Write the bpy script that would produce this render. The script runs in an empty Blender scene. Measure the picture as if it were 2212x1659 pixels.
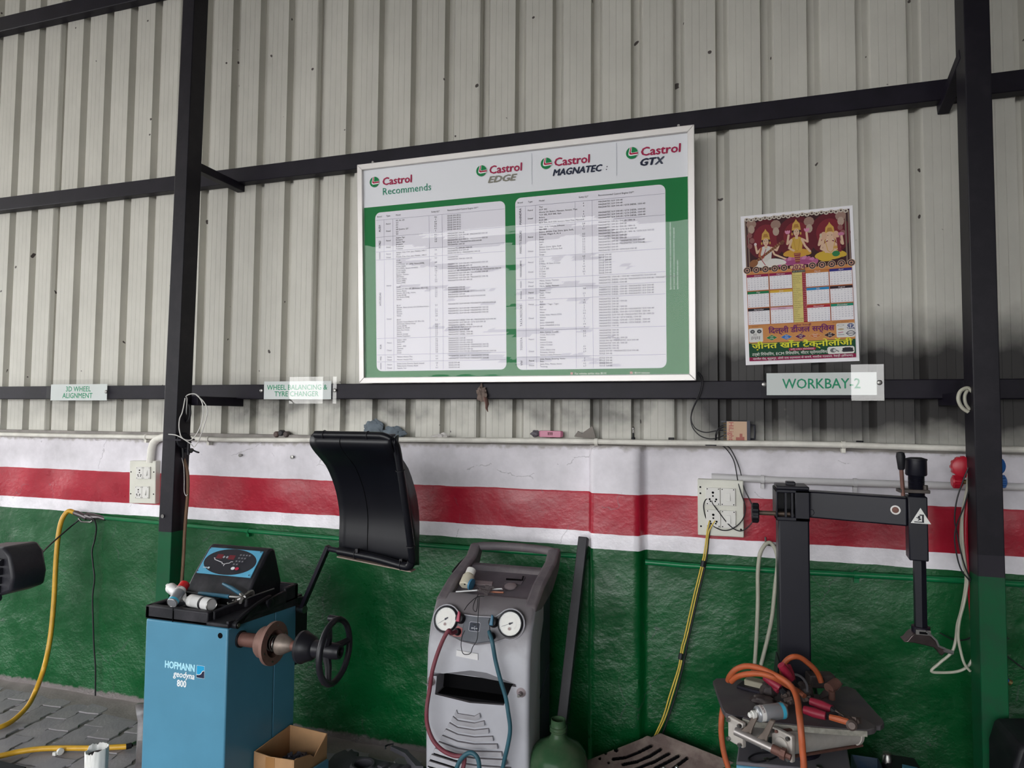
import bpy, bmesh, math, random
from mathutils import Vector, Matrix, noise
random.seed(7)
S = bpy.context.scene
COL = S.collection

# ---------------------------------------------------------------- camera
cam_d = bpy.data.cameras.new('camera'); cam = bpy.data.objects.new('camera', cam_d); COL.objects.link(cam)
YAW, PITCH, ROLL = .3036, .04894, .008176
cam.matrix_world = (Matrix.Translation((0, -3.1625, 1.725)) @ Matrix.Rotation(YAW, 4, 'Z')
                    @ Matrix.Rotation(math.pi/2 + PITCH, 4, 'X') @ Matrix.Rotation(ROLL, 4, 'Z'))
cam_d.sensor_fit = 'HORIZONTAL'; cam_d.sensor_width = 36; cam_d.lens = 36*1428.28/2212
cam_d.clip_start = .05
S.camera = cam

# ---------------------------------------------------------------- sky, exposure
w = bpy.data.worlds.new('sky'); S.world = w; w.use_nodes = True
nt = w.node_tree; bg = nt.nodes['Background']
tc = nt.nodes.new('ShaderNodeTexCoord'); sx = nt.nodes.new('ShaderNodeSeparateXYZ'); rp = nt.nodes.new('ShaderNodeValToRGB')
nt.links.new(tc.outputs['Generated'], sx.inputs[0]); nt.links.new(sx.outputs[2], rp.inputs[0]); nt.links.new(rp.outputs[0], bg.inputs[0])
rp.color_ramp.elements[0].position = 0; rp.color_ramp.elements[0].color = (1, .985, .955, 1)
rp.color_ramp.elements[1].position = .7; rp.color_ramp.elements[1].color = (.80, .9, 1, 1)
bg.inputs[1].default_value = 6.9
S.view_settings.view_transform = 'Standard'; S.view_settings.look = 'None'
S.view_settings.exposure = 0.0; S.view_settings.gamma = 1; S.view_settings.use_curve_mapping = False
S.cycles.max_bounces = 8; S.cycles.diffuse_bounces = 4; S.cycles.transparent_max_bounces = 12
S.cycles.sample_clamp_indirect = 6; S.cycles.caustics_reflective = False; S.cycles.caustics_refractive = False

# ---------------------------------------------------------------- helpers
def hexc(h):
    h = h.lstrip('#'); out = []
    for i in (0, 2, 4):
        c = int(h[i:i+2], 16)/255
        out.append(c/12.92 if c <= .04045 else ((c+.055)/1.055)**2.4)
    return tuple(out) + (1,)
MC = {}
def mat(name, col, rough=.5, metal=0, var=.12, scale=9, bump=0, bscale=80, spec=.5, coat=0, dust=0, dustcol='#8a8078', trans=0, rvar=0, ior=1.45, topdust=0):
    """painted / plastic / metal surface: base colour with mottling, optional dust film and fine relief"""
    if name in MC: return MC[name]
    m = bpy.data.materials.new(name); m.use_nodes = True; t = m.node_tree; b = t.nodes['Principled BSDF']
    c = hexc(col) if isinstance(col, str) else tuple(col)+(1,)
    L = t.links.new; N = t.nodes.new
    b.inputs['Roughness'].default_value = rough; b.inputs['Metallic'].default_value = metal
    b.inputs['Specular IOR Level'].default_value = spec; b.inputs['Coat Weight'].default_value = coat
    b.inputs['Transmission Weight'].default_value = trans; b.inputs['IOR'].default_value = ior
    co = N('ShaderNodeTexCoord')
    if var:
        n = N('ShaderNodeTexNoise'); n.inputs['Scale'].default_value = scale; n.inputs['Detail'].default_value = 6
        L(co.outputs['Object'], n.inputs['Vector'])
        r = N('ShaderNodeMapRange'); r.inputs[1].default_value = .25; r.inputs[2].default_value = .75
        r.inputs[3].default_value = 1-var; r.inputs[4].default_value = 1+var
        L(n.outputs[0], r.inputs[0])
        mx = N('ShaderNodeMix'); mx.data_type = 'RGBA'; mx.blend_type = 'MULTIPLY'; mx.inputs[0].default_value = 1
        mx.inputs[6].default_value = c
        L(r.outputs[0], mx.inputs[7]); src = mx.outputs[2]
        if rvar:
            r2 = N('ShaderNodeMapRange'); r2.inputs[1].default_value = .3; r2.inputs[2].default_value = .7
            r2.inputs[3].default_value = rough-rvar; r2.inputs[4].default_value = rough+rvar
            L(n.outputs[0], r2.inputs[0]); L(r2.outputs[0], b.inputs['Roughness'])
        if dust:
            n2 = N('ShaderNodeTexNoise'); n2.inputs['Scale'].default_value = scale*.6; n2.inputs['Detail'].default_value = 8; n2.inputs['Roughness'].default_value = .65
            L(co.outputs['Object'], n2.inputs['Vector'])
            r3 = N('ShaderNodeMapRange'); r3.inputs[1].default_value = .42; r3.inputs[2].default_value = .68; r3.inputs[3].default_value = 0; r3.inputs[4].default_value = dust
            L(n2.outputs[0], r3.inputs[0])
            m2 = N('ShaderNodeMix'); m2.data_type = 'RGBA'; L(r3.outputs[0], m2.inputs[0]); L(src, m2.inputs[6]); m2.inputs[7].default_value = hexc(dustcol)
            src = m2.outputs[2]
        if topdust:
            ge = N('ShaderNodeNewGeometry'); sn = N('ShaderNodeSeparateXYZ'); L(ge.outputs['Normal'], sn.inputs[0])
            ad = N('ShaderNodeMath'); ad.operation = 'MULTIPLY_ADD'; L(n.outputs[0], ad.inputs[0]); ad.inputs[1].default_value = .9; ad.inputs[2].default_value = -.45
            a2 = N('ShaderNodeMath'); L(ad.outputs[0], a2.inputs[0]); L(sn.outputs[2], a2.inputs[1])
            r4 = N('ShaderNodeMapRange'); r4.inputs[1].default_value = .22; r4.inputs[2].default_value = .62; r4.inputs[4].default_value = topdust; L(a2.outputs[0], r4.inputs[0])
            m3 = N('ShaderNodeMix'); m3.data_type = 'RGBA'; L(r4.outputs[0], m3.inputs[0]); L(src, m3.inputs[6]); m3.inputs[7].default_value = hexc('#5c5557'); src = m3.outputs[2]
        L(src, b.inputs['Base Color'])
    else:
        b.inputs['Base Color'].default_value = c
    if bump:
        n3 = N('ShaderNodeTexNoise'); n3.inputs['Scale'].default_value = bscale; n3.inputs['Detail'].default_value = 4
        L(co.outputs['Object'], n3.inputs['Vector'])
        bp = N('ShaderNodeBump'); bp.inputs['Strength'].default_value = bump; bp.inputs['Distance'].default_value = .003
        L(n3.outputs[0], bp.inputs['Height']); L(bp.outputs[0], b.inputs['Normal'])
    MC[name] = m
    return m
def flat(col):            # plain print ink
    return mat('ink_'+col.strip('#'), col, .6, var=0, spec=.3)
def clear(name, tint=(1, 1, 1), ior=1.45, rough=.02, bump=0, bscale=5, haze=0.):
    """thin clear sheet: what lies behind shows through, the surface mirrors by Fresnel"""
    if name in MC: return MC[name]
    m = bpy.data.materials.new(name); m.use_nodes = True; t = m.node_tree; t.nodes.remove(t.nodes['Principled BSDF'])
    N = t.nodes.new; L = t.links.new; out = t.nodes['Material Output']
    tr = N('ShaderNodeBsdfTransparent'); tr.inputs[0].default_value = tuple(tint)+(1,)
    gl = N('ShaderNodeBsdfGlossy'); gl.inputs['Roughness'].default_value = rough
    fr = N('ShaderNodeLayerWeight'); fr.inputs[0].default_value = .5
    pw = N('ShaderNodeMath'); pw.operation = 'POWER'; L(fr.outputs[1], pw.inputs[0]); pw.inputs[1].default_value = 5
    ma = N('ShaderNodeMath'); ma.operation = 'MULTIPLY_ADD'; f0 = ((ior-1)/(ior+1))**2; ma.inputs[1].default_value = 1-f0; ma.inputs[2].default_value = f0; L(pw.outputs[0], ma.inputs[0])
    mx = N('ShaderNodeMixShader'); L(ma.outputs[0], mx.inputs[0]); L(tr.outputs[0], mx.inputs[1]); L(gl.outputs[0], mx.inputs[2])
    if bump:
        co = N('ShaderNodeTexCoord'); n = N('ShaderNodeTexNoise'); n.inputs['Scale'].default_value = bscale; n.inputs['Detail'].default_value = 3
        n.inputs['Distortion'].default_value = .6
        mp = N('ShaderNodeMapping'); mp.inputs['Scale'].default_value = (.6, 1, 2.2)
        L(co.outputs['Object'], mp.inputs[0]); L(mp.outputs[0], n.inputs['Vector'])
        bp = N('ShaderNodeBump'); bp.inputs['Strength'].default_value = bump; bp.inputs['Distance'].default_value = .02
        L(n.outputs[0], bp.inputs['Height']); L(bp.outputs[0], gl.inputs['Normal']); L(bp.outputs[0], fr.inputs['Normal'])
    L(mx.outputs[0], out.inputs[0]); MC[name] = m
    return m

def V(*a): return Vector(a[0]) if len(a) == 1 else Vector(a)
def axes(d):
    d = V(d).normalized(); a = Vector((0, 0, 1)) if abs(d.z) < .95 else Vector((1, 0, 0))
    x = a.cross(d).normalized(); return x, d.cross(x), d
class MB:
    """collects shapes in world coordinates into one bmesh"""
    def __init__(s): s.b = bmesh.new(); s.mi = 0
    def face(s, vs):
        try:
            f = s.b.faces.new(vs); f.material_index = s.mi; return f
        except ValueError: return None
    def box(s, lo, hi, M=None):
        c = [(x, y, z) for x in (lo[0], hi[0]) for y in (lo[1], hi[1]) for z in (lo[2], hi[2])]
        v = [s.b.verts.new(M @ Vector(p) if M else p) for p in c]
        for q in ((0, 1, 3, 2), (4, 6, 7, 5), (0, 4, 5, 1), (2, 3, 7, 6), (0, 2, 6, 4), (1, 5, 7, 3)): s.face([v[i] for i in q])
        return s
    def cbox(s, c, size, rz=0, rx=0, ry=0):
        M = Matrix.Translation(V(c)) @ Matrix.Rotation(rz, 4, 'Z') @ Matrix.Rotation(ry, 4, 'Y') @ Matrix.Rotation(rx, 4, 'X')
        h = [q/2 for q in size]
        return s.box([-q for q in h], h, M)
    def beam(s, a, b, wd, ht, up=(0, 0, 1)):
        a, b = V(a), V(b); d = (b-a); l = d.length; d = d/l; u = V(up); x = d.cross(u).normalized(); u = x.cross(d)
        M = Matrix((( x.x, d.x, u.x, a.x), (x.y, d.y, u.y, a.y), (x.z, d.z, u.z, a.z), (0, 0, 0, 1)))
        return s.box((-wd/2, 0, -ht/2), (wd/2, l, ht/2), M)
    def rings(s, rs, closed=False, cap=True):
        vr = [[s.b.verts.new(p) for p in r] for r in rs]; n = len(vr[0])
        for i in range(len(vr) - (0 if closed else 1)):
            A, B = vr[i], vr[(i+1) % len(vr)]
            for k in range(n): s.face([A[k], A[(k+1) % n], B[(k+1) % n], B[k]])
        if cap and not closed: s.face(vr[0][::-1]); s.face(vr[-1])
        return s
    def lathe(s, a, d, prof, n=24, cap=True):
        """profile [(distance along d, radius)] turned about the axis from a along d"""
        a = V(a); x, y, z = axes(d); rs = []
        for t, r in prof:
            r = max(r, 1e-4)
            rs.append([a + z*t + x*(r*math.cos(2*math.pi*k/n)) + y*(r*math.sin(2*math.pi*k/n)) for k in range(n)])
        return s.rings(rs, cap=cap)
    def cyl(s, a, b, r, r2=None, n=20):
        l = (V(b)-V(a)).length
        return s.lathe(a, V(b)-V(a), [(0, r), (l, r if r2 is None else r2)], n)
    def tube(s, pts, r, n=8, closed=False, smooth=0, flatz=1.0):
        P = [V(p) for p in pts]
        if smooth: P = spline(P, smooth, closed)
        rs = []; x = None
        for i, p in enumerate(P):
            if closed: d = P[(i+1) % len(P)] - P[i-1]
            else: d = P[min(i+1, len(P)-1)] - P[max(i-1, 0)]
            d.normalize()
            if x is None: x, y, _ = axes(d)
            else:
                x = (x - d*x.dot(d)).normalized(); y = d.cross(x)
            rr = r[i*(len(r)-1)//max(1, len(P)-1)] if isinstance(r, (list, tuple)) else r
            rs.append([p + x*(rr*math.cos(2*math.pi*k/n)) + y*(rr*flatz*math.sin(2*math.pi*k/n)) for k in range(n)])
        return s.rings(rs, closed)
    def prism(s, poly, ext):
        """polygon (3D points) pushed along ext"""
        e = V(ext); return s.rings([[V(p) for p in poly], [V(p)+e for p in poly]])
    def poly(s, pts): s.face([s.b.verts.new(p) for p in pts]); return s
    def sphere(s, c, r, n=14, sc=(1, 1, 1)):
        c = V(c); rs = []
        for i in range(1, n//2):
            t = math.pi*i/(n//2); rs.append([c + Vector((r*sc[0]*math.sin(t)*math.cos(2*math.pi*k/n), r*sc[1]*math.sin(t)*math.sin(2*math.pi*k/n), r*sc[2]*math.cos(t))) for k in range(n)])
        return s.rings(rs)
    def grid(s, fn, nu, nv, closed_u=False):
        v = [[s.b.verts.new(fn(i/nu, j/nv)) for j in range(nv+1)] for i in range(nu + (0 if closed_u else 1))]
        for i in range(nu):
            for j in range(nv):
                s.face([v[i][j], v[(i+1) % len(v)][j], v[(i+1) % len(v)][j+1], v[i][j+1]])
        return s
def spline(P, k, closed=False):
    out = []; n = len(P)
    for i in range(n if closed else n-1):
        p0 = P[i-1] if (i or closed) else P[0]; p1 = P[i]; p2 = P[(i+1) % n]; p3 = P[(i+2) % n] if (closed or i+2 < n) else P[-1]
        for j in range(k):
            t = j/k
            out.append(.5*((2*p1) + (p2-p0)*t + (2*p0-5*p1+4*p2-p3)*t*t + (3*p1-p0-3*p2+p3)*t**3))
    if not closed: out.append(P[-1])
    return out
def place(o, parent):
    if parent is not None:
        o.parent = parent; o.matrix_parent_inverse = Matrix.Translation(-Vector(list(parent['at_'])))
def finish(name, me, mats, parent=None, base=True, sharp=40, bevel=0, origin=None):
    """one mesh object; its origin is put at its own foot"""
    vs = me.vertices
    if origin is None and len(vs):
        xs = [v.co for v in vs]
        lo = [min(p[i] for p in xs) for i in range(3)]; hi = [max(p[i] for p in xs) for i in range(3)]
        origin = ((lo[0]+hi[0])/2, (lo[1]+hi[1])/2, lo[2])
    origin = Vector(origin or (0, 0, 0))
    me.transform(Matrix.Translation(-origin))
    o = bpy.data.objects.new(name, me); COL.objects.link(o); o.location = origin; o['at_'] = tuple(origin)
    for m in (mats if isinstance(mats, (list, tuple)) else [mats]): me.materials.append(m)
    place(o, parent)
    if bevel:
        b = o.modifiers.new('bevel', 'BEVEL'); b.width = bevel; b.segments = 2; b.limit_method = 'ANGLE'; b.angle_limit = math.radians(35); b.use_clamp_overlap = True
    return o
def obj(name, mb, mats, parent=None, bevel=0, sharp=38, fix=True, origin=None):
    if fix: bmesh.ops.recalc_face_normals(mb.b, faces=mb.b.faces)
    me = bpy.data.meshes.new(name); mb.b.to_mesh(me); mb.b.free()
    if sharp is not None:
        me.shade_smooth(); me.set_sharp_from_angle(angle=math.radians(sharp))
    return finish(name, me, mats, parent, bevel=bevel, origin=origin)
def tag(o, label, cat, group=None, kind=None):
    if label: o['label'] = label
    if cat: o['category'] = cat
    if group: o['group'] = group
    if kind: o['kind'] = kind
    return o
def thing(name, loc, label, cat, group=None, kind=None):
    o = bpy.data.objects.new(name, None); COL.objects.link(o); o.location = loc; o['at_'] = tuple(loc); o.empty_display_size = .05
    return tag(o, label, cat, group, kind)
def single(name, mb, mats, label, cat, group=None, kind=None, **k):
    return tag(obj(name, mb, mats, None, **k), label, cat, group, kind)

class Frame:
    """flat print surface: origin, right, up; z is towards the viewer"""
    def __init__(s, o, u=(1, 0, 0), v=(0, 0, 1)):
        s.o = V(o); s.u = V(u).normalized(); v = V(v); s.v = (v - s.u*v.dot(s.u)).normalized(); s.n = s.u.cross(s.v)
    def p(s, a, b, h=0): return s.o + s.u*a + s.v*b + s.n*h
    def m(s, a=0, b=0, h=0):
        q = s.p(a, b, h)
        return Matrix(((s.u.x, s.v.x, s.n.x, q.x), (s.u.y, s.v.y, s.n.y, q.y), (s.u.z, s.v.z, s.n.z, q.z), (0, 0, 0, 1)))
class Print:
    """flat coloured shapes laid one over another on a Frame -> one mesh with one ink per colour"""
    def __init__(s, fr, h0=.0004, dh=.00012): s.f = fr; s.b = MB(); s.inks = []; s.h = h0; s.dh = dh
    def ink(s, c):
        if c not in s.inks: s.inks.append(c)
        s.b.mi = s.inks.index(c); s.h += s.dh
    def poly(s, pts, c):
        s.ink(c); s.b.poly([s.f.p(a, b, s.h) for a, b in pts]); return s
    def rect(s, x0, y0, x1, y1, c): return s.poly([(x0, y0), (x1, y0), (x1, y1), (x0, y1)], c)
    def rrect(s, x0, y0, x1, y1, r, c):
        p = []
        for cx, cy, a0 in ((x1-r, y1-r, 0), (x0+r, y1-r, 90), (x0+r, y0+r, 180), (x1-r, y0+r, 270)):
            p += [(cx+r*math.cos(math.radians(a0+15*k)), cy+r*math.sin(math.radians(a0+15*k))) for k in range(7)]
        return s.poly(p, c)
    def ell(s, x, y, rx, ry, c, n=24, rot=0):
        cr, sr = math.cos(rot), math.sin(rot)
        return s.poly([(x+rx*math.cos(2*math.pi*k/n)*cr-ry*math.sin(2*math.pi*k/n)*sr, y+rx*math.cos(2*math.pi*k/n)*sr+ry*math.sin(2*math.pi*k/n)*cr) for k in range(n)], c)
    def line(s, pts, wd, c):
        s.ink(c)
        for (x0, y0), (x1, y1) in zip(pts, pts[1:]):
            s.h += min(8e-6, s.dh*.5); d = math.hypot(x1-x0, y1-y0) or 1; nx, ny = -(y1-y0)/d*wd/2, (x1-x0)/d*wd/2
            s.b.poly([s.f.p(a, b, s.h) for a, b in ((x0+nx, y0+ny), (x1+nx, y1+ny), (x1-nx, y1-ny), (x0-nx, y0-ny))])
        return s
    def done(s, name, parent, **k): return obj(name, s.b, [flat(c) for c in s.inks], parent, sharp=None, fix=False, **k)
TXT = []
def text(s, fr, a, b, size, col, parent, name='lettering', bold=0, shear=0, al='LEFT', wd=1, ls=1, rot=0, h=.0012, sp=1, label=None, width=None):
    """queue a line of lettering at (a, b) on a Frame; width stretches it to that many metres"""
    TXT.append(locals().copy())
def flush_text():
    made = []
    import re
    for q in TXT:
        q['s'] = re.sub('((?:[\u0915-\u092f\u0931-\u0939]\u093c?\u094d)*[\u0915-\u0939]\u093c?)\u093f', '\u093f\\1', q['s'])   # the short i sign is written before its consonant
        cu = bpy.data.curves.new(q['name'], 'FONT'); cu.body = q['s']; cu.size = q['size']; cu.shear = q['shear']; cu.align_x = q['al']
        cu.space_line = q['ls']; cu.space_character = q['sp']; cu.resolution_u = 2; q['s'] and None
        o = bpy.data.objects.new(q['name'], cu); COL.objects.link(o); made.append(o)
    dg = bpy.context.evaluated_depsgraph_get()
    for o, q in zip(made, TXT):
        me = bpy.data.meshes.new_from_object(o.evaluated_get(dg)); cu = o.data; bpy.data.objects.remove(o); bpy.data.curves.remove(cu)
        if not me.vertices: continue
        me.materials.clear()
        sx_ = q['wd']
        if q['width']:
            xs = [v.co.x for v in me.vertices]; sx_ = q['width']/(max(xs)-min(xs))
        if q['bold'] >= .01:
            e = q['bold']*q['size']*.8; bb = bmesh.new()
            for k_, (dx, dy) in enumerate(((-e, 0), (e, 0), (0, -e*.7), (0, e*.7), (0, 0))):
                m2 = me.copy(); m2.transform(Matrix.Translation((dx, dy, k_*4e-5))); bb.from_mesh(m2); bpy.data.meshes.remove(m2)
            bb.to_mesh(me); bb.free()
        me.transform(q['fr'].m(q['a'], q['b'], q['h']) @ Matrix.Rotation(q['rot'], 4, 'Z') @ Matrix.Diagonal((sx_, 1, 1, 1)))
        ob = finish(q['name'], me, flat(q['col']), q['parent'])
        if q['label']: ob['label'] = q['label']

# ---------------------------------------------------------------- shared materials
M_BLACKSTEEL = mat('black_steel_paint', '#110d1a', .5, var=.25, scale=14, dust=.25, dustcol='#2b2632', bump=.12, bscale=40, spec=.3)
M_BLACKPLASTIC = mat('black_plastic', '#0f1016', .5, var=.15, scale=20, dust=.2, dustcol='#38343a', bump=.15, bscale=300, spec=.35)
M_RUBBER = mat('black_rubber', '#15151a', .55, var=.15)
M_STEEL = mat('bare_steel', '#8c8a88', .35, 1, var=.2, scale=30)
M_RUST = mat('rusty_steel', '#6a4a42', .6, .35, var=.25, scale=25, bump=.25, bscale=200)
M_WHITEPLASTIC = mat('white_plastic', '#d6d4d0', .4, var=.05, scale=12)
M_BLUE = mat('blue_machine_paint', '#4a839e', .42, var=.07, scale=6, dust=.12, dustcol='#3d6f86', bump=.05, bscale=150)

# ---------------------------------------------------------------- structure: masonry wall
def wall_material():
    m = bpy.data.materials.new('painted_plaster'); m.use_nodes = True; t = m.node_tree; b = t.nodes['Principled BSDF']; N = t.nodes.new; L = t.links.new
    g = N('ShaderNodeNewGeometry'); s = N('ShaderNodeSeparateXYZ'); L(g.outputs['Position'], s.inputs[0])
    n = N('ShaderNodeTexNoise'); n.inputs['Scale'].default_value = 7; n.inputs['Detail'].default_value = 5; L(g.outputs['Position'], n.inputs['Vector'])
    def math_(op, a, bv=None, c=None):
        q = N('ShaderNodeMath'); q.operation = op
        for i, v in enumerate((a, bv, c)):
            if v is None: continue
            if hasattr(v, 'links'): L(v, q.inputs[i])
            else: q.inputs[i].default_value = v
        return q.outputs[0]
    wob = math_('MULTIPLY_ADD', n.outputs[0], .012, -.006)
    z = math_('ADD', s.outputs[2], wob)
    n5 = N('ShaderNodeTexNoise'); n5.inputs['Scale'].default_value = 30; n5.inputs['Detail'].default_value = 4; L(g.outputs['Position'], n5.inputs['Vector'])
    zf = math_('ADD', z, math_('MULTIPLY_ADD', n5.outputs[0], .05, -.025))
    r = N('ShaderNodeValToRGB'); r.color_ramp.interpolation = 'CONSTANT'; L(math_('DIVIDE', z, 2.0), r.inputs[0])
    e = r.color_ramp.elements
    e[0].position = 0; e[0].color = hexc('#004f24'); e[1].position = 1.103/2; e[1].color = hexc('#ebe7ee')
    for p_, c_ in ((1.178/2, '#a3122c'), (1.360/2, '#d9d5dc')):
        q = e.new(p_); q.color = hexc(c_)
    n2 = N('ShaderNodeTexNoise'); n2.inputs['Scale'].default_value = 2.6; n2.inputs['Detail'].default_value = 7; n2.inputs['Roughness'].default_value = .62; L(g.outputs['Position'], n2.inputs['Vector'])
    mr = N('ShaderNodeMapRange'); mr.inputs[1].default_value = .3; mr.inputs[2].default_value = .7; mr.inputs[3].default_value = .68; mr.inputs[4].default_value = 1.2; L(n2.outputs[0], mr.inputs[0])
    mx = N('ShaderNodeMix'); mx.data_type = 'RGBA'; mx.blend_type = 'MULTIPLY'; mx.inputs[0].default_value = 1; L(r.outputs[0], mx.inputs[6]); L(mr.outputs[0], mx.inputs[7])
    # bare cement where the paint stops short of the floor and along the ledge
    dirt = N('ShaderNodeMapRange'); dirt.inputs[1].default_value = .05; dirt.inputs[2].default_value = .035; L(zf, dirt.inputs[0])
    m2 = N('ShaderNodeMix'); m2.data_type = 'RGBA'; L(dirt.outputs[0], m2.inputs[0]); L(mx.outputs[2], m2.inputs[6]); m2.inputs[7].default_value = hexc('#77706f')
    top = N('ShaderNodeMapRange'); top.inputs[1].default_value = 1.550; top.inputs[2].default_value = 1.568; top.inputs[4].default_value = .8; L(math_('SUBTRACT', zf, math_('MULTIPLY', math_('MINIMUM', math_('MAXIMUM', math_('ADD', s.outputs[0], 2.4), 0), 2.9), .009)), top.inputs[0])
    m3 = N('ShaderNodeMix'); m3.data_type = 'RGBA'; L(top.outputs[0], m3.inputs[0]); L(m2.outputs[2], m3.inputs[6]); m3.inputs[7].default_value = hexc('#9a948f')
    # hairline cracks and flakes
    v = N('ShaderNodeTexVoronoi'); v.feature = 'DISTANCE_TO_EDGE'; v.inputs['Scale'].default_value = 2.2
    wp = N('ShaderNodeMix'); wp.data_type = 'RGBA'; wp.inputs[0].default_value = .12; L(g.outputs['Position'], wp.inputs[6]); L(n.outputs[1], wp.inputs[7]); L(wp.outputs[2], v.inputs['Vector'])
    cr = N('ShaderNodeMapRange'); cr.inputs[1].default_value = .0; cr.inputs[2].default_value = .006; cr.inputs[3].default_value = .45; cr.inputs[4].default_value = 0; L(v.outputs[0], cr.inputs[0])
    crm = math_('MULTIPLY', cr.outputs[0], math_('GREATER_THAN', n2.outputs[0], .54))
    m4 = N('ShaderNodeMix'); m4.data_type = 'RGBA'; L(crm, m4.inputs[0]); L(m3.outputs[2], m4.inputs[6]); m4.inputs[7].default_value = hexc('#565058')
    L(m4.outputs[2], b.inputs['Base Color'])
    glossy = math_('LESS_THAN', z, 1.360)      # oil paint below, distemper above
    rough = N('ShaderNodeMapRange'); rough.inputs[3].default_value = .6; rough.inputs[4].default_value = .29; L(glossy, rough.inputs[0])
    L(math_('ADD', rough.outputs[0], math_('MULTIPLY_ADD', n2.outputs[0], .22, -.11)), b.inputs['Roughness'])
    b.inputs['Specular IOR Level'].default_value = .5
    n3 = N('ShaderNodeTexNoise'); n3.inputs['Scale'].default_value = 42; n3.inputs['Detail'].default_value = 9; n3.inputs['Roughness'].default_value = .62
    mp = N('ShaderNodeMapping'); mp.inputs['Scale'].default_value = (.9, 1, 1.1); mp.inputs['Rotation'].default_value = (0, .5, 0); L(g.outputs['Position'], mp.inputs[0]); L(mp.outputs[0], n3.inputs['Vector'])
    bp = N('ShaderNodeBump'); bp.inputs['Distance'].default_value = .010
    st = N('ShaderNodeMapRange'); st.inputs[1].default_value = 1.36; st.inputs[2].default_value = .2; st.inputs[3].default_value = .2; st.inputs[4].default_value = .75; L(z, st.inputs[0]); L(st.outputs[0], bp.inputs['Strength'])
    n6 = N('ShaderNodeTexNoise'); n6.inputs['Scale'].default_value = 11; n6.inputs['Detail'].default_value = 4; L(mp.outputs[0], n6.inputs['Vector'])
    pa = N('ShaderNodeMapRange'); pa.inputs[1].default_value = .42; pa.inputs[2].default_value = .62; pa.inputs[3].default_value = .22; pa.inputs[4].default_value = 1.0; L(n2.outputs[0], pa.inputs[0])
    sharp = math_('POWER', n3.outputs[0], 1.6)
    hgt = math_('ADD', math_('MULTIPLY', sharp, pa.outputs[0]), math_('MULTIPLY', n6.outputs[0], 1.1))
    L(hgt, bp.inputs['Height']); L(bp.outputs[0], b.inputs['Normal'])
    return m
M_WALL = wall_material()
PX0, PX1, PD = -.588, -.345, .055       # pilaster
def wall_y(x, z):
    """front face of the plaster: hand-trowelled, bulging, with the pilaster standing proud"""
    n = noise.noise((x*1.6, z*1.9, 3.1))*.010 + noise.noise((x*4.3, z*5.1, 9))*.006 + noise.noise((x*11, z*14, 5))*.0035*(1.6-min(z, 1.5))
    k = max(0, min(1, (x-PX0+.012)/.024))*max(0, min(1, (PX1+.012-x)/.024))
    return n - PD*k
ZT = 1.590
mb = MB(); xs = []; x = -6.2
while x < 3.2: xs.append(x); x += .011 if (abs(x-PX0) < .03 or abs(x-PX1) < .03) else .028
zs = [-.06+.026*i for i in range(62)] + [ZT-.012, ZT]
def wpt(x, z):
    e = 0
    if z >= ZT-.012: e = .006 if z < ZT else .02
    return (x, wall_y(x, z)+e, z + (noise.noise((x*5, 0, 1))*.006 if z >= ZT-.012 else 0))
gv = [[mb.b.verts.new(wpt(x, z)) for z in zs] for x in xs]
back = [(mb.b.verts.new((x, .25, ZT)), mb.b.verts.new((x, .25, -.06))) for x in xs]
for i in range(len(xs)-1):
    for j in range(len(zs)-1): mb.face([gv[i][j], gv[i+1][j], gv[i+1][j+1], gv[i][j+1]])
    mb.face([gv[i][-1], gv[i+1][-1], back[i+1][0], back[i][0]]); mb.face([back[i][0], back[i+1][0], back[i+1][1], back[i][1]])
tag(obj('wall_back', mb, M_WALL, sharp=60, origin=(0, 0, 0)), 'plastered masonry wall painted white, red and glossy green in bands', 'wall', kind='structure')

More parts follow.
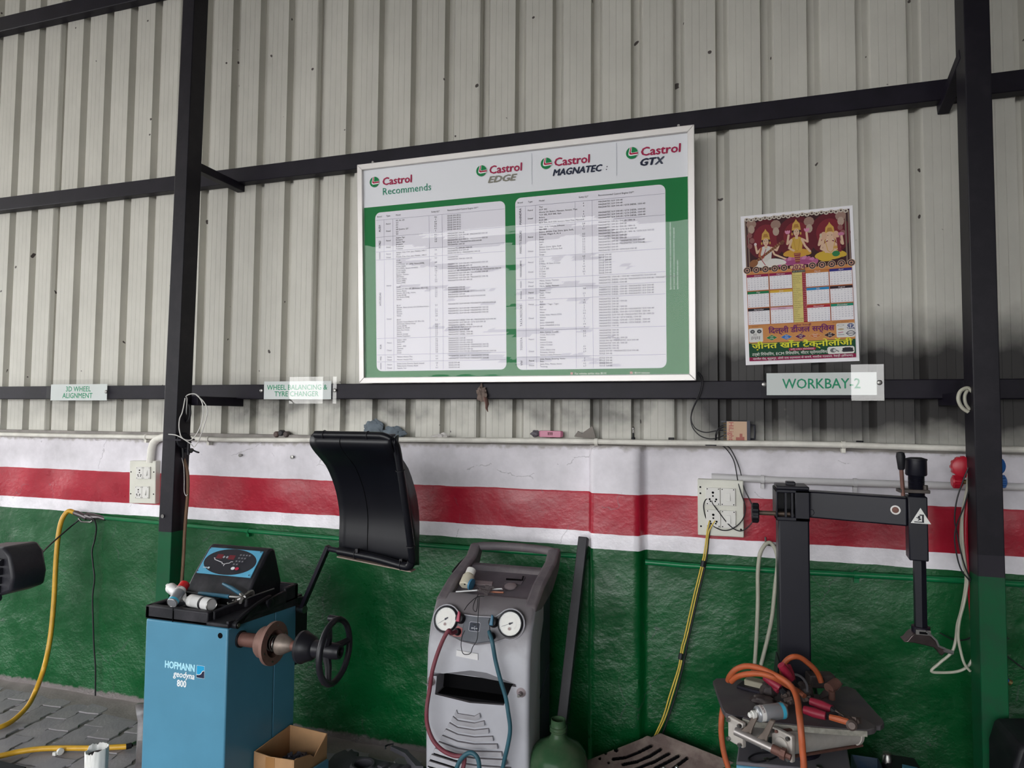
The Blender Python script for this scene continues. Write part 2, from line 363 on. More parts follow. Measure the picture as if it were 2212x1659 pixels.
# ---------------------------------------------------------------- structure: ribbed steel cladding
def sheet_material():
    m = bpy.data.materials.new('cladding_paint'); m.use_nodes = True; t = m.node_tree; b = t.nodes['Principled BSDF']; N = t.nodes.new; L = t.links.new
    g = N('ShaderNodeNewGeometry'); s = N('ShaderNodeSeparateXYZ'); L(g.outputs['Position'], s.inputs[0])
    n = N('ShaderNodeTexNoise'); n.inputs['Scale'].default_value = 3.2; n.inputs['Detail'].default_value = 8; n.inputs['Roughness'].default_value = .65
    mp = N('ShaderNodeMapping'); mp.inputs['Scale'].default_value = (1.6, 1, .8); L(g.outputs['Position'], mp.inputs[0]); L(mp.outputs[0], n.inputs['Vector'])
    mr = N('ShaderNodeMapRange'); mr.inputs[1].default_value = .3; mr.inputs[2].default_value = .7; mr.inputs[3].default_value = .9; mr.inputs[4].default_value = 1.05; L(n.outputs[0], mr.inputs[0])
    mx = N('ShaderNodeMix'); mx.data_type = 'RGBA'; mx.blend_type = 'MULTIPLY'; mx.inputs[0].default_value = 1; mx.inputs[6].default_value = hexc('#c8c6be'); L(mr.outputs[0], mx.inputs[7])
    def M2(op, a, bv, c=None):
        q = N('ShaderNodeMath'); q.operation = op; q.use_clamp = op == 'MULTIPLY'
        for i, v in enumerate((a, bv, c)):
            if v is None: continue
            if hasattr(v, 'links'): L(v, q.inputs[i])
            else: q.inputs[i].default_value = v
        return q.outputs[0]
    def ramp(src, a, b_, lo=0, hi=1):
        q = N('ShaderNodeMapRange'); q.inputs[1].default_value = a; q.inputs[2].default_value = b_; q.inputs[3].default_value = lo; q.inputs[4].default_value = hi; L(src, q.inputs[0]); return q.outputs[0]
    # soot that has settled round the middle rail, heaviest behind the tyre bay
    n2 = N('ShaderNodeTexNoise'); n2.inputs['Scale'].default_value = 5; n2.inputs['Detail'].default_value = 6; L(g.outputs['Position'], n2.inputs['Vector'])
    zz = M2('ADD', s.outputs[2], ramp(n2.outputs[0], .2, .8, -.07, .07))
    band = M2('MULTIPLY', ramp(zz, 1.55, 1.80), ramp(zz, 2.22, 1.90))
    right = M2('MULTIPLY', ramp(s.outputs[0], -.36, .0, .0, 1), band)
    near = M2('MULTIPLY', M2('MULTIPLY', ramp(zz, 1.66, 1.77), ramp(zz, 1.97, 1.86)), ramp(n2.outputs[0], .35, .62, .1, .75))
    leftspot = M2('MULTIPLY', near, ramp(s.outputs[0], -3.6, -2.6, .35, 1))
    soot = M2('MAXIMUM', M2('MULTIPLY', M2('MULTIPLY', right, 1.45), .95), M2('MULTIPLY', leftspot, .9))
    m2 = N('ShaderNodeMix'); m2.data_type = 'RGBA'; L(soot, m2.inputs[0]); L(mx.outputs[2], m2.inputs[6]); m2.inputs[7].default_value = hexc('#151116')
    # splashes of beam paint and grime specks
    v = N('ShaderNodeTexNoise'); v.inputs['Scale'].default_value = 16; v.inputs['Detail'].default_value = 1; L(g.outputs['Position'], v.inputs['Vector'])
    sp = ramp(v.outputs[0], .765, .775)
    m3 = N('ShaderNodeMix'); m3.data_type = 'RGBA'; L(sp, m3.inputs[0]); L(m2.outputs[2], m3.inputs[6]); m3.inputs[7].default_value = hexc('#4a4442')
    L(m3.outputs[2], b.inputs['Base Color']); b.inputs['Roughness'].default_value = .5; b.inputs['Specular IOR Level'].default_value = .35
    return m
M_SHEET = sheet_material()
YC = .055                                 # face of the pans
wc = thing('wall_cladding', (0, YC, 1.5), 'cream ribbed steel sheet cladding above the masonry wall', 'cladding', kind='structure')
def sheet(x0, n, z0, z1, dy):
    pts = []
    for k in range(n):
        b = x0 + .2*k
        pts += [(b-.006, 0), (b+.001, .046), (b+.032, .046), (b+.056, 0)]
        for g in (.088, .122, .156): pts += [(b+g-.0012, 0), (b+g, .0013), (b+g+.0012, 0)]
        if k % 5 == 4: pts += [(b+.190, 0), (b+.1905, .0018), (b+.197, .0018), (b+.204, .024)]
    m = MB()
    lo = [m.b.verts.new((p[0], YC+p[1]+dy, z0)) for p in pts]; hi = [m.b.verts.new((p[0], YC+p[1]+dy, z1)) for p in pts]
    for i in range(len(pts)-1): m.face([lo[i], lo[i+1], hi[i+1], hi[i]])
    return m
for i, k in enumerate(range(-31, 14, 5)):
    o = obj('cladding_sheet', sheet(.2*k, 5, 1.5, 5.3, .0015*(i % 2)), M_SHEET, wc, sharp=None, fix=False)
    so = o.modifiers.new('gauge', 'SOLIDIFY'); so.thickness = .0012; so.offset = 1

ZL = 1.611
m = MB(); m.box((-6.2, .014, 1.585), (2.49, YC+.02, ZL)); tag(obj('trim_1', m, mat('ledge_flashing', '#8f8a86', .7, var=.3, scale=10, dust=.4, dustcol='#6a6462'), bevel=.003, origin=(0, 0, 1.5)), 'grey cement ledge along the top of the masonry wall', 'ledge', kind='structure')
# ---------------------------------------------------------------- structure: steel frame
YB = YC - .035
def rail(name, zlo, zhi, d, x0=-6.2, x1=2.8, label=''):
    m = MB(); m.box((x0, YC-d, zlo), (x1, YC-.0005, zhi))
    return single(name, m, M_BLACKSTEEL, label, 'beam', kind='structure', bevel=.004)
ZU0, ZU1 = 3.0813, 3.1704
rail('steel_beam', ZU0, ZU1, .06, label='black steel rail crossing the cladding behind the top of the oil chart')
ZM0, ZM1 = 1.8123, 1.8947
rail('steel_beam', ZM0, ZM1, .06, label='black steel rail under the oil chart carrying the small signs')
ZH0, ZH1 = 4.3358, 4.4385
rail('steel_beam', ZH0, ZH1, .06, label='black steel rail highest on the cladding in the top corner')
M_POST = None
def post_material(name, zb, patch=None):
    m = bpy.data.materials.new(name); m.use_nodes = True; t = m.node_tree; b = t.nodes['Principled BSDF']; N = t.nodes.new; L = t.links.new
    g = N('ShaderNodeNewGeometry'); s = N('ShaderNodeSeparateXYZ'); L(g.outputs['Position'], s.inputs[0])
    n = N('ShaderNodeTexNoise'); n.inputs['Scale'].default_value = 12; n.inputs['Detail'].default_value = 7; n.inputs['Roughness'].default_value = .65; L(g.outputs['Position'], n.inputs['Vector'])
    r = N('ShaderNodeValToRGB'); r.color_ramp.interpolation = 'CONSTANT'
    d = N('ShaderNodeMath'); d.operation = 'DIVIDE'; L(s.outputs[2], d.inputs[0]); d.inputs[1].default_value = 5; L(d.outputs[0], r.inputs[0])
    e = r.color_ramp.elements; e[0].position = 0; e[0].color = hexc('#07502f'); e[1].position = zb/5; e[1].color = hexc('#0e0b16')
    if patch:
        e[1].color = hexc('#232029'); q = e.new(patch/5); q.color = hexc('#0e0b16')
    mr = N('ShaderNodeMapRange'); mr.inputs[1].default_value = .45; mr.inputs[2].default_value = .75; mr.inputs[3].default_value = 0; mr.inputs[4].default_value = .4; L(n.outputs[0], mr.inputs[0])
    mx = N('ShaderNodeMix'); mx.data_type = 'RGBA'; L(mr.outputs[0], mx.inputs[0]); L(r.outputs[0], mx.inputs[6]); mx.inputs[7].default_value = hexc('#2c282f')
    L(mx.outputs[2], b.inputs['Base Color']); b.inputs['Roughness'].default_value = .45; b.inputs['Specular IOR Level'].default_value = .3
    return m
def post(poly_top, poly_bot, mt, label):
    m = MB(); m.rings([poly_bot, poly_top])
    r = thing('steel_column', (sum(p[0] for p in poly_bot)/4, sum(p[1] for p in poly_bot)/4, 0), label, 'column', kind='structure')
    obj('shaft', m, mt, r, bevel=.003); return r
def leaning(x0, x1, y0, y1, xt0, xt1):   # foot x range, head x range
    b = [(x0, y0, 0), (x1, y0, 0), (x1, y1, 0), (x0, y1, 0)]; t = [(xt0, y0, 5.2), (xt1, y0, 5.2), (xt1, y1, 5.2), (xt0, y1, 5.2)]
    return t, b
# left column: front face traced at two heights and run on in a straight line
YL = -.40
xa, za = -2.7402, 3.9497; xb, zb = -2.7860, 1.0202; sl = (xa-xb)/(za-zb)
xc = -2.6628
L0, L1 = xb - sl*zb, xb + sl*(5.2-zb); LW = xc-xa
tp, bt = leaning(L0, L0+LW+.012, YL, YL+.10, L1, L1+LW-.004)
colL = post(tp, bt, post_material('column_paint_a', 1.1074), 'black steel column with a green foot behind the wheel balancer')
m = MB(); e = (-2.6964,0,3.0549)
m.beam((e[0]-.012, YL+.098, e[2]+.012), (e[0]-.012, YC, e[2]+.012), .05, .045); obj('bracket_arm', m, M_BLACKSTEEL, colL, bevel=.003)
m = MB(); e = (-2.6623,0,1.7852)
m.beam((e[0]-.012, YL+.098, e[2]+.01), (e[0]-.012, YC, e[2]+.01), .05, .05); obj('bracket_arm', m, M_BLACKSTEEL, colL, bevel=.003)
m = MB(); q = (-2.7087,-0.402,1.5893); m.box((q[0]-.06, YL-.004, q[2]-.005), (q[0]+.055, YL+.09, q[2]+.004)); obj('weld_bead', m, M_BLACKSTEEL, colL)
m = MB(); q = (-2.7552,-0.402,1.1936); m.cyl((q[0], YL-.006, q[2]), (q[0], YL+.005, q[2]), .010, n=12); obj('bolt', m, M_STEEL, colL)
YR = -.30
xa, za = 0.9052, 3.3347; xb, zb = 0.9043, 0.4970; sl = (xa-xb)/(za-zb)
R0, R1 = xb - sl*zb, xb + sl*(5.2-zb); RW = 0.9759-0.9049 + .015
tp, bt = leaning(R0, R0+RW, YR, YR+.10, R1, R1+RW)
colR = post(tp, bt, post_material('column_paint_b', 1.1420, 1.2193), 'black steel column with a green foot behind the gauge manifold')
m = MB(); e = (0.9205,0,3.0408)
m.beam((R0+sl*3+.02, YR+.05, e[2]+.11), (e[0]+.01, YC, e[2]+.02), .045, .045); obj('bracket_arm', m, M_BLACKSTEEL, colR, bevel=.003)
m = MB(); e = (0.9318,0,1.8118)
e = (0.9189,-0.06,1.8082); m.beam((e[0]+.01, YR+.098, e[2]), (e[0]+.01, YC, e[2]), .085, .05); obj('bracket_arm', m, M_BLACKSTEEL, colR, bevel=.003)

# ---------------------------------------------------------------- structure: floor, roof, added light and reflection blockers
M_GROUND = mat('dusty_concrete', '#6f6a68', .85, var=.2, scale=3, bump=.4, bscale=30, dust=.4, dustcol='#5a5656')
m = MB(); m.box((-22, -30, -.2), (14, .1, -.009)); fl = tag(obj('floor', m, M_GROUND, origin=(0, 0, 0)), 'grey interlocking paver floor with dust along the wall', 'floor', kind='structure')
M_PAVER = mat('paver', '#8a868b', .75, var=.2, scale=7, bump=.5, bscale=60, dust=.35, dustcol='#97908c')
def paver_mesh(seed):
    rnd = random.Random(seed); L_, W_ = .1015, .0705
    zig = [(-W_, -L_), (-W_*.1, -L_-.004), (W_, -L_), (W_+.007, -L_*.45), (W_-.006, -L_*.25), (W_-.006, L_*.4), (W_+.007, L_*.6), (W_, L_), (0, L_-.004), (-W_, L_), (-W_+.007, L_*.6), (-W_-.006, L_*.4), (-W_-.006, -L_*.25), (-W_+.007, -L_*.45)]
    m = MB(); lo = [(x, y, -.03) for x, y in zig]; c = .004
    m.rings([lo, [(x, y, -.004) for x, y in zig], [(x*(1-c/W_), y*(1-c/L_), 0) for x, y in zig]])
    bmesh.ops.recalc_face_normals(m.b, faces=m.b.faces)
    me = bpy.data.meshes.new('paver'); m.b.to_mesh(me); m.b.free(); me.materials.append(M_PAVER); return me
pm = [paver_mesh(i) for i in range(3)]; cnt = 0
for i in range(26):
    for j in range(-1, 9):
        x, y = -4.75 + .143*i + .028*j, -.17 - .206*j - (.103 if i % 2 else 0)
        if y > -.06 or y < -1.75 or x > -1.45 or (x > -2.25 and y < -.5): continue
        o = bpy.data.objects.new('paver', random.choice(pm)); COL.objects.link(o); o.parent = fl
        o.location = (x, y, -.002 + random.uniform(-.003, .003)); o.rotation_euler = (random.uniform(-.012, .012), random.uniform(-.012, .012), .09+random.uniform(-.02, .02))
        cnt += 1
# heaped dust and cement fillet at the foot of the wall
m = MB()
def fil(u, v):
    x = -6+9*u; w_ = .16+.07*noise.noise((x*1.7, 0, 0)); y = -w_*v + .015
    h = .014+.012*noise.noise((x*3, 2, 0)); k = (1-v)
    return (x, y+wall_y(x, .02)*(1-v), h*k*k + .006*noise.noise((x*9, y*9, 0))*k - .004*v)
m.grid(fil, 300, 6)
tag(obj('baseboard_back', m, mat('cement_dust', '#7d7673', .9, var=.2, scale=8, bump=.5, bscale=70), fix=False, origin=(0, 0, 0)), 'rough strip of cement and dust along the foot of the wall', 'fillet', kind='structure')
M_ROOF = mat('roof_sheet', '#8d8b84', .6, var=.1)
m = MB()
for k in range(-14*4, 8*4):
    x = k*.25
    m.rings([[(x, .3, 5.25), (x+.03, .3, 5.28), (x+.22, .3, 5.28), (x+.25, .3, 5.25)], [(x, -7.6, 3.95), (x+.03, -7.6, 3.98), (x+.22, -7.6, 3.98), (x+.25, -7.6, 3.95)]], cap=False)
tag(obj('ceiling', m, M_ROOF, fix=False, origin=(0, 0, 5)), 'sloping ribbed roof over the work bay', 'roof', kind='structure')
for xa, xb in ((-8.01, -7.73), (-6.91, -6.79)):  # unseen columns, placed and sized for the dark bars mirrored in the balancing sign
    m2 = MB(); m2.box((xa, -7.5, 0), (xb, -7.36, 4.1)); r_ = thing('steel_column', ((xa+xb)/2, -7.43, 0), 'unseen black steel column at the open front, set for the sign reflections', 'column', kind='structure'); obj('shaft', m2, M_BLACKSTEEL, r_)
m2 = MB(); m2.box((.46, -5.3, -.05), (1.43, -5.15, 4.45)); tag(obj('front_light_block', m2, mat('light_block_grey', '#55554f', .7), origin=(.9, -5.2, 0)), 'unseen grey slab added behind the camera to block light from the right', 'wall', kind='structure')  # added out of view: blocks front-right light, its edge shapes the bay sign reflection
m2 = MB(); m2.box((-19, -12, -.05), (-12.25, -7.4, 5)); tag(obj('reflection_block', m2, mat('reflection_block_paint', '#4a4c44', .8), origin=(-15, -9, 0)), 'unseen dark block added beyond the bay for a sign reflection', 'wall', kind='structure')  # added block, gives the alignment sign something dark to mirror
m = MB(); m.box((2.5, -7.5, -.05), (2.65, .3, 5.2)); tag(obj('side_light_block', m, mat('side_light_block_paint', '#4a4a48', .7), origin=(2.5, 0, 0)), 'unseen dark wall added to keep the right side of the bay dim', 'wall', kind='structure')  # added out of view so faces turned to the right stay darker

# ================================================================ framed oil chart
TO = (-1.828, -.03, 1.8953); TV = (0, -.056, .9984)
TF = Frame(TO, (1, 0, 0), TV); TW, TH = 1.7295, 1.162
chart = thing('oil_chart_board', TO, 'large white-framed green oil recommendation chart leaning on the middle rail', 'chart')
M_FRAME = mat('frame_aluminium', '#dedad8', .35, .25, var=.04)
fw = .030
def rail4(name, W_, H_, w0, h0, h1, m_, par, F, label=None):
    for q in ([(0, 0), (W_, 0), (W_-w0, w0), (w0, w0)], [(W_, 0), (W_, H_), (W_-w0, H_-w0), (W_-w0, w0)], [(W_, H_), (0, H_), (w0, H_-w0), (W_-w0, H_-w0)], [(0, H_), (0, 0), (w0, w0), (w0, H_-w0)]):
        m = MB(); m.rings([[F.p(a, b, h0) for a, b in q], [F.p(a, b, h1) for a, b in q]])
        obj(name, m, m_, par, bevel=.0025)
rail4('frame_rail', TW, TH, fw, -.004, .022, M_FRAME, chart, TF)
m = MB(); m.rings([[TF.p(a, b, -.004) for a, b in ((.02, .02), (TW-.02, .02), (TW-.02, TH-.02), (.02, TH-.02))], [TF.p(a, b, .004) for a, b in ((.02, .02), (TW-.02, .02), (TW-.02, TH-.02), (.02, TH-.02))]])
obj('backing_panel', m, M_FRAME, chart)
P = Print(TF, .0045)
P.rect(.022, .022, TW-.022, TH-.022, '#eef0f6'); P.rect(.031, .031, TW-.031, .934, '#00763a')
for x0, y0, x1, y1 in ((.097, .063, .820, .902), (.873, .060, 1.598, .909)): P.rrect(x0, y0, x1, y1, .03, '#efedf7')
LN = '#a9a6b8'
LB = [0.8616, 0.7713, 0.6938, 0.6512, 0.2361, 0.1492, 0.1123, .068]
RB = [0.8649, 0.7672, 0.6117, 0.5054, 0.4573, 0.4023, 0.2532, 0.1224, .065]
LX = [.097, 0.1483, 0.2001, 0.4080, 0.4805, .820]
RX = [.873, 0.9245, 0.9760, 1.1738, 1.2562, 1.598]
for X_, B_, tp in ((LX, LB, .902), (RX, RB, .909)):
    for y in B_[:-1]: P.line([(X_[0]+.003, y), (X_[5]-.003, y)], .0016, LN)
    for x in X_[1:5]: P.line([(x, B_[0]), (x, B_[-1])], .0013, LN)
for x, y0, y1 in ((0.9601, 0.9680, 1.1211), (1.3747, 0.9692, 1.1239)): P.line([(x, y0), (x, y1)], .002, '#b9bcc6')
P.rect(1.1450, .034, 1.1450+.012, .045, '#c08a86'); P.rect(1.4294, .034, 1.4294+.012, .045, '#c08a86')
def emblem(P, x, y, r):
    P.ell(x, y, r, r, '#0a8048', 28)
    def s(pts, c): P.poly([(x+a*r, y+b*r) for a, b in pts], c)
    s([(-.32, .98), (.02, 1.0), (-.10, .12), (.1, .02), (1.02, .12), (1.02, -.42), (-.2, -.5), (-.55, -.36), (-.58, -.02)], '#f2f2f4')
    s([(-.20, .95), (-.06, .95), (-.20, .10), (-.05, -.02), (1.02, .02), (1.02, -.24), (-.15, -.30), (-.42, -.2), (-.42, .05)], '#b01c42')
RED = '#a81c4c'
for cx, cy, r, tx, ty, tw in (((0.0955,1.0648), .0265, (0.1411,1.0445), .150), ((0.6975,1.0618), .026, (0.7376,1.0438), .154), ((1.033,1.0634), .026, (1.0711,1.0466), .160), ((1.4467,1.0677), .026, (1.4861,1.0504), .166)) if False else ():
    pass
for c_, r, t_, tw in (((0.0955,1.0648), .0275, (0.1411,1.0433), .168), ((0.6975,1.0618), .0275, (0.7376,1.0426), .168), ((1.033,1.0634), .0275, (1.0711,1.0459), .172), ((1.4467,1.0677), .0275, (1.4861,1.0499), .178)):
    emblem(P, c_[0], c_[1], r)
    text('Castrol', TF, t_[0], t_[1], .056, RED, chart, 'logo_lettering', bold=.035, width=tw, shear=.05, h=.0072)
P.done('printed_sheet', chart)
q = (0.1405,0.992); text('Recommends', TF, q[0], q[1], .052, '#1b8a6a', chart, 'heading_lettering', width=.277, h=.0072)
q = (0.729,0.9983); text('EDGE', TF, q[0], q[1], .044, '#8a877c', chart, 'logo_lettering', bold=.055, shear=.3, width=.150, h=.0072)
q = (1.0633,0.9995); text('MAGNATEC', TF, q[0], q[1], .044, '#1d2740', chart, 'logo_lettering', bold=.06, shear=.25, width=.240, h=.0072)
q = (1.3222,1.002); text(':', TF, q[0], q[1], .036, '#1d2740', chart, 'logo_lettering', bold=.03, shear=.25, h=.0072)
q = (1.4797,1.0042); text('GT', TF, q[0], q[1], .046, '#141c38', chart, 'logo_lettering', bold=.07, shear=.25, width=.072, h=.0072)
text('X', TF, q[0]+.073, q[1], .046, '#3f4558', chart, 'logo_lettering', bold=.07, shear=.25, width=.042, h=.0072)
INK = '#35323f'; TS = .0108
def col(lines, x, y1, y0, al='LEFT', size=TS, bold=.004):
    """a column of chart entries spread evenly between two heights"""
    n = len(lines); pitch = (y1-y0)/n
    text('\n'.join(lines), TF, x, y1-pitch*.5-size*.36, size, INK, chart, 'chart_lettering', al=al, ls=pitch/size, bold=bold, h=.0068)
def heads(X_, y):
    for s_, x, al in (('Brand', (X_[0]+X_[1])/2, 'CENTER'), ('Type', (X_[1]+X_[2])/2, 'CENTER'), ('Model', X_[2]+.018, 'LEFT'), ('Sump (L)*', (X_[3]+X_[4])/2, 'CENTER'), ('Recommended Castrol Engine Oil**', X_[4]+.03, 'LEFT')):
        text(s_, TF, x, y, .0115, INK, chart, 'chart_lettering', al=al, h=.0068)
heads(LX, (LB[0]+.902)/2-.006); heads(RX, (RB[0]+.909)/2-.006)
E5, M5, M40 = 'EDGE 5W-30 LL', 'MAGNATEC 5W-30', 'MAGNATEC SUV 5W-40'
M02 = 'MAGNATEC 5W-30 / 0W-20'; MM = 'MAGNATEC SUV 5W-40 / MAGNATEC 5W-30'; MG = 'MAGNATEC SUV 5W-40 / GTX SUV 5W-30'; MD = 'MAGNATEC SUV 5W-40 / GTX DIESEL 15W-40'; D15 = 'MAGNATEC DIESEL 15W-40'; DD = 'MAGNATEC DIESEL 15W-40 / GTX DIESEL 15W-40'; DM = 'MAGNATEC DIESEL 15W-40 / MAGNATEC SUV 5W-40'; E40 = 'EDGE 5W-40'
LEFT = [('AUDI', 'A4, A6, Q5|Q3|A4|A6|A8 Quattro, Q7|Q3|Q5', '4.6|4|6.9|3.8|8.2|4.3|5', '|'.join([E5]*7), (('Petrol', .24), ('Diesel', .7))),
 ('FORD', 'Aspire, Figo|Ecosport|Aspire, Figo|Ecosport|Endeavour|Freestyle', '4.1|4.1|3.8|3.8||', '|'.join([M5, MM, M5, MM, 'EDGE 5W-40 / MAGNATEC SUV 5W-40', M5]), (('Petrol', .25), ('Diesel', .75))),
 ('HONDA', 'Amaze, City, Civic, Jazz, Mobilio, WR-V|CR-V|Amaze, City, Civic, Jazz, Mobilio, WR-V', '3.6||4.2', '|'.join([M02, M40, 'EDGE 5W-30 LL / MAGNATEC 5W-30']), (('Petrol', .3), ('Diesel', .82))),
 ('HYUNDAI', 'BS-VI|Alcazar|Aura (GDI), i20 (GDI), Venue (GDI),|Verna (GDI)|Aura (MPI), Grand i10 NIOS|Creta (GDI)|Creta (MPI)|Elantra / Tucson|i20 (New)|Santro (New)|Venue (MPI)|Verna (MPI)||BS-IV|Grand i10, Elite i20, i20 Active, i20 (1.2L),|Verna, Xcent|Accent, i20 (1.4L), Verna|Creta (2018)|i10, Santro (Old)|Sonata|||BS-VI|Alcazar, Aura, Creta, i10, i20, New Verna|Venue|Elantra|Tucson|Verna||BS-IV|Accent, Creta, Elantra, i20, Elite i20,|i20 Active, Verna, Venue|Creta (2018)|Grand i10, Xcent|New Gen Verna|Verna|Elantra, Sonata|Sonata Transform', '4.3||3.6||3.6|4.3|3.8|4|4.1|3|3.3|3.0|||3.6|3.3|3.6|3.2|4.1||||5.3||5.3|5.9|7.6|4.8||5.3||5.3|4.8|5.3|5.3|5.9|6.7', '|'.join(['MAGNATEC', M02, '', MM, M02, MM, 'EDGE 5W-40 / MAGNATEC SUV 5W-40 / MAGNATEC 5W-30', MM, M02, MM, M02, '', '', M5, M5, MG, M5, MG, '', '', MM+' / 0W-20', '', MM, MM, MM, '', '', DM, MG, D15, 'EDGE 5W-40 / MAGNATEC SUV 5W-40', M40, D15, D15]), (('Petrol', .33), ('Diesel', .76))),
 ('KIA', 'Seltos - GDI|Seltos MPI|Sonet|Sonet - GDI|Carnival|Seltos|Sonet', '4.2|3.8|3.6|3.8|6.5|4.8|4.8', '|'.join([M5, M02, M02, MM, MM, M02, MM+' / 0W-20']), (('Petrol', .25), ('Diesel', .75))),
 ('MG', 'Hector, Hector Plus|Hector, Hector Plus', '4.3|4.9', MM+'|'+MM, (('Petrol', .28), ('Diesel', .76))),
 ('SKODA', 'Fabia, Laura, Octavia, Rapid, Superb|Fabia, Laura, Octavia, Rapid|Superb, Yeti', '3.8|4|4.3', '|'.join([E40]*3), (('Petrol', .3), ('Diesel', .78)))]
RIGHT = [('MAHINDRA', 'Thar|XUV 300|Alturas G4, Bolero, Marazzo, Scorpio, Thar,|TUV 300, XUV 500, Xylo|Bolero|KUV 100|XUV 300, XUV 500, Scorpio, New Thar, Marazzo', '6|4||6|5|3.5|6', '|'.join([M40, M40, MD, '', MD, MD, MD]), (('Petrol', .2), ('Diesel', .65))),
 ('MARUTI SUZUKI', 'Alto - K10, Celerio, S-Presso|Alto 800|Baleno, Brezza, Ciaz, Dzire, Ignis, Swift,|S-Cross, Wagon R, XL 6|Eeco|Ertiga|Estilo|Sx4|Baleno, Dzire, Ignis, Swift|Brezza, Ciaz, S-Cross, Sx4|Celerio|Ertiga', '2.8|7|3.1||4.2|3.1|2.9|4.3|3.1|3.2|3.4|3.2', '|'.join([M02+' / 0W-16', M02, M02+' / 0W-16', 'MAGNATEC 5W-30 / GTX SUV 5W-30', M02+' / 0W-16 / GTX SUV 5W-30', M02, M02, 'MAGNATEC 5W-30 / '+M40, 'MAGNATEC 5W-30 / '+M40, M5, 'MAGNATEC 5W-30 / GTX SUV 5W-30']), (('Petrol', .35), ('Diesel', .82))),
 ('MERCEDES-BENZ', 'CLS|E 250|E Class, R Class, S Class|C Class|CLS, E 250|E Class|R Class|S Class', '6.5|7|8|6|6.5|8|8.5|9', '|'.join([E40]*8), (('Petrol', .2), ('Diesel', .68))),
 ('NISSAN', 'Micra, Sunny, Terrano|Kicks, Magnite|Micra, Sunny, Terrano', '||', '|'.join(['MAGNATEC 10W-40 / 15W-40 / '+M40, DM+' / MAGNATEC 5W-30', D15]), (('Petrol', .28), ('Diesel', .76))),
 ('RENAULT', 'Duster|Kiger, Triber|Kwid|Duster', '4.8||2.5|5', '|'.join([DM]*4), (('Petrol', .3), ('Diesel', .85))),
 ('TATA MOTORS', 'Bolt|Nexon / Tiago / Tigor|Bolt|Harrier|Hexa|Indica Vista, Manza (TDI)|Nexon|Safari|Sumo GRANDE|Sumo GRANDE (2.2L)|Zest', '4|3.5|5|5|7.5|4.5|5|7.5|5|4.4|4', '|'.join([M5, M02, M5, M02, DM, DD, M40+' / MAGNATEC 5W-30 / 0W-20', 'MAGNATEC 5W-30 / GTX DIESEL 15W-40', DD, DD, M5]), (('Petrol', .12), ('Diesel', .6))),
 ('TOYOTA', 'Altis, Camry, Corolla|Cross, Etios, Liva|Innova|Glanza|Innova Crysta|Urban Cruiser|Altis|Cross, Etios, Liva|Fortuner, Innova|Innova Crysta, Fortuner', '4.2|2.9|5.9||||4.1|3.9|6.9|', '|'.join([M5, M5, M5, M02, 'EDGE 5W-40 / '+M40, M02, M5, M5, 'EDGE 5W-40 / '+M40, E40]), (('Petrol', .32), ('Diesel', .8))),
 ('VW', 'Jetta, Passat, Touareg, Vento|Polo|Jetta, Polo, Passat, Vento|Touareg', '4|3|4.5|6.7', '|'.join([E40]*4), (('Petrol', .28), ('Diesel', .75)))]
for X_, B_, T_ in ((LX, LB, LEFT), (RX, RB, RIGHT)):
    for i, (brand, mo, su, oi, ty) in enumerate(T_):
        y1, y0 = B_[i]-.004, B_[i+1]+.004; cm = (y1+y0)/2
        bs = min(.0155, (y1-y0)*1.15/max(3, len(brand))*1.25)
        text(brand, TF, (X_[0]+X_[1])/2+bs*.36, cm, bs, '#3c3a4c', chart, 'chart_lettering', al='CENTER', rot=math.pi/2, bold=.012, h=.0068)
        for s_, k in ty: text(s_, TF, (X_[1]+X_[2])/2, y1-(y1-y0)*k-.004, TS, INK, chart, 'chart_lettering', al='CENTER', h=.0068)
        col(mo.split('|'), X_[2]+.018, y1, y0); col(su.split('|'), (X_[3]+X_[4])/2, y1, y0, 'CENTER'); col(oi.split('|'), X_[4]+.03, y1, y0)
text('Specifications of the relevant car models available in public domain\nand Castrol shall in no circumstances be liable for any special,\nspecifications and sump sizes.', TF, 1.622, .42, .0115, '#cfe6d8', chart, 'chart_lettering', rot=math.pi/2, ls=1.35, h=.0068)
q = (1.1654,0.0442); text('For vehicles earlier than BS-VI', TF, q[0], .0345, .0125, '#eef2ea', chart, 'chart_lettering', h=.0068)
text('For BS-VI vehicles', TF, 1.43, .0345, .0125, '#eef2ea', chart, 'chart_lettering', h=.0068)
# loose clear film over the print, rucked into folds across its lower half
def film(u, v):
    a, b = .028+u*(TW-.056), .028+v*(TH-.056)
    k = max(0., min(1., (.72-v)/.35)); g = 4*u*(1-u)*4*v*(1-v)
    h = .0105 + .0035*k*math.sin(b*46+5*noise.noise((a*2.2, b*1.5, 1))+a*2) + .004*noise.noise((a*3.5, b*6, 4))*(k+.25) + .0022*noise.noise((a*14, b*18, 2))*(k*.7+.1)
    return TF.p(a, b, max(.0085, .0085+(h-.0085)*.42*min(1, g*1.5)))
m = MB(); m.grid(film, 110, 80)
obj('clear_film', m, clear('clear_film', ior=1.42, rough=.0), chart, sharp=None, fix=False)
for a in (.09, TW-.07):
    m = MB(); m.cyl(TF.p(a, TH+.006, .004), TF.p(a, TH+.006, .016), .006, n=10); obj('screw', m, M_STEEL, chart)

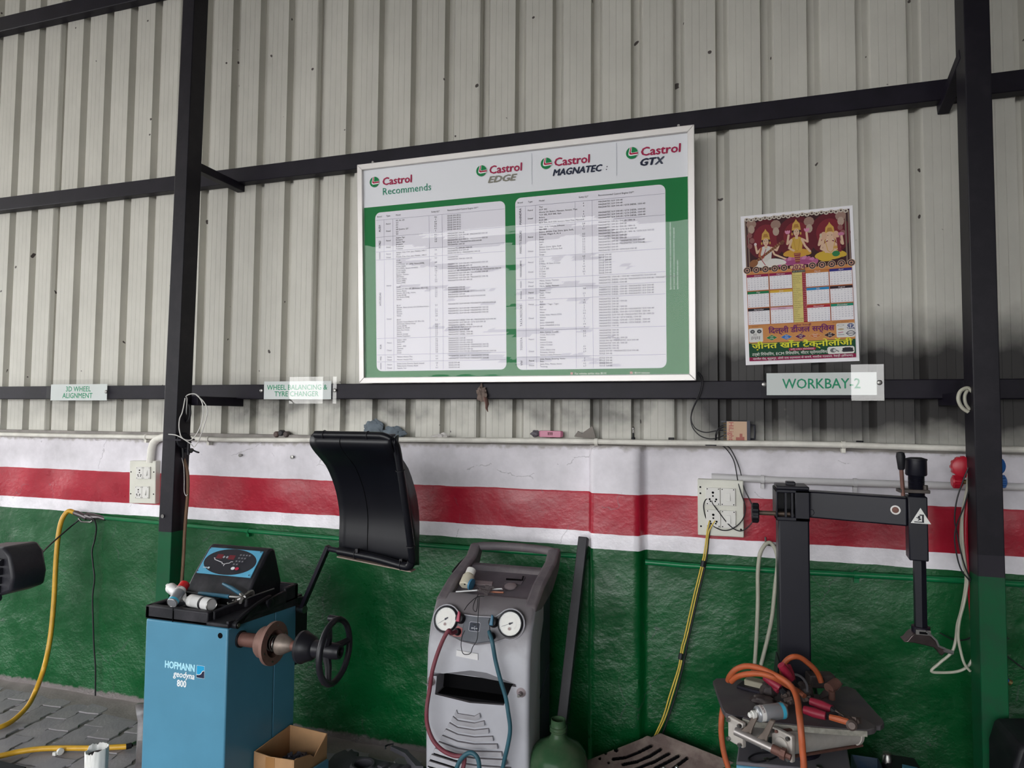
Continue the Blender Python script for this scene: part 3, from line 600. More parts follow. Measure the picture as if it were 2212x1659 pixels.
# ================================================================ wall calendar
KO = (.1188, .055, 1.9688); c_, s_ = math.cos(math.radians(1.4)), math.sin(math.radians(1.4))
KF = Frame((KO[0], KO[1]-.004, KO[2]), (c_, 0, s_), (-s_, 0, c_))
calen = thing('wall_calendar', KO, 'large paper year calendar with three seated crowned figures, hung on the cladding', 'calendar')
KW, KH = .4705, .694
m = MB()
def kal(u, v): return KF.p(u*KW, v*KH, .002+.004*noise.noise((u*2, v*3, 0))+.003*(1-v))
vv = [[m.b.verts.new(kal(i/12, j/16)) for j in range(17)] for i in range(13)]
m = MB(); m.rings([[KF.p(a, b, -.001) for a, b in ((0, 0), (KW, 0), (KW, KH), (0, KH))], [KF.p(a, b, .001) for a, b in ((0, 0), (KW, 0), (KW, KH), (0, KH))]])
obj('paper_sheet', m, mat('calendar_paper', '#efedf2', .4, var=.03), calen)
P = Print(KF, .0016, .000012)
OR = '#c98a52'
P.rect(.016, .098, .457, .44, OR)
P.rect(.016, .432, .457, .680, '#3a1a20')                      # picture ground
for x in (.107, .236, .373): P.ell(x, .575, .085, .095, '#5e1a26'); P.ell(x, .58, .055, .065, '#7a2430')
for x in (.016, .028, .436, .449): P.rect(x, .44, x+.006, .672, '#7d6a60')
for i, x in enumerate((.045, .15, .29, .42)):                  # carved corbels
    P.ell(x, .652-.012*(i in (1, 2)), .022, .022, '#9a7d72', 10); P.ell(x, .628-.02*(i in (1, 2)), .014, .02, '#b09a8c', 10)
for x in (.04, .42):
    for y in (.60, .575, .55): P.ell(x+.006*math.sin(y*90), y, .011, .013, '#8a5a58', 10)
for k in range(22):                                            # lace border
    x = .026+.0198*k; P.ell(x, .676-.004*(k % 2), .0105, .009, '#c9bfb2', 8); P.ell(x, .676-.004*(k % 2), .005, .004, '#5a4a48', 8)
SK, GD, WH, PK = '#d6b49a', '#c9a050', '#dcd8d4', '#b0608a'
def arm(pts, w_, c=SK): P.line(pts, w_, c); [P.ell(x, y, w_/2, w_/2, c, 10) for x, y in pts]
# left figure: white robe, long stringed instrument
def seated(x, y, top, robe, legs, crown=GD, sc=1.0):
    P.ell(x, y, .052*sc, .020*sc, legs, 20); P.ell(x-.030*sc, y+.002, .030*sc, .014*sc, legs, 14, .2); P.ell(x+.030*sc, y+.002, .030*sc, .014*sc, legs, 14, -.2)
    P.poly([(x-.020*sc, y+.010), (x+.020*sc, y+.010), (x+.027*sc, top-.052*sc), (x+.012*sc, top-.043*sc), (x-.012*sc, top-.043*sc), (x-.027*sc, top-.052*sc)], robe)
    P.rect(x-.006*sc, top-.052*sc, x+.006*sc, top-.036*sc, SK)
    P.ell(x, top-.013*sc, .0175*sc, .021*sc, '#2a1c1c', 16)
    P.poly([(x-.019*sc, top-.012*sc), (x+.019*sc, top-.012*sc), (x+.015*sc, top+.018*sc), (x+.005*sc, top+.030*sc), (x, top+.040*sc), (x-.005*sc, top+.030*sc), (x-.015*sc, top+.018*sc)], crown)
    P.poly([(x-.012*sc, top+.000), (x+.012*sc, top+.000), (x+.007*sc, top+.016*sc), (x-.007*sc, top+.016*sc)], '#a8783c')
    for k in (-1, 1): P.ell(x+.018*sc*k, top-.028*sc, .003, .007*sc, GD, 8)
def face(x, top, sc=1.0):
    P.ell(x, top-.022*sc, .0125*sc, .017*sc, SK, 16)
    for k in (-1, 1): P.ell(x+.005*sc*k, top-.019*sc, .0024*sc, .0013*sc, '#3a2a2a', 8); P.line([(x+.002*k, top-.0145*sc), (x+.008*sc*k, top-.0145*sc)], .0009, '#3a2a2a')
    P.line([(x, top-.020*sc), (x+.0012, top-.026*sc)], .0009, '#b08a70'); P.ell(x, top-.031*sc, .0035*sc, .0012*sc, '#a8505a', 8); P.ell(x, top-.010*sc, .0015, .0015, '#a02030', 8)
# right-hand lady's lotus in the middle comes first (behind)
for k in range(-5, 6):
    P.ell(.236+.014*k, .470-.0007*k*k, .012, .020, PK if k % 2 else '#c47ca4', 12, -.16*k)
P.ell(.236, .458, .062, .012, '#a04c7c', 20)
seated(.236, .500, .617, '#c9a24a', '#c9983c'); face(.236, .617)
arm([(.214, .563), (.196, .545), (.203, .585)], .009); arm([(.258, .563), (.281, .548), (.278, .590)], .009)
arm([(.214, .56), (.203, .525), (.222, .512)], .009); arm([(.258, .56), (.270, .53), (.290, .503)], .009)
for x, y in ((.199, .597), (.279, .600)):
    for k in (-1, 0, 1): P.ell(x+.006*k, y+.002, .0045, .009, '#d08aa8', 10, -.4*k)
P.poly([(.222, .50), (.25, .50), (.245, .455), (.228, .455)], '#8a3a44'); 
for k in range(4): P.line([(.225+.0*k, .495-.010*k), (.247, .495-.010*k)], .002, GD)
P.line([(.226, .565), (.232, .53), (.236, .525), (.240, .53), (.246, .565)], .002, GD); P.line([(.222, .565), (.230, .515), (.236, .508), (.242, .515), (.250, .565)], .002, '#b08838')
seated(.105, .463, .585, '#d2ccc6', WH, sc=.98); face(.105, .585, .98)
arm([(.084, .535), (.066, .515), (.060, .550)], .009); arm([(.126, .535), (.150, .520), (.160, .545)], .009)
arm([(.084, .535), (.075, .500), (.092, .492)], .009, '#b06848'); arm([(.126, .535), (.140, .502), (.185, .478)], .008)
P.ell(.060, .556, .006, .007, '#d8c8cc', 10)
P.line([(.052, .470), (.182, .562)], .011, '#7a4a34'); P.ell(.050, .468, .020, .016, '#8a5a3a', 16, .6); P.ell(.172, .552, .010, .008, '#6a4030', 12)
for k in range(12): P.line([(.068+.009*k, .474+.0066*k), (.062+.009*k, .484+.0066*k)], .001, '#c8a878')
P.ell(.150, .468, .04, .014, WH, 14, -.2); P.line([(.105, .53), (.085, .48), (.10, .455)], .003, '#a02838')
# third figure: elephant-headed sage in yellow
seated(.373, .480, .585, SK, '#c9a73c', sc=1.1); P.ell(.373, .515, .03, .028, SK, 18)
P.ell(.373, .563, .020, .022, SK, 16)
for k in (-1, 1): P.ell(.373+.025*k, .566, .013, .020, '#cfa68c', 14); P.ell(.373+.008*k, .568, .0022, .0016, '#3a2a2a', 8); P.line([(.373+.011*k, .550), (.373+.018*k, .543)], .003, '#e8e2d4')
arm([(.373, .556), (.374, .535), (.369, .520), (.362, .514)], .009)
arm([(.345, .545), (.327, .528), (.335, .560)], .010); arm([(.402, .545), (.424, .525), (.420, .560)], .010); arm([(.345, .54), (.335, .51), (.352, .500)], .010); arm([(.402, .54), (.412, .51), (.396, .505)], .010)
P.ell(.336, .570, .005, .010, '#c8b8a0', 8); P.ell(.418, .570, .013, .008, '#c07898', 10); P.ell(.396, .512, .012, .007, '#c89850', 10)
P.poly([(.398, .555), (.412, .555), (.418, .49), (.404, .49)], '#7a2836'); P.ell(.395, .483, .016, .013, '#2f7a4a', 12); P.ell(.350, .47, .034, .018, '#c9a73c', 16, -.15)
P.line([(.352, .55), (.362, .50), (.373, .49), (.385, .50), (.394, .55)], .003, GD)
for k in range(12):                                            # row of wheels
    x = .020+.0395*k
    if abs(x-.237) < .035: continue
    P.ell(x, .437, .0165, .0165, '#c9a88c', 14); P.ell(x, .437, .0140, .0140, '#2e2a34', 14); P.ell(x, .437, .0095, .0095, '#b98a78', 12); P.ell(x, .437, .005, .005, '#3a3036', 8)
P.ell(.237, .437, .035, .012, '#d8b48c', 16)
text('2024', KF, .2375, .424, .031, '#7d2856', calen, 'year_lettering', al='CENTER', bold=.02, width=.056, h=.0105)
cols_ = [(.018, .110), (.115, .209), (.268, .361), (.365, .455)]; rows_ = [(.415, .342), (.337, .263), (.258, .184)]
bar = [['#8e1c4c', '#8e1c4c', '#c07c40', '#2c2c7c'], ['#17784c', '#d8ae3c', '#2a86be', '#2a1c28'], ['#20202c', '#d8b0c4', '#b02a38', '#1c8a70']]
mon = ['January', 'February', 'March', 'April', 'May', 'June', 'July', 'August', 'September', 'October', 'November', 'December']
start = [1, 4, 5, 1, 3, 6, 1, 4, 0, 2, 5, 0]; days = [31, 29, 31, 30, 31, 30, 31, 31, 30, 31, 30, 31]
NUM = []
for r_ in range(3):
    for k in range(4):
        x0, x1 = cols_[k]; y1, y0 = rows_[r_]
        P.rect(x0-.0012, y0-.0012, x1+.0012, y1+.0012, '#a8402c'); P.rect(x0, y0, x1, y1, '#eceaee'); P.rect(x0, y1-.0115, x1, y1, bar[r_][k])
        i = r_*4+k
        text(mon[i], KF, (x0+x1)/2, y1-.0092, .0098, '#e4d8dc' if bar[r_][k] != '#d8b0c4' else '#7a4a60', calen, 'month_lettering', al='CENTER', shear=.2, h=.0105)
        for cday in range(7):
            ls_ = []
            for wk in range(6):
                d = wk*7+cday-start[i]+1; ls_.append(str(d) if 1 <= d <= days[i] else '')
            if ls_[5]: ls_[0] = ls_[5] if not ls_[0] else ls_[0]
            text('\n'.join(['SMTWTFS'[cday]]+ls_[:5]), KF, x0+(cday+.5)*(x1-x0)/7, y1-.0200, .0062, '#b0485a' if cday == 0 else '#777a90', calen, 'date_lettering', al='CENTER', ls=1.62, h=.0105)
P.rect(.211, .184, .266, .421, '#d8c87c'); P.rect(.252, .184, .266, .410, '#9c1c34'); P.rect(.211, .411, .266, .421, '#2c2c30')
text('LIST OF HOLIDAYS', KF, .2385, .4135, .006, '#e0dcd0', calen, 'holiday_lettering', al='CENTER', width=.05, h=.0105)
hol = 'Lohri|Makar Sankranti|Republic Day|Basant Panchami|Ravi Jayanti|Maha Shivratri|Holi|Bhumi|Ram Navami|Dr. Ambedkar Jayanti|Eid al Fitr|Mahavir Jayanti|Buddha Purnima|Muharram|Raksha|Independence Day|Janmashtami|Ganesh Chaturthi|Gandhi Jayanti|Dussehra|Deepak|Diwali|Govardhan|Bhai Dooj|Guru Nanak Jayanti|Christmas Day'
text(hol.replace('|', '\n'), KF, .2125, .4035, .0056, '#6a5a34', calen, 'holiday_lettering', ls=1.52, h=.0105)
text('\n'.join('%d %s' % (((k*11) % 28)+1, mon[min(11, k*12//26)][:3]) for k in range(26)), KF, .2535, .4035, .0052, '#e4c8c8', calen, 'holiday_lettering', ls=1.64, h=.0105)
P.rect(.016, .098, .457, .182, OR)
for x, c in ((.115, '#207a48'), (.177, '#2a6cb8'), (.236, '#5e1c4c'), (.296, '#c0703c'), (.356, '#3c2028')):
    P.poly([(x-.025, .1205), (x, .107), (x+.025, .1205), (x, .134)], '#d8c0a0'); P.poly([(x-.0235, .1205), (x, .108), (x+.0235, .1205), (x, .133)], c)
for x, s1, s2 in ((.115, 'इंजन', 'सर्विस'), (.177, 'मोटर', 'पार्ट्स'), (.236, 'CRDI', 'पम्प'), (.296, 'इंजेक्टर', 'रिपेयर'), (.356, 'ए सी', 'रिपेयर')):
    text(s1, KF, x, .1215, .0075, '#e8e0d8', calen, 'shop_lettering', al='CENTER', h=.0105); text(s2, KF, x, .1135, .0068, '#e8e0d8', calen, 'shop_lettering', al='CENTER', h=.0105)
P.rrect(.018, .103, .078, .167, .006, '#d8d6d4'); P.rrect(.383, .107, .457, .170, .006, '#d8d6d4')
for x, y in ((.034, .152), (.063, .152)): P.ell(x, y, .010, .009, '#3c3c40', 10); P.ell(x, y, .005, .004, '#8a8a8c', 8)
for k in range(5): P.line([(.030+.008*k, .115+.003*(k % 2)), (.032+.008*k, .130)], .0025, '#50504c')
for k in range(2): P.line([(.040+.008*k, .133), (.040+.008*k, .143)], .002, '#50504c')
P.ell(.401, .161, .014, .0045, '#a0a0a4', 14); P.ell(.401, .161, .011, .003, '#d8d6d4', 14); P.ell(.401, .143, .013, .004, '#b0a080', 14); P.line([(.390, .128), (.410, .130)], .003, '#b05a78'); P.line([(.388, .119), (.414, .119)], .003, '#909098')
P.ell(.440, .159, .013, .008, '#2a3c78', 16); P.rect(.4385, .150, .4415, .164, '#d8d6d4'); P.line([(.430, .160), (.450, .160)], .0025, '#d8d6d4')
text('TATA', KF, .440, .142, .011, '#2a3c78', calen, 'logo_lettering', al='CENTER', bold=.03, width=.032, h=.0105)
P.ell(.440, .124, .0165, .0115, '#50505c', 20); P.ell(.440, .124, .013, .0085, '#d8d6d4', 20); P.rect(.421, .1215, .459, .1265, '#50505c')
text('NISSAN', KF, .440, .1225, .0052, '#e4e4e4', calen, 'logo_lettering', al='CENTER', width=.03, h=.0105)
text('दिल्ली डीज़ल सर्विस', KF, .238, .1405, .034, '#6a1f66', calen, 'shop_lettering', al='CENTER', bold=.03, width=.272, h=.0105)
text('खोल रेवाड़ी', KF, .245, .167, .012, '#8a3a58', calen, 'shop_lettering', al='CENTER', width=.075, h=.0105)
text('9896787632 / 9896947185', KF, .40, .1725, .006, '#7a4a34', calen, 'shop_lettering', al='CENTER', h=.0105)
text('9896787632', KF, .045, .172, .0055, '#7a4a34', calen, 'shop_lettering', al='CENTER', h=.0105)
P.rect(.016, .033, .457, .0985, '#16482f'); P.rect(.016, .017, .457, .034, '#8e1448')
text('ज़ीनत खाँन टैक्नोलॉजी', KF, .2365, .0725, .036, '#d8d83c', calen, 'shop_lettering', al='CENTER', bold=.035, width=.415, h=.0105)
P.rrect(.185, .0575, .296, .0685, .004, '#a01c48'); text('ज़मींर CRDI ऑटोमोबाइल', KF, .24, .0600, .009, '#e4ccd4', calen, 'shop_lettering', al='CENTER', width=.098, h=.0105)
text('टर्बो रिपेयरिंग, ECM रिपेयरिंग, मीटर प्रोगरामिंग', KF, .185, .0405, .017, '#dce4dc', calen, 'shop_lettering', al='CENTER', bold=.015, width=.312, h=.0105)
text('नारनौल रोड, कुतुबपुर, ओमी नाथ धर्मशाला के सामने, नजदीक गउशाला, रेवाड़ी (हरियाणा)', KF, .238, .0215, .012, '#e8dce0', calen, 'shop_lettering', al='CENTER', bold=.01, width=.412, h=.0105)
P.rrect(.343, .035, .452, .067, .009, '#dcdcd8'); P.ell(.367, .051, .013, .010, '#6c6c70', 14); P.ell(.372, .051, .006, .006, '#c8c8c8', 12); P.line([(.38, .051), (.39, .044)], .006, '#8a8a8c')
P.rrect(.404, .042, .446, .060, .003, '#26262c'); P.rect(.412, .058, .437, .062, '#26262c'); P.rect(.401, .045, .449, .049, '#34343a')
P.done('printed_picture', calen)

# ================================================================ acrylic bay signs
M_ACR = clear('acrylic', ior=1.5, rough=.012); M_SIGN = mat('sign_paper', '#dde3e2', .6, var=.02)
def bay_sign(TL, BR, PT, PB, screws, label, lines, y):
    r = thing('bay_sign', ((TL[0]+BR[0])/2, y, BR[2]), label, 'sign', 'clear bay signs screwed to the middle rail')
    m = MB(); m.box((PT[0], y-.0055, PB[2]), (PB[0], y-.0045, PT[2])); obj('paper_insert', m, M_SIGN, r)
    m = MB(); m.box((TL[0], y-.010, BR[2]), (BR[0], y-.007, TL[2])); obj('clear_cover', m, M_ACR, r)
    for sx_, sz_ in screws:
        m = MB(); m.lathe((sx_, y+.002, sz_), (0, -1, 0), [(0, .004), (.012, .004), (.0122, .011), (.016, .009), (.0175, .004)], 14); obj('screw_cap', m, M_STEEL, r)
    F = Frame((0, y-.0056, 0))
    for s_, x0, x1, z, sz in lines: text(s_, F, x0, z, sz, '#2e9a72', r, 'sign_lettering', bold=.018, width=x1-x0, h=.0004)
YS = YC-.0605
bay_sign((-4.1106,-0.006,1.9336), (-3.5951,-0.006,1.7803), (-4.0772,-0.006,1.9048), (-3.611,-0.006,1.8031), [(-3.6137, 1.8562)], 'clear sign reading 3D WHEEL ALIGNMENT on the middle rail',
  [('3D WHEEL', -3.9508, -3.7452, 1.8595, .046), ('ALIGNMENT', -3.9757, -3.7278, 1.8178, .046)], YS)
bay_sign((-2.4956,-0.006,1.9345), (-1.9878,-0.006,1.7864), (-2.4589,-0.006,1.9107), (-2.023,-0.006,1.8102), [(-2.4729, 1.8590), (-1.9996, 1.8585)], 'clear sign reading WHEEL BALANCING & TYRE CHANGER on the middle rail',
  [('WHEEL BALANCING &', -2.4388, -2.0476, 1.8636, .040), ('TYRE CHANGER', -2.3882, -2.1023, 1.8272, .040)], YS)
bay_sign((0.1804,-0.006,1.9601), (0.6697,-0.006,1.8045), (0.2031,-0.006,1.9266), (0.6425,-0.006,1.8288), [(0.1920, 1.8765), (0.6525, 1.8815)], 'clear sign reading WORKBAY-2 below the calendar',
  [('WORKBAY-2', 0.2688, 0.5793, 1.8581, .062)], YS)

# ================================================================ switch boards
M_BOARD = mat('board_plastic', '#d3d2c8', .45, var=.06, scale=10, dust=.15, dustcol='#9a968a'); M_HOLE = mat('socket_hole', '#060608', .8, var=0, spec=.1)
def switch_board(c, w_, h_, rot, mods, screws, label, y):
    r = thing('switch_board', (c[0], 0, c[2]-h_/2), label, 'switchboard', 'wall switch boards')
    F = Frame((c[0], y, c[2]), (math.cos(rot), 0, math.sin(rot)), (-math.sin(rot), 0, math.cos(rot)))
    def bx(x0, z0, x1, z1, h0, h1):
        m = MB(); m.rings([[F.p(a, b, h0) for a, b in ((x0, z0), (x1, z0), (x1, z1), (x0, z1))], [F.p(a, b, h1) for a, b in ((x0, z0), (x1, z0), (x1, z1), (x0, z1))]]); return m
    obj('board_plate', bx(-w_/2, -h_/2, w_/2, h_/2, -.05, .004), M_BOARD, r, bevel=.004)
    def disc(a, b, rad, name, mt, par, h=.0112, t=.0014):
        m = MB(); m.cyl(F.p(a, b, h), F.p(a, b, h+t), rad, n=12); return obj(name, m, mt, par)
    for a, b in screws: disc(a, b, .0042, 'plate_screw', M_HOLE, r, .0035)
    for (x, z, mw, mh) in mods:
        s_ = obj('socket_module', bx(x-mw, z-mh/2, x-.0008, z+mh/2, .004, .0125), M_WHITEPLASTIC, r, bevel=.002)
        k = mw/.066
        for a, b, rd in ((-.5, .22, .0055), (-.5, .03, .0042), (-.72, -.16, .0046), (-.28, -.16, .0046), (-.66, -.27, .0038), (-.34, -.27, .0038)): disc(x+a*mw, z+b*mh, rd*k, 'socket_hole', M_HOLE, s_, .0122)
        sw = obj('switch_module', bx(x+.0008, z-mh/2, x+mw, z+mh/2, .004, .0125), M_WHITEPLASTIC, r, bevel=.002)
        m = MB(); a0, a1, b0, b1 = x+mw*.36, x+mw*.64, z-mh*.22, z+mh*.22
        m.rings([[F.p(a0, b0, .012), F.p(a1, b0, .012), F.p(a1, b1, .012), F.p(a0, b1, .012)], [F.p(a0, b0, .0205), F.p(a1, b0, .0205), F.p(a1, b1, .0135), F.p(a0, b1, .0135)]])
        obj('rocker_switch', m, M_WHITEPLASTIC, sw, bevel=.001)
        for side, par in ((-1, s_), (1, sw)):
            for a in (.12, .88):
                for b in (-.42, .42): disc(x+side*a*mw, z+b*mh, .0026*k, 'module_screw', M_HOLE, par, .0118)
    return F
a_ = (-3.2856,-0.02,1.3155); w1 = -3.1829--3.3792; h1 = 1.4428-1.1898
switch_board(a_, w1, h1, math.radians(1.5), [(.013, .055, .052, .072), (.006, -.060, .052, .072)], [(-w1/2+.012, .06), (-w1/2+.012, -.07), (w1/2-.012, .06), (w1/2-.012, -.07)], 'white two-socket switch board beside the black column below an elbow conduit', -.03)
a_ = (0.003,-0.03,1.3239); w2 = 0.0995--0.0966; h2 = 1.4498-1.1996
dz1 = 1.3746-1.3238; dz2 = 1.2763-1.3238; mw = (0.0668--0.0605)/2; mh = 1.4138-1.3354
FB2 = switch_board(a_, w2, h2, 0, [(0, dz1, mw, mh), (.001, dz2, mw, mh)], [(-w2/2+.012, .09), (-w2/2+.012, .062), (-w2/2+.014, -.085), (w2/2-.012, -.09)], 'white two-socket switch board with wires beside the tyre changer arm', -.04)

# ================================================================ conduits and pipes
M_PVC = mat('pvc_conduit', '#dedbd3', .5, var=.12, scale=14, dust=.35, dustcol='#a39c95'); M_PVCG = mat('pvc_conduit_grey', '#c2c0c2', .4, var=.05); M_GPIPE = mat('green_pipe_paint', '#0d6a3e', .3, var=.12)
def pipe(name, pts, r, m_, label, clips=(), cw=.012, par=None, cat='pipe'):
    t = thing(name, V(pts[0]), label, cat)
    m = MB(); m.tube(pts, r, 12); obj('tube', m, m_, t)
    for c in clips:
        m = MB(); m.cyl((c[0]-cw, c[1], c[2]), (c[0]+cw, c[1], c[2]), r*1.3, n=12); m.box((c[0]-cw, c[1]-.003, c[2]-r*2.6), (c[0]+cw, c[1]+.03, c[2]-r*.6)); obj('pipe_clip', m, m_, t)
    return t
pipe('conduit', [(-4.7367,-0.03,1.5835),(-4.4814,-0.03,1.5814),(-3.7663,-0.03,1.5812),(-3.1877,-0.03,1.5854),(-2.7195,-0.03,1.5775),(-2.284,-0.03,1.5842),(-1.5816,-0.03,1.5995),(-1.1003,-0.03,1.6048),(-0.8509,-0.03,1.6072),(-0.5323,-0.03,1.6088),(-0.3159,-0.03,1.609),(0.0123,-0.03,1.6119),(0.2829,-0.03,1.6153),(0.4997,-0.03,1.6147),(0.7989,-0.03,1.6103),(0.953,-0.03,1.609),(1.2017,-0.03,1.609),(1.5562,-0.03,1.6014)], .013, M_PVC, 'long white conduit running along the ledge at the top of the masonry', [(-3.2748,-0.03,1.5839),(-2.817,-0.03,1.5783),(-0.5588,-0.03,1.6083),(0.5069,-0.03,1.6148)], .008)
pipe('elbow_conduit', [V(p) for p in [(-3.0168,-0.03,1.5883),(-3.1462,-0.03,1.5847),(-3.1872,-0.03,1.5744),(-3.2173,-0.03,1.5491),(-3.228,-0.03,1.5132),(-3.2314,-0.03,1.4719),(-3.2349,-0.03,1.4333)]], .022, M_PVC, 'thick white elbow conduit dropping into the switch board by the column')
pipe('conduit', [(-0.0346,-0.022,1.4594),(0.244,-0.022,1.4539),(0.5558,-0.022,1.4545),(0.8482,-0.022,1.4551),(1.2009,-0.022,1.4605),(1.5557,-0.022,1.4588)], .0152, M_PVCG, 'grey-white conduit clipped to the wall above the tyre changer arm', [(0.1811,-0.022,1.4547),(0.5505,-0.022,1.4543)], .007)
gp = pipe('pipe', [(-3.6532,-0.022,1.0904),(-3.5683,-0.022,1.0865),(-2.7404,-0.022,1.0715),(-1.9404,-0.022,1.0638),(-1.4603,-0.022,1.062),(-0.5991,-0.022,1.0615)], .0115, M_GPIPE, 'green-painted air pipe crossing the wall behind the balancer and service station', [(-2.5312,-0.022,1.0682)], .008)
gp2 = pipe('pipe', [(-0.3304,-0.022,1.0571),(-0.152,-0.022,1.0545),(0.2774,-0.022,1.0615),(0.74,-0.022,1.0714),(1.191,-0.022,1.0776),(1.5438,-0.022,1.0792)], .0125, M_GPIPE, 'green-painted air pipe crossing the wall behind the tyre changer', [(0.5498,-0.022,1.0669)], .010)

# ================================================================ things on the ledge and rails
def crumple(c, sx_, sy_, sz_, seed, n=14, rough=.35):
    m = MB(); rnd = random.Random(seed)
    def f(u, v):
        th, ph = 2*math.pi*u, math.pi*(.02+.96*v)
        d = Vector((math.cos(th)*math.sin(ph), math.sin(th)*math.sin(ph), math.cos(ph)))
        k = 1 + rough*noise.noise(d*1.6+Vector((seed, 0, 0))) + rough*.6*noise.noise(d*4+Vector((0, seed, 0)))
        return Vector(c) + Vector((d.x*sx_, d.y*sy_, d.z*sz_))*k
    m.grid(f, n*2, n, closed_u=True); return m
M_BAG = mat('plastic_bag', '#7f8a94', .25, var=.25, scale=30, spec=.5, trans=.35, ior=1.1)
bag = (-1.7674,0.03,1.6478); bag2 = (-1.6674,0.03,1.6393)
t = thing('plastic_bag', (bag[0], .02, ZL), 'crumpled grey plastic bag on the ledge behind the wheel guard', 'bag')
obj('bag_body', crumple((bag[0]-.01, .022, bag[2]), .066, .016, .050, 3, n=18, rough=.34), M_BAG, t, sharp=50)
obj('bag_knot', crumple((bag2[0]+.01, .022, bag2[2]-.008), .066, .015, .032, 8, n=18, rough=.42), M_BAG, t, sharp=50)
pk = (-0.7936,0.02,1.6397)
t = thing('snack_packet', (pk[0], .015, ZL), 'pink foil packet lying on the ledge below the oil chart', 'packet')
m = MB(); L_ = .062
m.rings([[(pk[0]-L_, .018, pk[2]+z) for z in (-.010, .012)] + [(pk[0]-L_, .022, pk[2]+z) for z in (.012, -.010)]] + [[(pk[0]+x, .018-d, pk[2]-.016), (pk[0]+x, .018-d, pk[2]+.016), (pk[0]+x, .022+d, pk[2]+.016), (pk[0]+x, .022+d, pk[2]-.016)] for x, d in ((-.052, .010), (0, .013), (.052, .010))] + [[(pk[0]+L_, .018, pk[2]+z) for z in (-.012, .012)] + [(pk[0]+L_, .022, pk[2]+z) for z in (.012, -.012)]])
obj('wrapper', m, mat('pink_foil', '#c27892', .35, var=.1), t, bevel=.003)
obj('torn_end', crumple((pk[0]-.078, .02, pk[2]+.001), .022, .012, .016, 5), mat('dark_foil', '#57525a', .4), t)
Pk = Print(Frame((pk[0], .0045, pk[2])), .001)
for k in (-1, 0, 1): Pk.rect(k*.009-.002, -.006, k*.009+.002, .007, '#5a2434'); Pk.rect(k*.009-.004, .005, k*.009+.004, .008, '#5a2434')
Pk.done('wrapper_print', t)
pc = (-0.6174,0.03,1.6501)
m = MB(); pts = [(-0.6793, 1.6288), (-0.6587, 1.6563), (-0.6402, 1.6452), (-0.5878, 1.6820), (-0.5787, 1.6484), (-0.5696, 1.6195), (-0.6242, 1.6230)]
m.rings([[(x, .035, z) for x, z in pts], [(x, .030-.008*(i % 2), z) for i, (x, z) in enumerate(pts)]])
single('cardboard_scrap', m, mat('dusty_card', '#7f7974', .8, dust=.4), 'torn grey cardboard scrap standing on the ledge beside the pink packet', 'scrap', sharp=10)
b_ = (-0.3915,0.03,1.6315)
t = thing('spark_plug', (b_[0], .03, ZL), 'small dark spark plug standing upright on the ledge', 'spark plug')
m = MB(); m.lathe((b_[0], .03, ZL-.0), (0, 0, 1), [(0, .009), (.018, .009), (.02, .005), (.04, .0045)], 12); obj('plug_body', m, M_BLACKPLASTIC, t)
m = MB(); m.lathe((b_[0], .03, ZL+.036), (0, 0, 1), [(0, .003), (.02, .003), (.022, .006), (.03, .006), (.034, .003)], 10); obj('plug_tip', m, M_STEEL, t)
for px, c, g in ((((-2.3841,0.03,1.6131)), '#5a4a46', 0), (((-2.3535,0.03,1.6215)), '#2a282c', 1), (((-2.3195,0.03,1.6142)), '#4c4240', 2)):
    m = MB(); m.lathe((px[0], .0, px[2]), (0, 1, 0), [(0, .012), (.006, .017), (.03, .017), (.034, .013)], 14)
    single('bearing_cup', m, mat('cup_%d' % g, c, .6), ['brown bearing cup on the ledge, left of three in a row', 'black bearing cup between two brown ones on the ledge', 'brown bearing cup on the ledge, nearest the balancing sign of three'][g] if g != 2 else 'brown bearing cup at the right end of three on the ledge', 'bearing cup', 'bearing cups on the ledge')
cp = (-1.3676,-0.01,1.5992); single('paper_ball', crumple((cp[0], -.012, ZL+.008), .042, .014, .015, 11, rough=.6), mat('white_paper', '#cdc9c6', .6), 'crumpled white paper strip on the conduit right of the wheel guard', 'paper', sharp=15)
for px, lab in (((-0.215,0.03,1.6345), 'tiny dark nut on the ledge right of the spark plug'), ((0.5805,0.03,1.634), 'small black block on the ledge under the bay sign')):
    m = MB(); m.cbox((px[0], .03, ZL+.010), (.026, .02, .022)); m.cbox((px[0]+.022, .03, ZL+.005), (.03, .01, .008)); single('scrap_block', m, M_BLACKPLASTIC, lab, 'scrap', bevel=.002)
# rag knotted on the rail
rg = (-1.1439,-0.012,1.8396)
t = thing('rag', (rg[0], -.012, rg[2]), 'dirty brown rag knotted over the middle rail below the oil chart', 'rag')
M_RAG = mat('rag_cloth', '#75665f', .9, var=.3, scale=30)
obj('rag_knot', crumple((rg[0]-.003, -.018, rg[2]), .026, .016, .030, 21, rough=.6), M_RAG, t, sharp=20)
m = MB(); m.tube([(-1.1487,-0.014,1.8912),(-1.146,-0.014,1.8677),(-1.1482,-0.014,1.8443)], [.004, .006, .010], 7); obj('rag_top', m, M_RAG, t)
m = MB(); m.tube([(-1.1332,-0.014,1.8349),(-1.1229,-0.014,1.8091),(-1.1177,-0.014,1.7857),(-1.12,-0.014,1.7647),(-1.1124,-0.014,1.7461)], [.012, .020, .019, .012, .002], 8, flatz=.45); obj('rag_tail', m, mat('rag_tail_cloth', '#7d5f58', .9, var=.2), t)
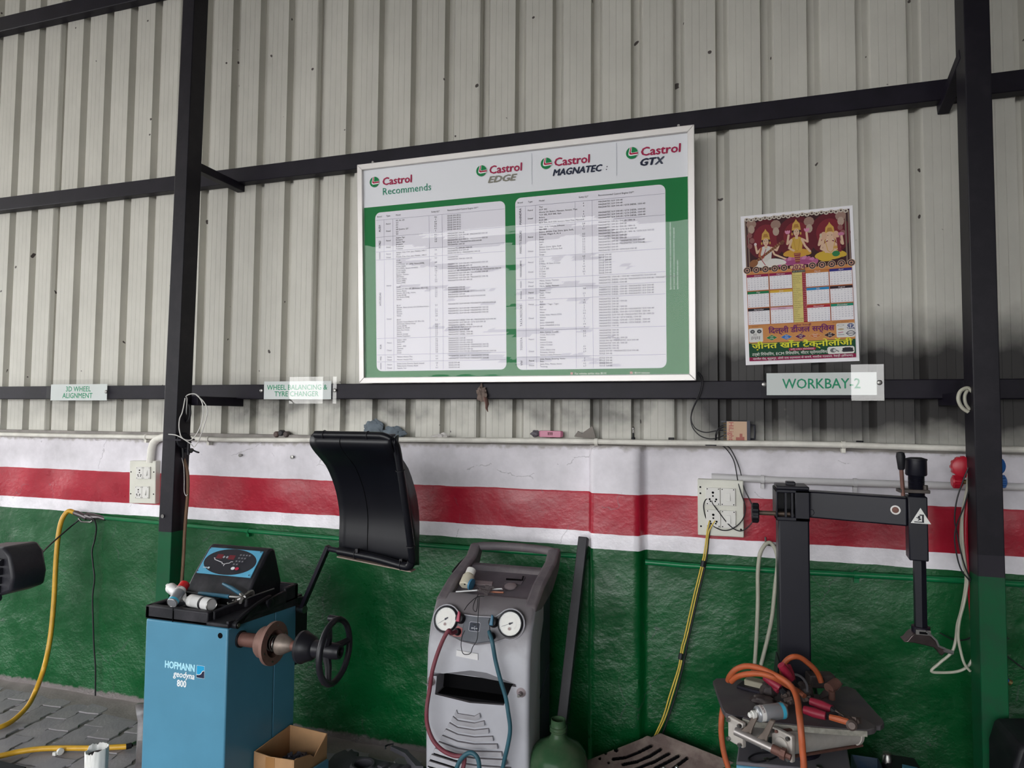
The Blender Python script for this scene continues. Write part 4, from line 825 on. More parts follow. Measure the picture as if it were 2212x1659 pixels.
# LED driver box
ld = (0.073,0.01,1.6713); lw = (0.1362-0.0270); lh = 1.7133-1.6295
t = thing('power_driver', (ld[0], .02, ZL), 'metal lamp driver box with a peach printed label on the ledge', 'power supply')
x0, x1, z0, z1 = 0.0269, 0.1341, ZL+.002, 1.7133
m = MB(); m.box((x0, .006, z0), (x1, .045, z1)); obj('casing', m, mat('driver_casing', '#3a3a42', .45, .4), t, bevel=.002)
for z in (z0+.003, z1-.004):
    m = MB(); m.box((x0-.02, .012, z-.003), (x0+.004, .04, z+.003)); obj('mounting_lip', m, mat('driver_casing'  , '#3a3a42'), t)
m = MB(); m.tube([(x1, .02, z0+.018), (x1+.018, .02, z0+.020), (x1+.020, .02, (z0+z1)/2), (x1+.018, .02, z1-.020), (x1, .02, z1-.018)], .005, 6); obj('mounting_ear', m, mat('driver_casing', ''), t)
DF = Frame((x0, .0058, z0)); dw, dh = x1-x0, z1-z0
P = Print(DF, .0002); P.rect(.006, .003, dw*.86, dh-.003, '#c2a48c'); P.rect(dw*.86, 0, dw-.001, dh, '#4a4a54'); P.poly([(dw*.42, dh*.08), (dw*.76, dh*.08), (dw*.76, dh*.28), (dw*.68, dh*.28), (dw*.68, dh*.42), (dw*.57, dh*.42), (dw*.57, dh*.26), (dw*.42, dh*.26)], '#a0625a'); P.done('label_print', t)
text('HiLight', DF, dw*.14, dh*.95, .030, '#a8585a', t, 'label_lettering', rot=-math.pi/2, width=dh*.82, bold=.01, h=.0008)
for k in range(7):
    m = MB(); m.cyl((x0-.008, .008, z0+.012+k*(dh-.024)/6), (x0+.004, .008, z0+.012+k*(dh-.024)/6), .0036, n=8); obj('terminal_screw', m, mat('brass', '#c8b48c', .3, 1, var=0), t)
def cable(name, pts, r, m_, label, cat='cable', k=8, n=7, group=None, **kw):
    m = MB(); m.tube([V(p) for p in pts], r, n, smooth=k); return single(name, m, m_, label, cat, group, **kw)
M_WIRE = mat('black_wire', '#15141a', .5, var=0); M_GREYHOSE = mat('grey_hose', '#a8a698', .45, var=.08); M_WHITEWIRE = mat('white_wire', '#c9c7c4', .45, var=.04)
cable('wire', [(-0.0897,-0.05,1.9345),(-0.0701,-0.03,1.9039),(-0.0809,-0.02,1.8367),(-0.1124,-0.005,1.769),(-0.1232,0,1.7199),(-0.1049,0,1.6775),(-0.062,0,1.659),(-0.0173,-0.002,1.6661),(0.0169,0.006,1.6696)], .0025, M_WIRE, 'thin black wire looping from the oil chart to the middle of the driver box')
cable('wire', [(-0.0938,-0.05,1.9303),(-0.0763,-0.03,1.8955),(-0.0912,-0.02,1.8261),(-0.1208,-0.004,1.7519),(-0.1212,0,1.6922),(-0.0927,0,1.6501),(-0.054,0,1.6317),(-0.0176,0,1.6323),(0.0187,0.006,1.6454)], .0025, M_WIRE, 'thin black wire looping from the oil chart to the bottom of the driver box')
cable('wire', [(0.0191,0.006,1.6938),(-0.0032,0,1.6789),(-0.0154,-0.004,1.6514),(-0.0175,-0.02,1.6266),(-0.0436,-0.034,1.6057),(-0.0116,-0.034,1.6022),(0.0222,-0.02,1.5941),(0.0613,-0.02,1.5349),(0.0778,-0.04,1.4443),(0.0907,-0.05,1.3928),(0.1072,-0.06,1.334),(0.0933,-0.06,1.2768),(0.0486,-0.055,1.2351),(-0.0003,-0.052,1.2297),(-0.0534,-0.05,1.2673),(-0.069,-0.05,1.3242),(-0.0608,-0.052,1.3578),(-0.0429,-0.048,1.3643)], .0024, M_WIRE, 'thin black wire hanging from the driver box into the upper socket, inner loop')
cable('wire', [(0.019,0.006,1.6854),(0.0008,0,1.6726),(-0.0114,-0.004,1.6473),(-0.0135,-0.02,1.6267),(-0.0275,-0.034,1.6102),(0.0123,-0.034,1.6069),(0.0479,-0.02,1.5863),(0.0847,-0.02,1.5046),(0.101,-0.04,1.4248),(0.1308,-0.05,1.3561),(0.1457,-0.05,1.3104),(0.13,-0.05,1.2612),(0.0872,-0.055,1.2292),(0.0429,-0.055,1.2489),(-0.0056,-0.052,1.3091),(-0.033,-0.051,1.3507),(-0.0191,-0.048,1.3654)], .0024, M_WIRE, 'thin black wire from the driver box to the socket, outer loop past the black knob')
pk = (-0.0365,-0.034,1.608); m = MB(); m.cbox((pk[0], pk[1], pk[2]), (.05, .014, .016)); single('cable_joint', m, M_BLACKPLASTIC, 'black plastic cable joint on the conduit below the driver box', 'cable joint', bevel=.003)
M_YEL = mat('yellow_wire', '#d0b44c', .45, var=.08)
cable('cable', [(-0.0434,-0.05,1.2679),(-0.0514,-0.06,1.2362),(-0.0555,-0.06,1.2114),(-0.0661,-0.05,1.1312),(-0.0804,-0.05,1.0647),(-0.1151,-0.05,0.9228),(-0.152,-0.05,0.7559),(-0.1684,-0.05,0.6929),(-0.1808,-0.05,0.61),(-0.219,-0.06,0.4869),(-0.2498,-0.06,0.3813),(-0.2887,-0.06,0.2904)], .0032, M_YEL, 'yellow wire from the lower socket down to the rusty skid plate')
cable('cable', [(-0.0197,-0.05,1.2692),(-0.0396,-0.056,1.2362),(-0.0497,-0.056,1.205),(-0.0582,-0.046,1.131),(-0.0767,-0.046,1.0436),(-0.1053,-0.046,0.9226),(-0.1422,-0.046,0.7557),(-0.1606,-0.046,0.6884),(-0.173,-0.046,0.6095),(-0.2076,-0.05,0.4845),(-0.2404,-0.05,0.3784),(-0.2794,-0.05,0.2914)], .0030, M_YEL, 'second yellow wire twisted beside the first below the lower socket')
cable('cable', [(-0.0395,-0.048,1.2616),(-0.0458,-0.05,1.2144),(-0.0565,-0.04,1.1094),(-0.0729,-0.04,1.0262),(-0.1016,-0.04,0.901),(-0.1385,-0.04,0.7338),(-0.1632,-0.04,0.6085),(-0.1941,-0.04,0.4824),(-0.2351,-0.04,0.3545),(-0.2557,-0.04,0.2904)], .0042, M_WIRE, 'black cable from the lower socket hanging behind the yellow wires')
for px in ((-0.0734,-0.052,1.0738), (-0.1715,-0.052,0.6565)):
    m = MB(); m.cyl((px[0]-.002, px[1], px[2]-.013), (px[0]+.003, px[1]+.004, px[2]+.013), .011, n=10); single('cable_tape', m, M_RUBBER, 'black tape round the yellow wires near the pipe' if px[2] > .9 else 'black tape round the yellow wires, the lower band', 'tape', 'tape bands on the yellow wires')
t = thing('wall_hook', (0.1957,-0.02,1.1795), 'bent steel rod hook holding the grey hose beside the tyre changer', 'hook')
m = MB(); m.tube([(0.2616,0,1.1641),(0.2178,-0.03,1.1707),(0.196,-0.045,1.174),(0.1901,-0.05,1.1805),(0.1894,-0.05,1.2084)], .0042, 8); obj('rod', m, M_STEEL, t)
cable('hose', [(0.1392,-0.06,0.6514),(0.1478,-0.06,0.7705),(0.155,-0.06,0.9293),(0.1561,-0.06,1.0485),(0.1644,-0.06,1.1288),(0.1821,-0.055,1.1689),(0.2014,-0.05,1.1852),(0.2164,-0.05,1.1782),(0.2307,-0.055,1.1523),(0.2373,-0.06,1.1042),(0.225,-0.06,0.9947),(0.2126,-0.06,0.8755),(0.1929,-0.06,0.7753),(0.1656,-0.06,0.6624)], .0085, M_GREYHOSE, 'pale grey hose looped over the wall hook left of the tyre changer post', 'hose', n=10)

# ---- left column: white coil, pressure gauge, brown hose
YG = -.33
cable('wire', [(-2.6981,-0.33,1.6948),(-2.6851,-0.34,1.7585),(-2.6648,-0.36,1.802),(-2.6523,-0.38,1.8159),(-2.6041,-0.4,1.8272),(-2.5656,-0.4,1.8223),(-2.5321,-0.4,1.7866),(-2.5214,-0.4,1.7345),(-2.5281,-0.4,1.6823),(-2.5496,-0.4,1.6347),(-2.5833,-0.4,1.5962),(-2.6088,-0.41,1.589),(-2.6353,-0.42,1.6054),(-2.6519,-0.42,1.6502),(-2.6509,-0.42,1.6978),(-2.6442,-0.41,1.7337),(-2.6388,-0.4,1.8057)], .0028, M_WHITEWIRE, 'loose coil of thin white wire hanging on the left column', 'wire coil')
cable('wire', [(-2.729,-0.41,1.6179),(-2.6761,-0.415,1.6141),(-2.6231,-0.42,1.5961),(-2.5846,-0.41,1.5705),(-2.57,-0.4,1.5562),(-2.5368,-0.4,1.6042),(-2.5026,-0.4,1.6991),(-2.4957,-0.4,1.7465),(-2.5204,-0.4,1.7866),(-2.5732,-0.395,1.8225)], .0026, M_WHITEWIRE, 'white wire end trailing across the left column below the coil')
cable('hose', [(-2.6954,-0.33,1.7782),(-2.6768,-0.33,1.7685),(-2.6692,-0.33,1.7293),(-2.677,-0.33,1.6975),(-2.6916,-0.33,1.6827),(-2.7096,-0.33,1.6776)], .0058, M_RUBBER, 'short black hose curling from the rail bracket on the left column', 'hose', n=8)
g0 = (-2.6631,-0.34,1.5857)
t = thing('air_regulator', (g0[0], g0[1], g0[2]-.08), 'black air regulator with a round dial on the side of the left column', 'regulator')
m = MB(); m.lathe((g0[0]-.055, g0[1]+.0, g0[2]), (.9, -.45, 0), [(0, .030), (.02, .036), (.03, .038), (.05, .038), (.054, .034)], 24); obj('regulator_body', m, M_BLACKPLASTIC, t, bevel=.002)
m = MB()
for k in range(20):
    a = 2*math.pi*k/20; x, y, z = axes((.9, -.45, 0)); c = V(g0)+Vector((-.055, 0, 0))+z*.038 + x*(.038*math.cos(a)) + y*(.038*math.sin(a)); m.cyl(c-z*.01, c+z*.012, .003, n=6)
obj('knurling', m, M_BLACKPLASTIC, t)
v0 = (-2.6545,-0.35,1.5306)
m = MB(); m.cyl((v0[0]-.055, v0[1]+.02, v0[2]), (v0[0]+.018, v0[1], v0[2]), .011, n=10); m.cyl((v0[0], v0[1], v0[2]-.02), (v0[0], v0[1], v0[2]+.05), .008, n=8); obj('valve_body', m, M_BLACKPLASTIC, t)
m = MB(); m.tube([(-2.638,-0.355,1.536),(-2.617,-0.355,1.5341),(-2.5989,-0.355,1.5273),(-2.5825,-0.355,1.5241)], .0045, 8); obj('valve_lever', m, M_BLACKPLASTIC, t)
m = MB(); m.lathe((-2.6320, -.356, 1.5362), (.9, -.4, 0), [(0, .010), (.012, .010)], 10); obj('lever_nut', m, M_STEEL, t)
m = MB(); m.tube([(-2.6913,-0.35,1.5491),(-2.6869,-0.35,1.5153),(-2.6862,-0.35,1.496)], .008, 8); obj('drain_cock', m, M_BLACKPLASTIC, t)
cable('hose', [(-2.7055,-0.33,1.4992),(-2.6952,-0.33,1.4703),(-2.6784,-0.33,1.4294),(-2.67,-0.33,1.3691),(-2.6696,-0.33,1.2845),(-2.6753,-0.33,1.1997),(-2.6805,-0.33,1.1031),(-2.6826,-0.33,1.0068),(-2.6852,-0.33,0.9228),(-2.6904,-0.33,0.8267),(-2.695,-0.33,0.7189)], .0085, mat('brown_hose', '#6e5440', .6, var=.15), 'brown air hose hanging down beside the left column', 'hose', n=10)
cable('wire', [(-2.6985,-0.35,1.5029),(-2.681,-0.35,1.4429),(-2.6751,-0.35,1.3707),(-2.673,-0.35,1.3179),(-2.6601,-0.35,1.2968),(-2.6515,-0.35,1.3043)], .0018, M_WHITEWIRE, 'thin white wire end hanging beside the brown hose')

# ---- far left: yellow air hose on its coupling, black cable, alignment head
cpl = [(-3.7766,-0.06,1.1146),(-3.7199,-0.06,1.1035),(-3.6672,-0.06,1.0867)]
t = thing('hose_coupling', cpl[1], 'steel air coupling joining the yellow hose to the green pipe', 'coupling')
m = MB(); m.tube([(-3.7757,-0.07,1.1188),(-3.7515,-0.065,1.1109),(-3.7198,-0.06,1.1007),(-3.6865,-0.05,1.087)], [.012, .017, .015, .018], 12); obj('coupling_body', m, mat('coupling_steel', '#6c6668', .4, .8), t)
m = MB(); m.tube([(-3.6945,-0.05,1.0978),(-3.6542,-0.04,1.0901),(-3.6107,-0.03,1.091),(-3.5694,-0.024,1.0811)], [.020, .022, .012, .012], 10); obj('valve', m, mat('coupling_steel', ''), t)
m = MB(); m.tube([(-3.741,-0.06,1.0799),(-3.7177,-0.06,1.0616),(-3.6438,-0.06,1.0628),(-3.6296,-0.06,1.072)], .006, 8); obj('valve_handle', m, M_STEEL, t)
M_YHOSE = mat('yellow_air_hose', '#c99a2c', .38, var=.12, scale=16, dust=.25, dustcol='#7a5a2c')
cable('air_hose', [(-3.7681,-0.07,1.1164),(-3.8012,-0.08,1.1245),(-3.8191,-0.1,1.0871),(-3.8294,-0.11,1.0266),(-3.8301,-0.12,0.9309),(-3.8239,-0.13,0.7812),(-3.8132,-0.14,0.6196),(-3.7994,-0.16,0.436),(-3.7829,-0.19,0.3126),(-3.7491,-0.24,0.2277)] + [(-3.8358,-0.2101,0.1),(-3.7807,-0.2976,0.05),(-3.7429,-0.4016,0.022),(-3.7343,-0.4817,0.018),(-3.7705,-0.5978,0.018)], .0135, M_YHOSE, 'yellow air hose hanging from the coupling on the wall to the floor', 'hose', n=10)
cable('air_hose', [(-3.522,-0.7827,0.016),(-3.4275,-0.6956,0.016),(-3.3819,-0.6374,0.016),(-3.3016,-0.5789,0.016),(-3.1975,-0.5371,0.016),(-3.0644,-0.4929,0.016),(-2.9614,-0.4488,0.016),(-2.9094,-0.4241,0.016)], .0135, M_YHOSE, 'yellow air hose lying across the pavers with a steel end fitting', 'hose', n=10)
e = [(-2.9129,-0.4321,0.018),(-2.8982,-0.4121,0.018),(-2.9013,-0.398,0.018),(-2.8954,-0.3807,0.018)]
t = thing('hose_fitting', (e[1][0], e[1][1], 0), 'steel quick fitting on the end of the yellow hose on the floor', 'fitting')
m = MB(); m.tube(e[:2], .014, 10); obj('ferrule', m, M_RUBBER, t)
m = MB(); m.tube([e[1], e[2], e[3]], [.010, .011, .011], 10); obj('nipple', m, M_STEEL, t)
tt = (-3.1868,-0.5686,0.03); m = MB(); m.cyl((tt[0]-.006, tt[1], .016), (tt[0]+.006, tt[1]-.003, .016), .0175, n=10); m.cbox((tt[0]-.012, tt[1]-.02, .012), (.02, .014, .016)); single('hose_tie', m, M_WHITEPLASTIC, 'white tie round the yellow hose on the floor', 'tie', bevel=.002)
cable('cable', [(-3.668,-0.06,1.1034),(-3.6307,-0.05,1.0788),(-3.6215,-0.04,1.0276),(-3.6406,-0.03,0.9549),(-3.6591,-0.03,0.8838),(-3.6475,-0.03,0.8009),(-3.6322,-0.03,0.7186),(-3.6412,-0.03,0.6068),(-3.6305,-0.03,0.4695),(-3.6148,-0.03,0.3058),(-3.5984,-0.03,0.198),(-3.5915,-0.03,0.0623),(-3.5897,-0.03,0.0271)], .0046, M_WIRE, 'black cable hanging straight down the green wall beside the yellow hose')
ah = (-3.1968,-0.9,0.9947)
M_HEAD = mat('head_plastic', '#17171e', .45, var=.1, bump=.1, bscale=250, dust=.2, dustcol='#4c4a52')
t = thing('alignment_head', (-3.30, -.9, 0), 'black ribbed wheel alignment head at the edge of the picture', 'alignment sensor')
m = MB(); pr = [1.0987, 1.1169, 1.0802, 0.9874, 0.9237, 0.8967, 0.8681]
px_ = [-3.2921, -3.0866, -3.0440, -3.0179, -3.0288, -3.1022, -3.2773]
m.prism([(x, -.97, z) for x, z in zip(px_, pr)], (0, .16, 0)); obj('housing', m, M_HEAD, t, bevel=.012)
for k in range(5):
    z = 1.0543 - k*.040; m = MB(); m.cyl((-3.32, -.975, z), (-3.075-.004*k, -.975, z-.004), .016, n=10); obj('grip_rib', m, M_HEAD, t)
m = MB(); m.beam((-3.34, -.89, .0), (-3.34, -.89, 1.0), .05, .05, (0, 1, 0)); m.cbox((-3.34, -.89, .012), (.3, .3, .024)); obj('stand', m, M_BLACKSTEEL, t)
cable('cable', [(-3.7333,-0.06,1.0747),(-3.7636,-0.1,1.0288),(-3.6528,-0.3,0.9747),(-3.4116,-0.55,0.975),(-3.0708,-0.86,1.0148)], .0046, M_WIRE, 'black lead slung from the coupling to the alignment head')
# ---- right column: refrigerant manifold and hoses
M_RED = mat('red_plastic', '#a8182c', .35, var=.08); M_BLU = mat('blue_plastic', '#1f5a9e', .35, var=.08); M_REDH = mat('red_hose', '#a8142c', .4, var=.08)
mc = (0.935,-0.2,1.547)
t = thing('gauge_manifold', (mc[0], mc[1], mc[2]-.1), 'refrigerant gauge manifold with red and blue dials hung behind the right column', 'gauge set')
def dial(p, mt, nm):
    m = MB(); m.lathe((p[0], p[1]+.02, p[2]), (0, -1, 0), [(0, .034), (.006, .040), (.030, .040), (.034, .034), (.034, .0)], 24, cap=False)
    for k in range(12):
        a = 2*math.pi*k/12; m.cbox((p[0]+.039*math.cos(a), p[1]+.006, p[2]+.039*math.sin(a)), (.006, .02, .010), ry=-a)
    obj(nm, m, mt, t)
dial((0.8966,-0.2,1.5441), M_RED, 'red_dial'); dial((0.9927,-0.2,1.5523), M_BLU, 'blue_dial')
def knob(p, q, mt, nm):
    m = MB(); d = V(q)-V(p); m.lathe(p, d, [(0, .018), (.004, .022), (d.length-.004, .022), (d.length, .017)], 18)
    x, y, z = axes(d)
    for k in range(14):
        a = 2*math.pi*k/14; c = V(p)+x*(.0225*math.cos(a))+y*(.0225*math.sin(a)); m.cyl(c+z*.004, c+z*(d.length-.004), .003, n=5)
    obj(nm, m, mt, t)
a_ = (0.8908,-0.2,1.4872); b_ = (1.0079,-0.2,1.4933)
knob((a_[0], a_[1], a_[2]), (a_[0]-.034, a_[1], a_[2]), M_RED, 'red_valve_knob'); knob((b_[0]-.005, b_[1], b_[2]), (b_[0]+.026, b_[1], b_[2]), M_BLU, 'blue_valve_knob')
m = MB(); m.cyl((a_[0], a_[1], a_[2]), (b_[0], b_[1], b_[2]), .009, n=10); m.cbox(((a_[0]+b_[0])/2, a_[1], a_[2]), (.07, .03, .035)); m.cbox(((a_[0]+b_[0])/2, a_[1]+.005, a_[2]+.05), (.02, .015, .1)); obj('manifold_block', m, mat('brass_block', '#8a7850', .4, .8), t)
cable('refrigerant_hose', [(0.9209,-0.2,1.4636),(0.9075,-0.2,1.4101),(0.8998,-0.2,1.3392),(0.8981,-0.2,1.26),(0.9011,-0.2,1.1902),(0.9057,-0.2,1.1206),(0.9114,-0.2,1.0341),(0.9167,-0.2,0.9306),(0.9245,-0.2,0.8108)], .0095, M_REDH, 'red refrigerant hose hanging behind the right column', 'hose', n=10)
cable('hose', [(0.9114,-0.22,1.7295),(0.9123,-0.22,1.6323),(0.906,-0.21,1.4816),(0.892,-0.21,1.4018),(0.8828,-0.21,1.331),(0.8796,-0.21,1.2519),(0.8857,-0.21,1.1823),(0.8937,-0.21,1.1307),(0.8878,-0.21,1.0693),(0.877,-0.2,0.9961),(0.8637,-0.2,0.9426),(0.8562,-0.2,0.881),(0.8414,-0.2,0.8359),(0.802,-0.2,0.7931),(0.7733,-0.2,0.7582),(0.8167,-0.2,0.7583),(0.863,-0.2,0.769),(0.8939,-0.2,0.79),(0.9096,-0.2,0.8177)], .0052, M_GREYHOSE, 'pale thin hose trailing past the right column to a loop near the mount head', 'hose', n=8)
cable('hose', [(0.9039,-0.22,1.4561),(0.8856,-0.22,1.3852),(0.8817,-0.22,1.28),(0.8899,-0.22,1.1673),(0.8948,-0.22,1.1157),(0.8825,-0.22,1.0367),(0.8658,-0.22,0.966),(0.8599,-0.22,0.9049),(0.8678,-0.22,0.8455),(0.8789,-0.22,0.8038),(0.8965,-0.22,0.7802)], .0048, M_GREYHOSE, 'second pale thin hose hanging close beside the first behind the right column', 'hose', n=8)
cable('wire', [(0.9012,-0.24,1.5453),(0.8818,-0.24,1.4922),(0.8605,-0.24,1.4215),(0.8514,-0.24,1.3512),(0.8566,-0.24,1.3079),(0.8686,-0.24,1.2305),(0.8824,-0.24,1.171),(0.8994,-0.24,1.1258)], .0026, M_WIRE, 'thin black wire bowed out beside the manifold, upper strand')
cable('wire', [(0.8992,-0.24,1.458),(0.8828,-0.24,1.3963),(0.8602,-0.24,1.3342),(0.8499,-0.24,1.2814),(0.8547,-0.24,1.2209),(0.8686,-0.24,1.1613),(0.8978,-0.24,1.1188)], .0026, M_WIRE, 'thin black wire crossing the other beside the manifold')
cable('wire', [(0.8505,-0.03,0.8599),(0.899,-0.03,0.8374),(0.9394,-0.03,0.8417),(0.9638,-0.03,0.8571),(1.0122,-0.03,0.8858),(1.0901,-0.03,0.8614)], .0026, M_WIRE, 'thin black wire sagging along the green wall by the right column')
cable('wire', [(0.9962,-0.03,0.8787),(1.0424,-0.03,0.8292),(1.0959,-0.03,0.7811),(1.1368,-0.03,0.7501)], .0026, M_WIRE, 'thin black wire slanting down the green wall right of the column')
t = thing('hose_end', (1.0241,-0.2,0.7461), 'short blue hose with a brass end behind the foot of the right column', 'hose')
m = MB(); m.tube([(0.977,-0.2,0.8169),(0.9984,-0.2,0.782),(1.0098,-0.2,0.7629),(1.0242,-0.2,0.7512)], .0085, 10); obj('hose_body', m, M_BLU, t)
m = MB(); m.tube([(1.0228,-0.2,0.7527),(1.0329,-0.2,0.7472)], .011, 10); obj('brass_end', m, mat('brass_block', ''), t)
cable('wire_loop', [(0.8965,-0.27,1.7555),(0.8758,-0.27,1.7729),(0.8644,-0.27,1.8043),(0.8726,-0.27,1.8341),(0.8955,-0.27,1.8463),(0.9102,-0.27,1.8322)], .0068, M_GREYHOSE, 'grey hose loop sticking out at the rail beside the right column', 'hose', n=8)
cable('wire_loop', [(0.9043,-0.26,1.7644),(0.8912,-0.26,1.7871),(0.8888,-0.26,1.8151),(0.8984,-0.26,1.8379),(0.9137,-0.26,1.8466)], .0058, M_GREYHOSE, 'smaller inner hose loop at the rail beside the right column', 'hose', n=8)

for k_, p_ in enumerate(((-2.6027,0,1.4916), (-2.2579,0,1.49))):
    m = MB(); m.lathe((p_[0], .02, p_[2]), (0, -1, 0), [(0, .006), (.035, .006), (.036, .010), (.042, .010), (.043, .005)], 8); single('anchor_bolt', m, M_STEEL, ('small steel anchor bolt in the white band right of the column hose', 'steel anchor bolt in the white band near the wheel guard')[k_], 'bolt', 'anchor bolts in the white wall band')

def bake(o, cutters=()):
    """apply the bevel and cut openings, so the hole is real geometry"""
    tmp = []
    for mb in cutters:
        bmesh.ops.recalc_face_normals(mb.b, faces=mb.b.faces); me = bpy.data.meshes.new('cut'); mb.b.to_mesh(me); mb.b.free()
        c = bpy.data.objects.new('cut', me); COL.objects.link(c); tmp.append(c)
        md = o.modifiers.new('cut', 'BOOLEAN'); md.operation = 'DIFFERENCE'; md.object = c; md.solver = 'EXACT'
    bpy.context.view_layer.update(); dg = bpy.context.evaluated_depsgraph_get()
    me = bpy.data.meshes.new_from_object(o.evaluated_get(dg)); o.modifiers.clear(); o.data = me
    for c in tmp: bpy.data.objects.remove(c)
    me.shade_smooth(); me.set_sharp_from_angle(angle=math.radians(32)); return o

# ================================================================ wheel balancer
BX0, BX1, BYF, BYB = -2.313, -1.896, -.916, -.46
wb = thing('wheel_balancer', ((BX0+BX1)/2, (BYF+BYB)/2, 0), 'blue wheel balancer with black tool tray, display and raised wheel guard', 'wheel balancer')
m = MB(); m.box((BX0, BYF, .0), (BX1, -.615, .86)); obj('cabinet_front', m, M_BLUE, wb, bevel=.006)
m = MB(); m.box((BX0+.001, -.612, .0), (BX1-.001, BYB, .86)); obj('cabinet_rear', m, M_BLUE, wb, bevel=.004)
M_TRAY = mat('tray_plastic', '#121319', .5, var=.15, scale=14, dust=.4, dustcol='#48444a', bump=.12, bscale=300, spec=.35)
m = MB()
ty0, ty1, tx0, tx1 = BYF-.004, BYB+.006, BX0-.003, BX1+.004
m.box((tx0, ty0, .862), (tx1, ty1, .880))                                          # floor
for lo, hi in (((tx0, ty0, .862), (tx1-.10, ty0+.030, .918)), ((tx0, ty0, .862), (tx0+.026, ty1, .918)), ((tx1-.020, -.55, .862), (tx1, ty1, .935)), ((tx0, ty1-.03, .862), (tx1, ty1, .935)),
               ((tx0+.10, -.80, .862), (tx0+.115, -.66, .912)), ((tx0+.14, ty0, .862), (tx0+.158, -.78, .914)), ((tx0, -.80, .862), (-2.0, -.785, .912)), ((-2.005, -.89, .862), (-1.985, -.60, .915)), ((-2.12, -.79, .862), (-2.105, -.66, .914)), ((tx0, -.715, .862), (-1.99, -.70, .925))):
    m.box(lo, hi)
obj('tool_tray', m, M_TRAY, wb, bevel=.006)
m = MB(); m.prism([(BX1+.003, ty0+.004, .861), (BX1+.003, ty1, .832), (BX1+.003, ty1, .925), (BX1+.003, -.6, .92), (BX1+.003, -.75, .905), (BX1+.003, ty0+.06, .884), (BX1+.003, ty0+.004, .89)], (-.012, 0, 0)); obj('tray_skirt', m, M_TRAY, wb, bevel=.003)
m = MB(); m.box((tx0+.145, ty0-.0012, .862), (tx0+.148, ty0+.002, .917)); obj('tray_seam', m, M_HOLE, wb)
# display console
prof = [(-.715, .880), (-.705, .935), (-.668, .988), (-.660, .997), (-.572, 1.098), (-.560, 1.106), (-.540, 1.108), (-.525, 1.098), (-.475, .95), (-.468, .880)]
m = MB(); m.rings([[(-2.308, y, z) for y, z in prof], [(-1.972, y, z) for y, z in prof]]); obj('console', m, M_TRAY, wb, bevel=.010)
CF = Frame((-2.292, -.6620, .9965), (1, 0, 0), (0, .088, .101)); cw, ch = .296, .1325
m = MB(); m.rings([[CF.p(a, b, h) for a, b in ((0, 0), (cw, 0), (cw, ch), (0, ch))] for h in (-.004, .003)]); obj('display_panel', m, mat('panel_blue', '#4f96b6', .35), wb, bevel=.002)
P = Print(CF, .0032); P.ell(cw/2, ch/2, cw*.478, ch*.488, '#1c1c24', 40)
P.rect(.062, .078, .096, .100, '#5a1620'); P.rect(.128, .078, .162, .100, '#5a1620')
for x in (.103, .121): P.ell(x, .088, .006, .006, '#8c8c92', 8)
P.line([(.052, .079), (.058, .079), (.060, .072), (.110, .060), (.112, .054), (.126, .053), (.126, .043), (.127, .053), (.137, .058), (.150, .060), (.154, .067), (.165, .068)], .0026, '#c4c4c8')
for r_ in range(4):
    for c2 in range(4 if r_ < 1 else 3 if r_ < 3 else 2):
        x, y = .188+.0165*c2+(.004 if r_ else 0)-.004*r_, .104-.0165*r_; P.ell(x, y, .0068, .0055, '#6c6c74', 12); P.ell(x, y, .0060, .0048, '#24242c', 12); P.rect(x-.002, y-.0015, x+.002, y+.0015, '#b0b0b4')
P.ell(.186, .034, .0105, .0075, '#c8c8cc', 14); P.ell(.208, .034, .0105, .0075, '#9c1c38', 14)
P.rect(.026, .025, .050, .029, '#a8b4bc'); P.rect(.052, .022, .062, .031, '#a8b4bc')
for a, b in ((.008, .008), (cw-.008, .008), (.008, ch-.008), (cw-.008, ch-.008)): P.ell(a, b, .0032, .0032, '#30303a', 10)
P.done('panel_print', wb)
BF = Frame((0, BYF-.0004, 0))
text('HOFMANN', BF, -2.206, .672, .040, '#a8dcec', wb, 'maker_lettering', bold=.06, width=.150, h=.0006)
text('geodyna', BF, -2.160, .641, .036, '#e4e8ea', wb, 'maker_lettering', bold=.03, shear=.2, width=.108, h=.0006)
text('800', BF, -2.140, .604, .038, '#e4e8ea', wb, 'maker_lettering', bold=.04, width=.046, h=.0006)
P = Print(BF, .0004); x0, z0 = -2.043, .650; s_ = .040
P.rect(x0, z0, x0+s_, z0+s_*1.25, '#d8e4e8'); P.rect(x0+.001, z0+.001, x0+s_-.001, z0+s_*1.25-.001, '#1b93c4')
P.poly([(x0+.001, z0+.001), (x0+s_-.001, z0+.001), (x0+s_-.001, z0+.030), (x0+.030, z0+.028), (x0+.022, z0+.016), (x0+.012, z0+.012), (x0+.001, z0+.012)], '#1a1f38')
P.line([(x0+.001, z0+.013), (x0+.012, z0+.013), (x0+.022, z0+.017), (x0+.030, z0+.029), (x0+s_-.001, z0+.031)], .002, '#e8eef0'); P.done('maker_logo', wb)
m = MB(); m.cyl((-1.931, BYF-.002, .830), (-1.931, BYF+.004, .830), .011, n=16); obj('plug_hole', m, M_HOLE, wb)
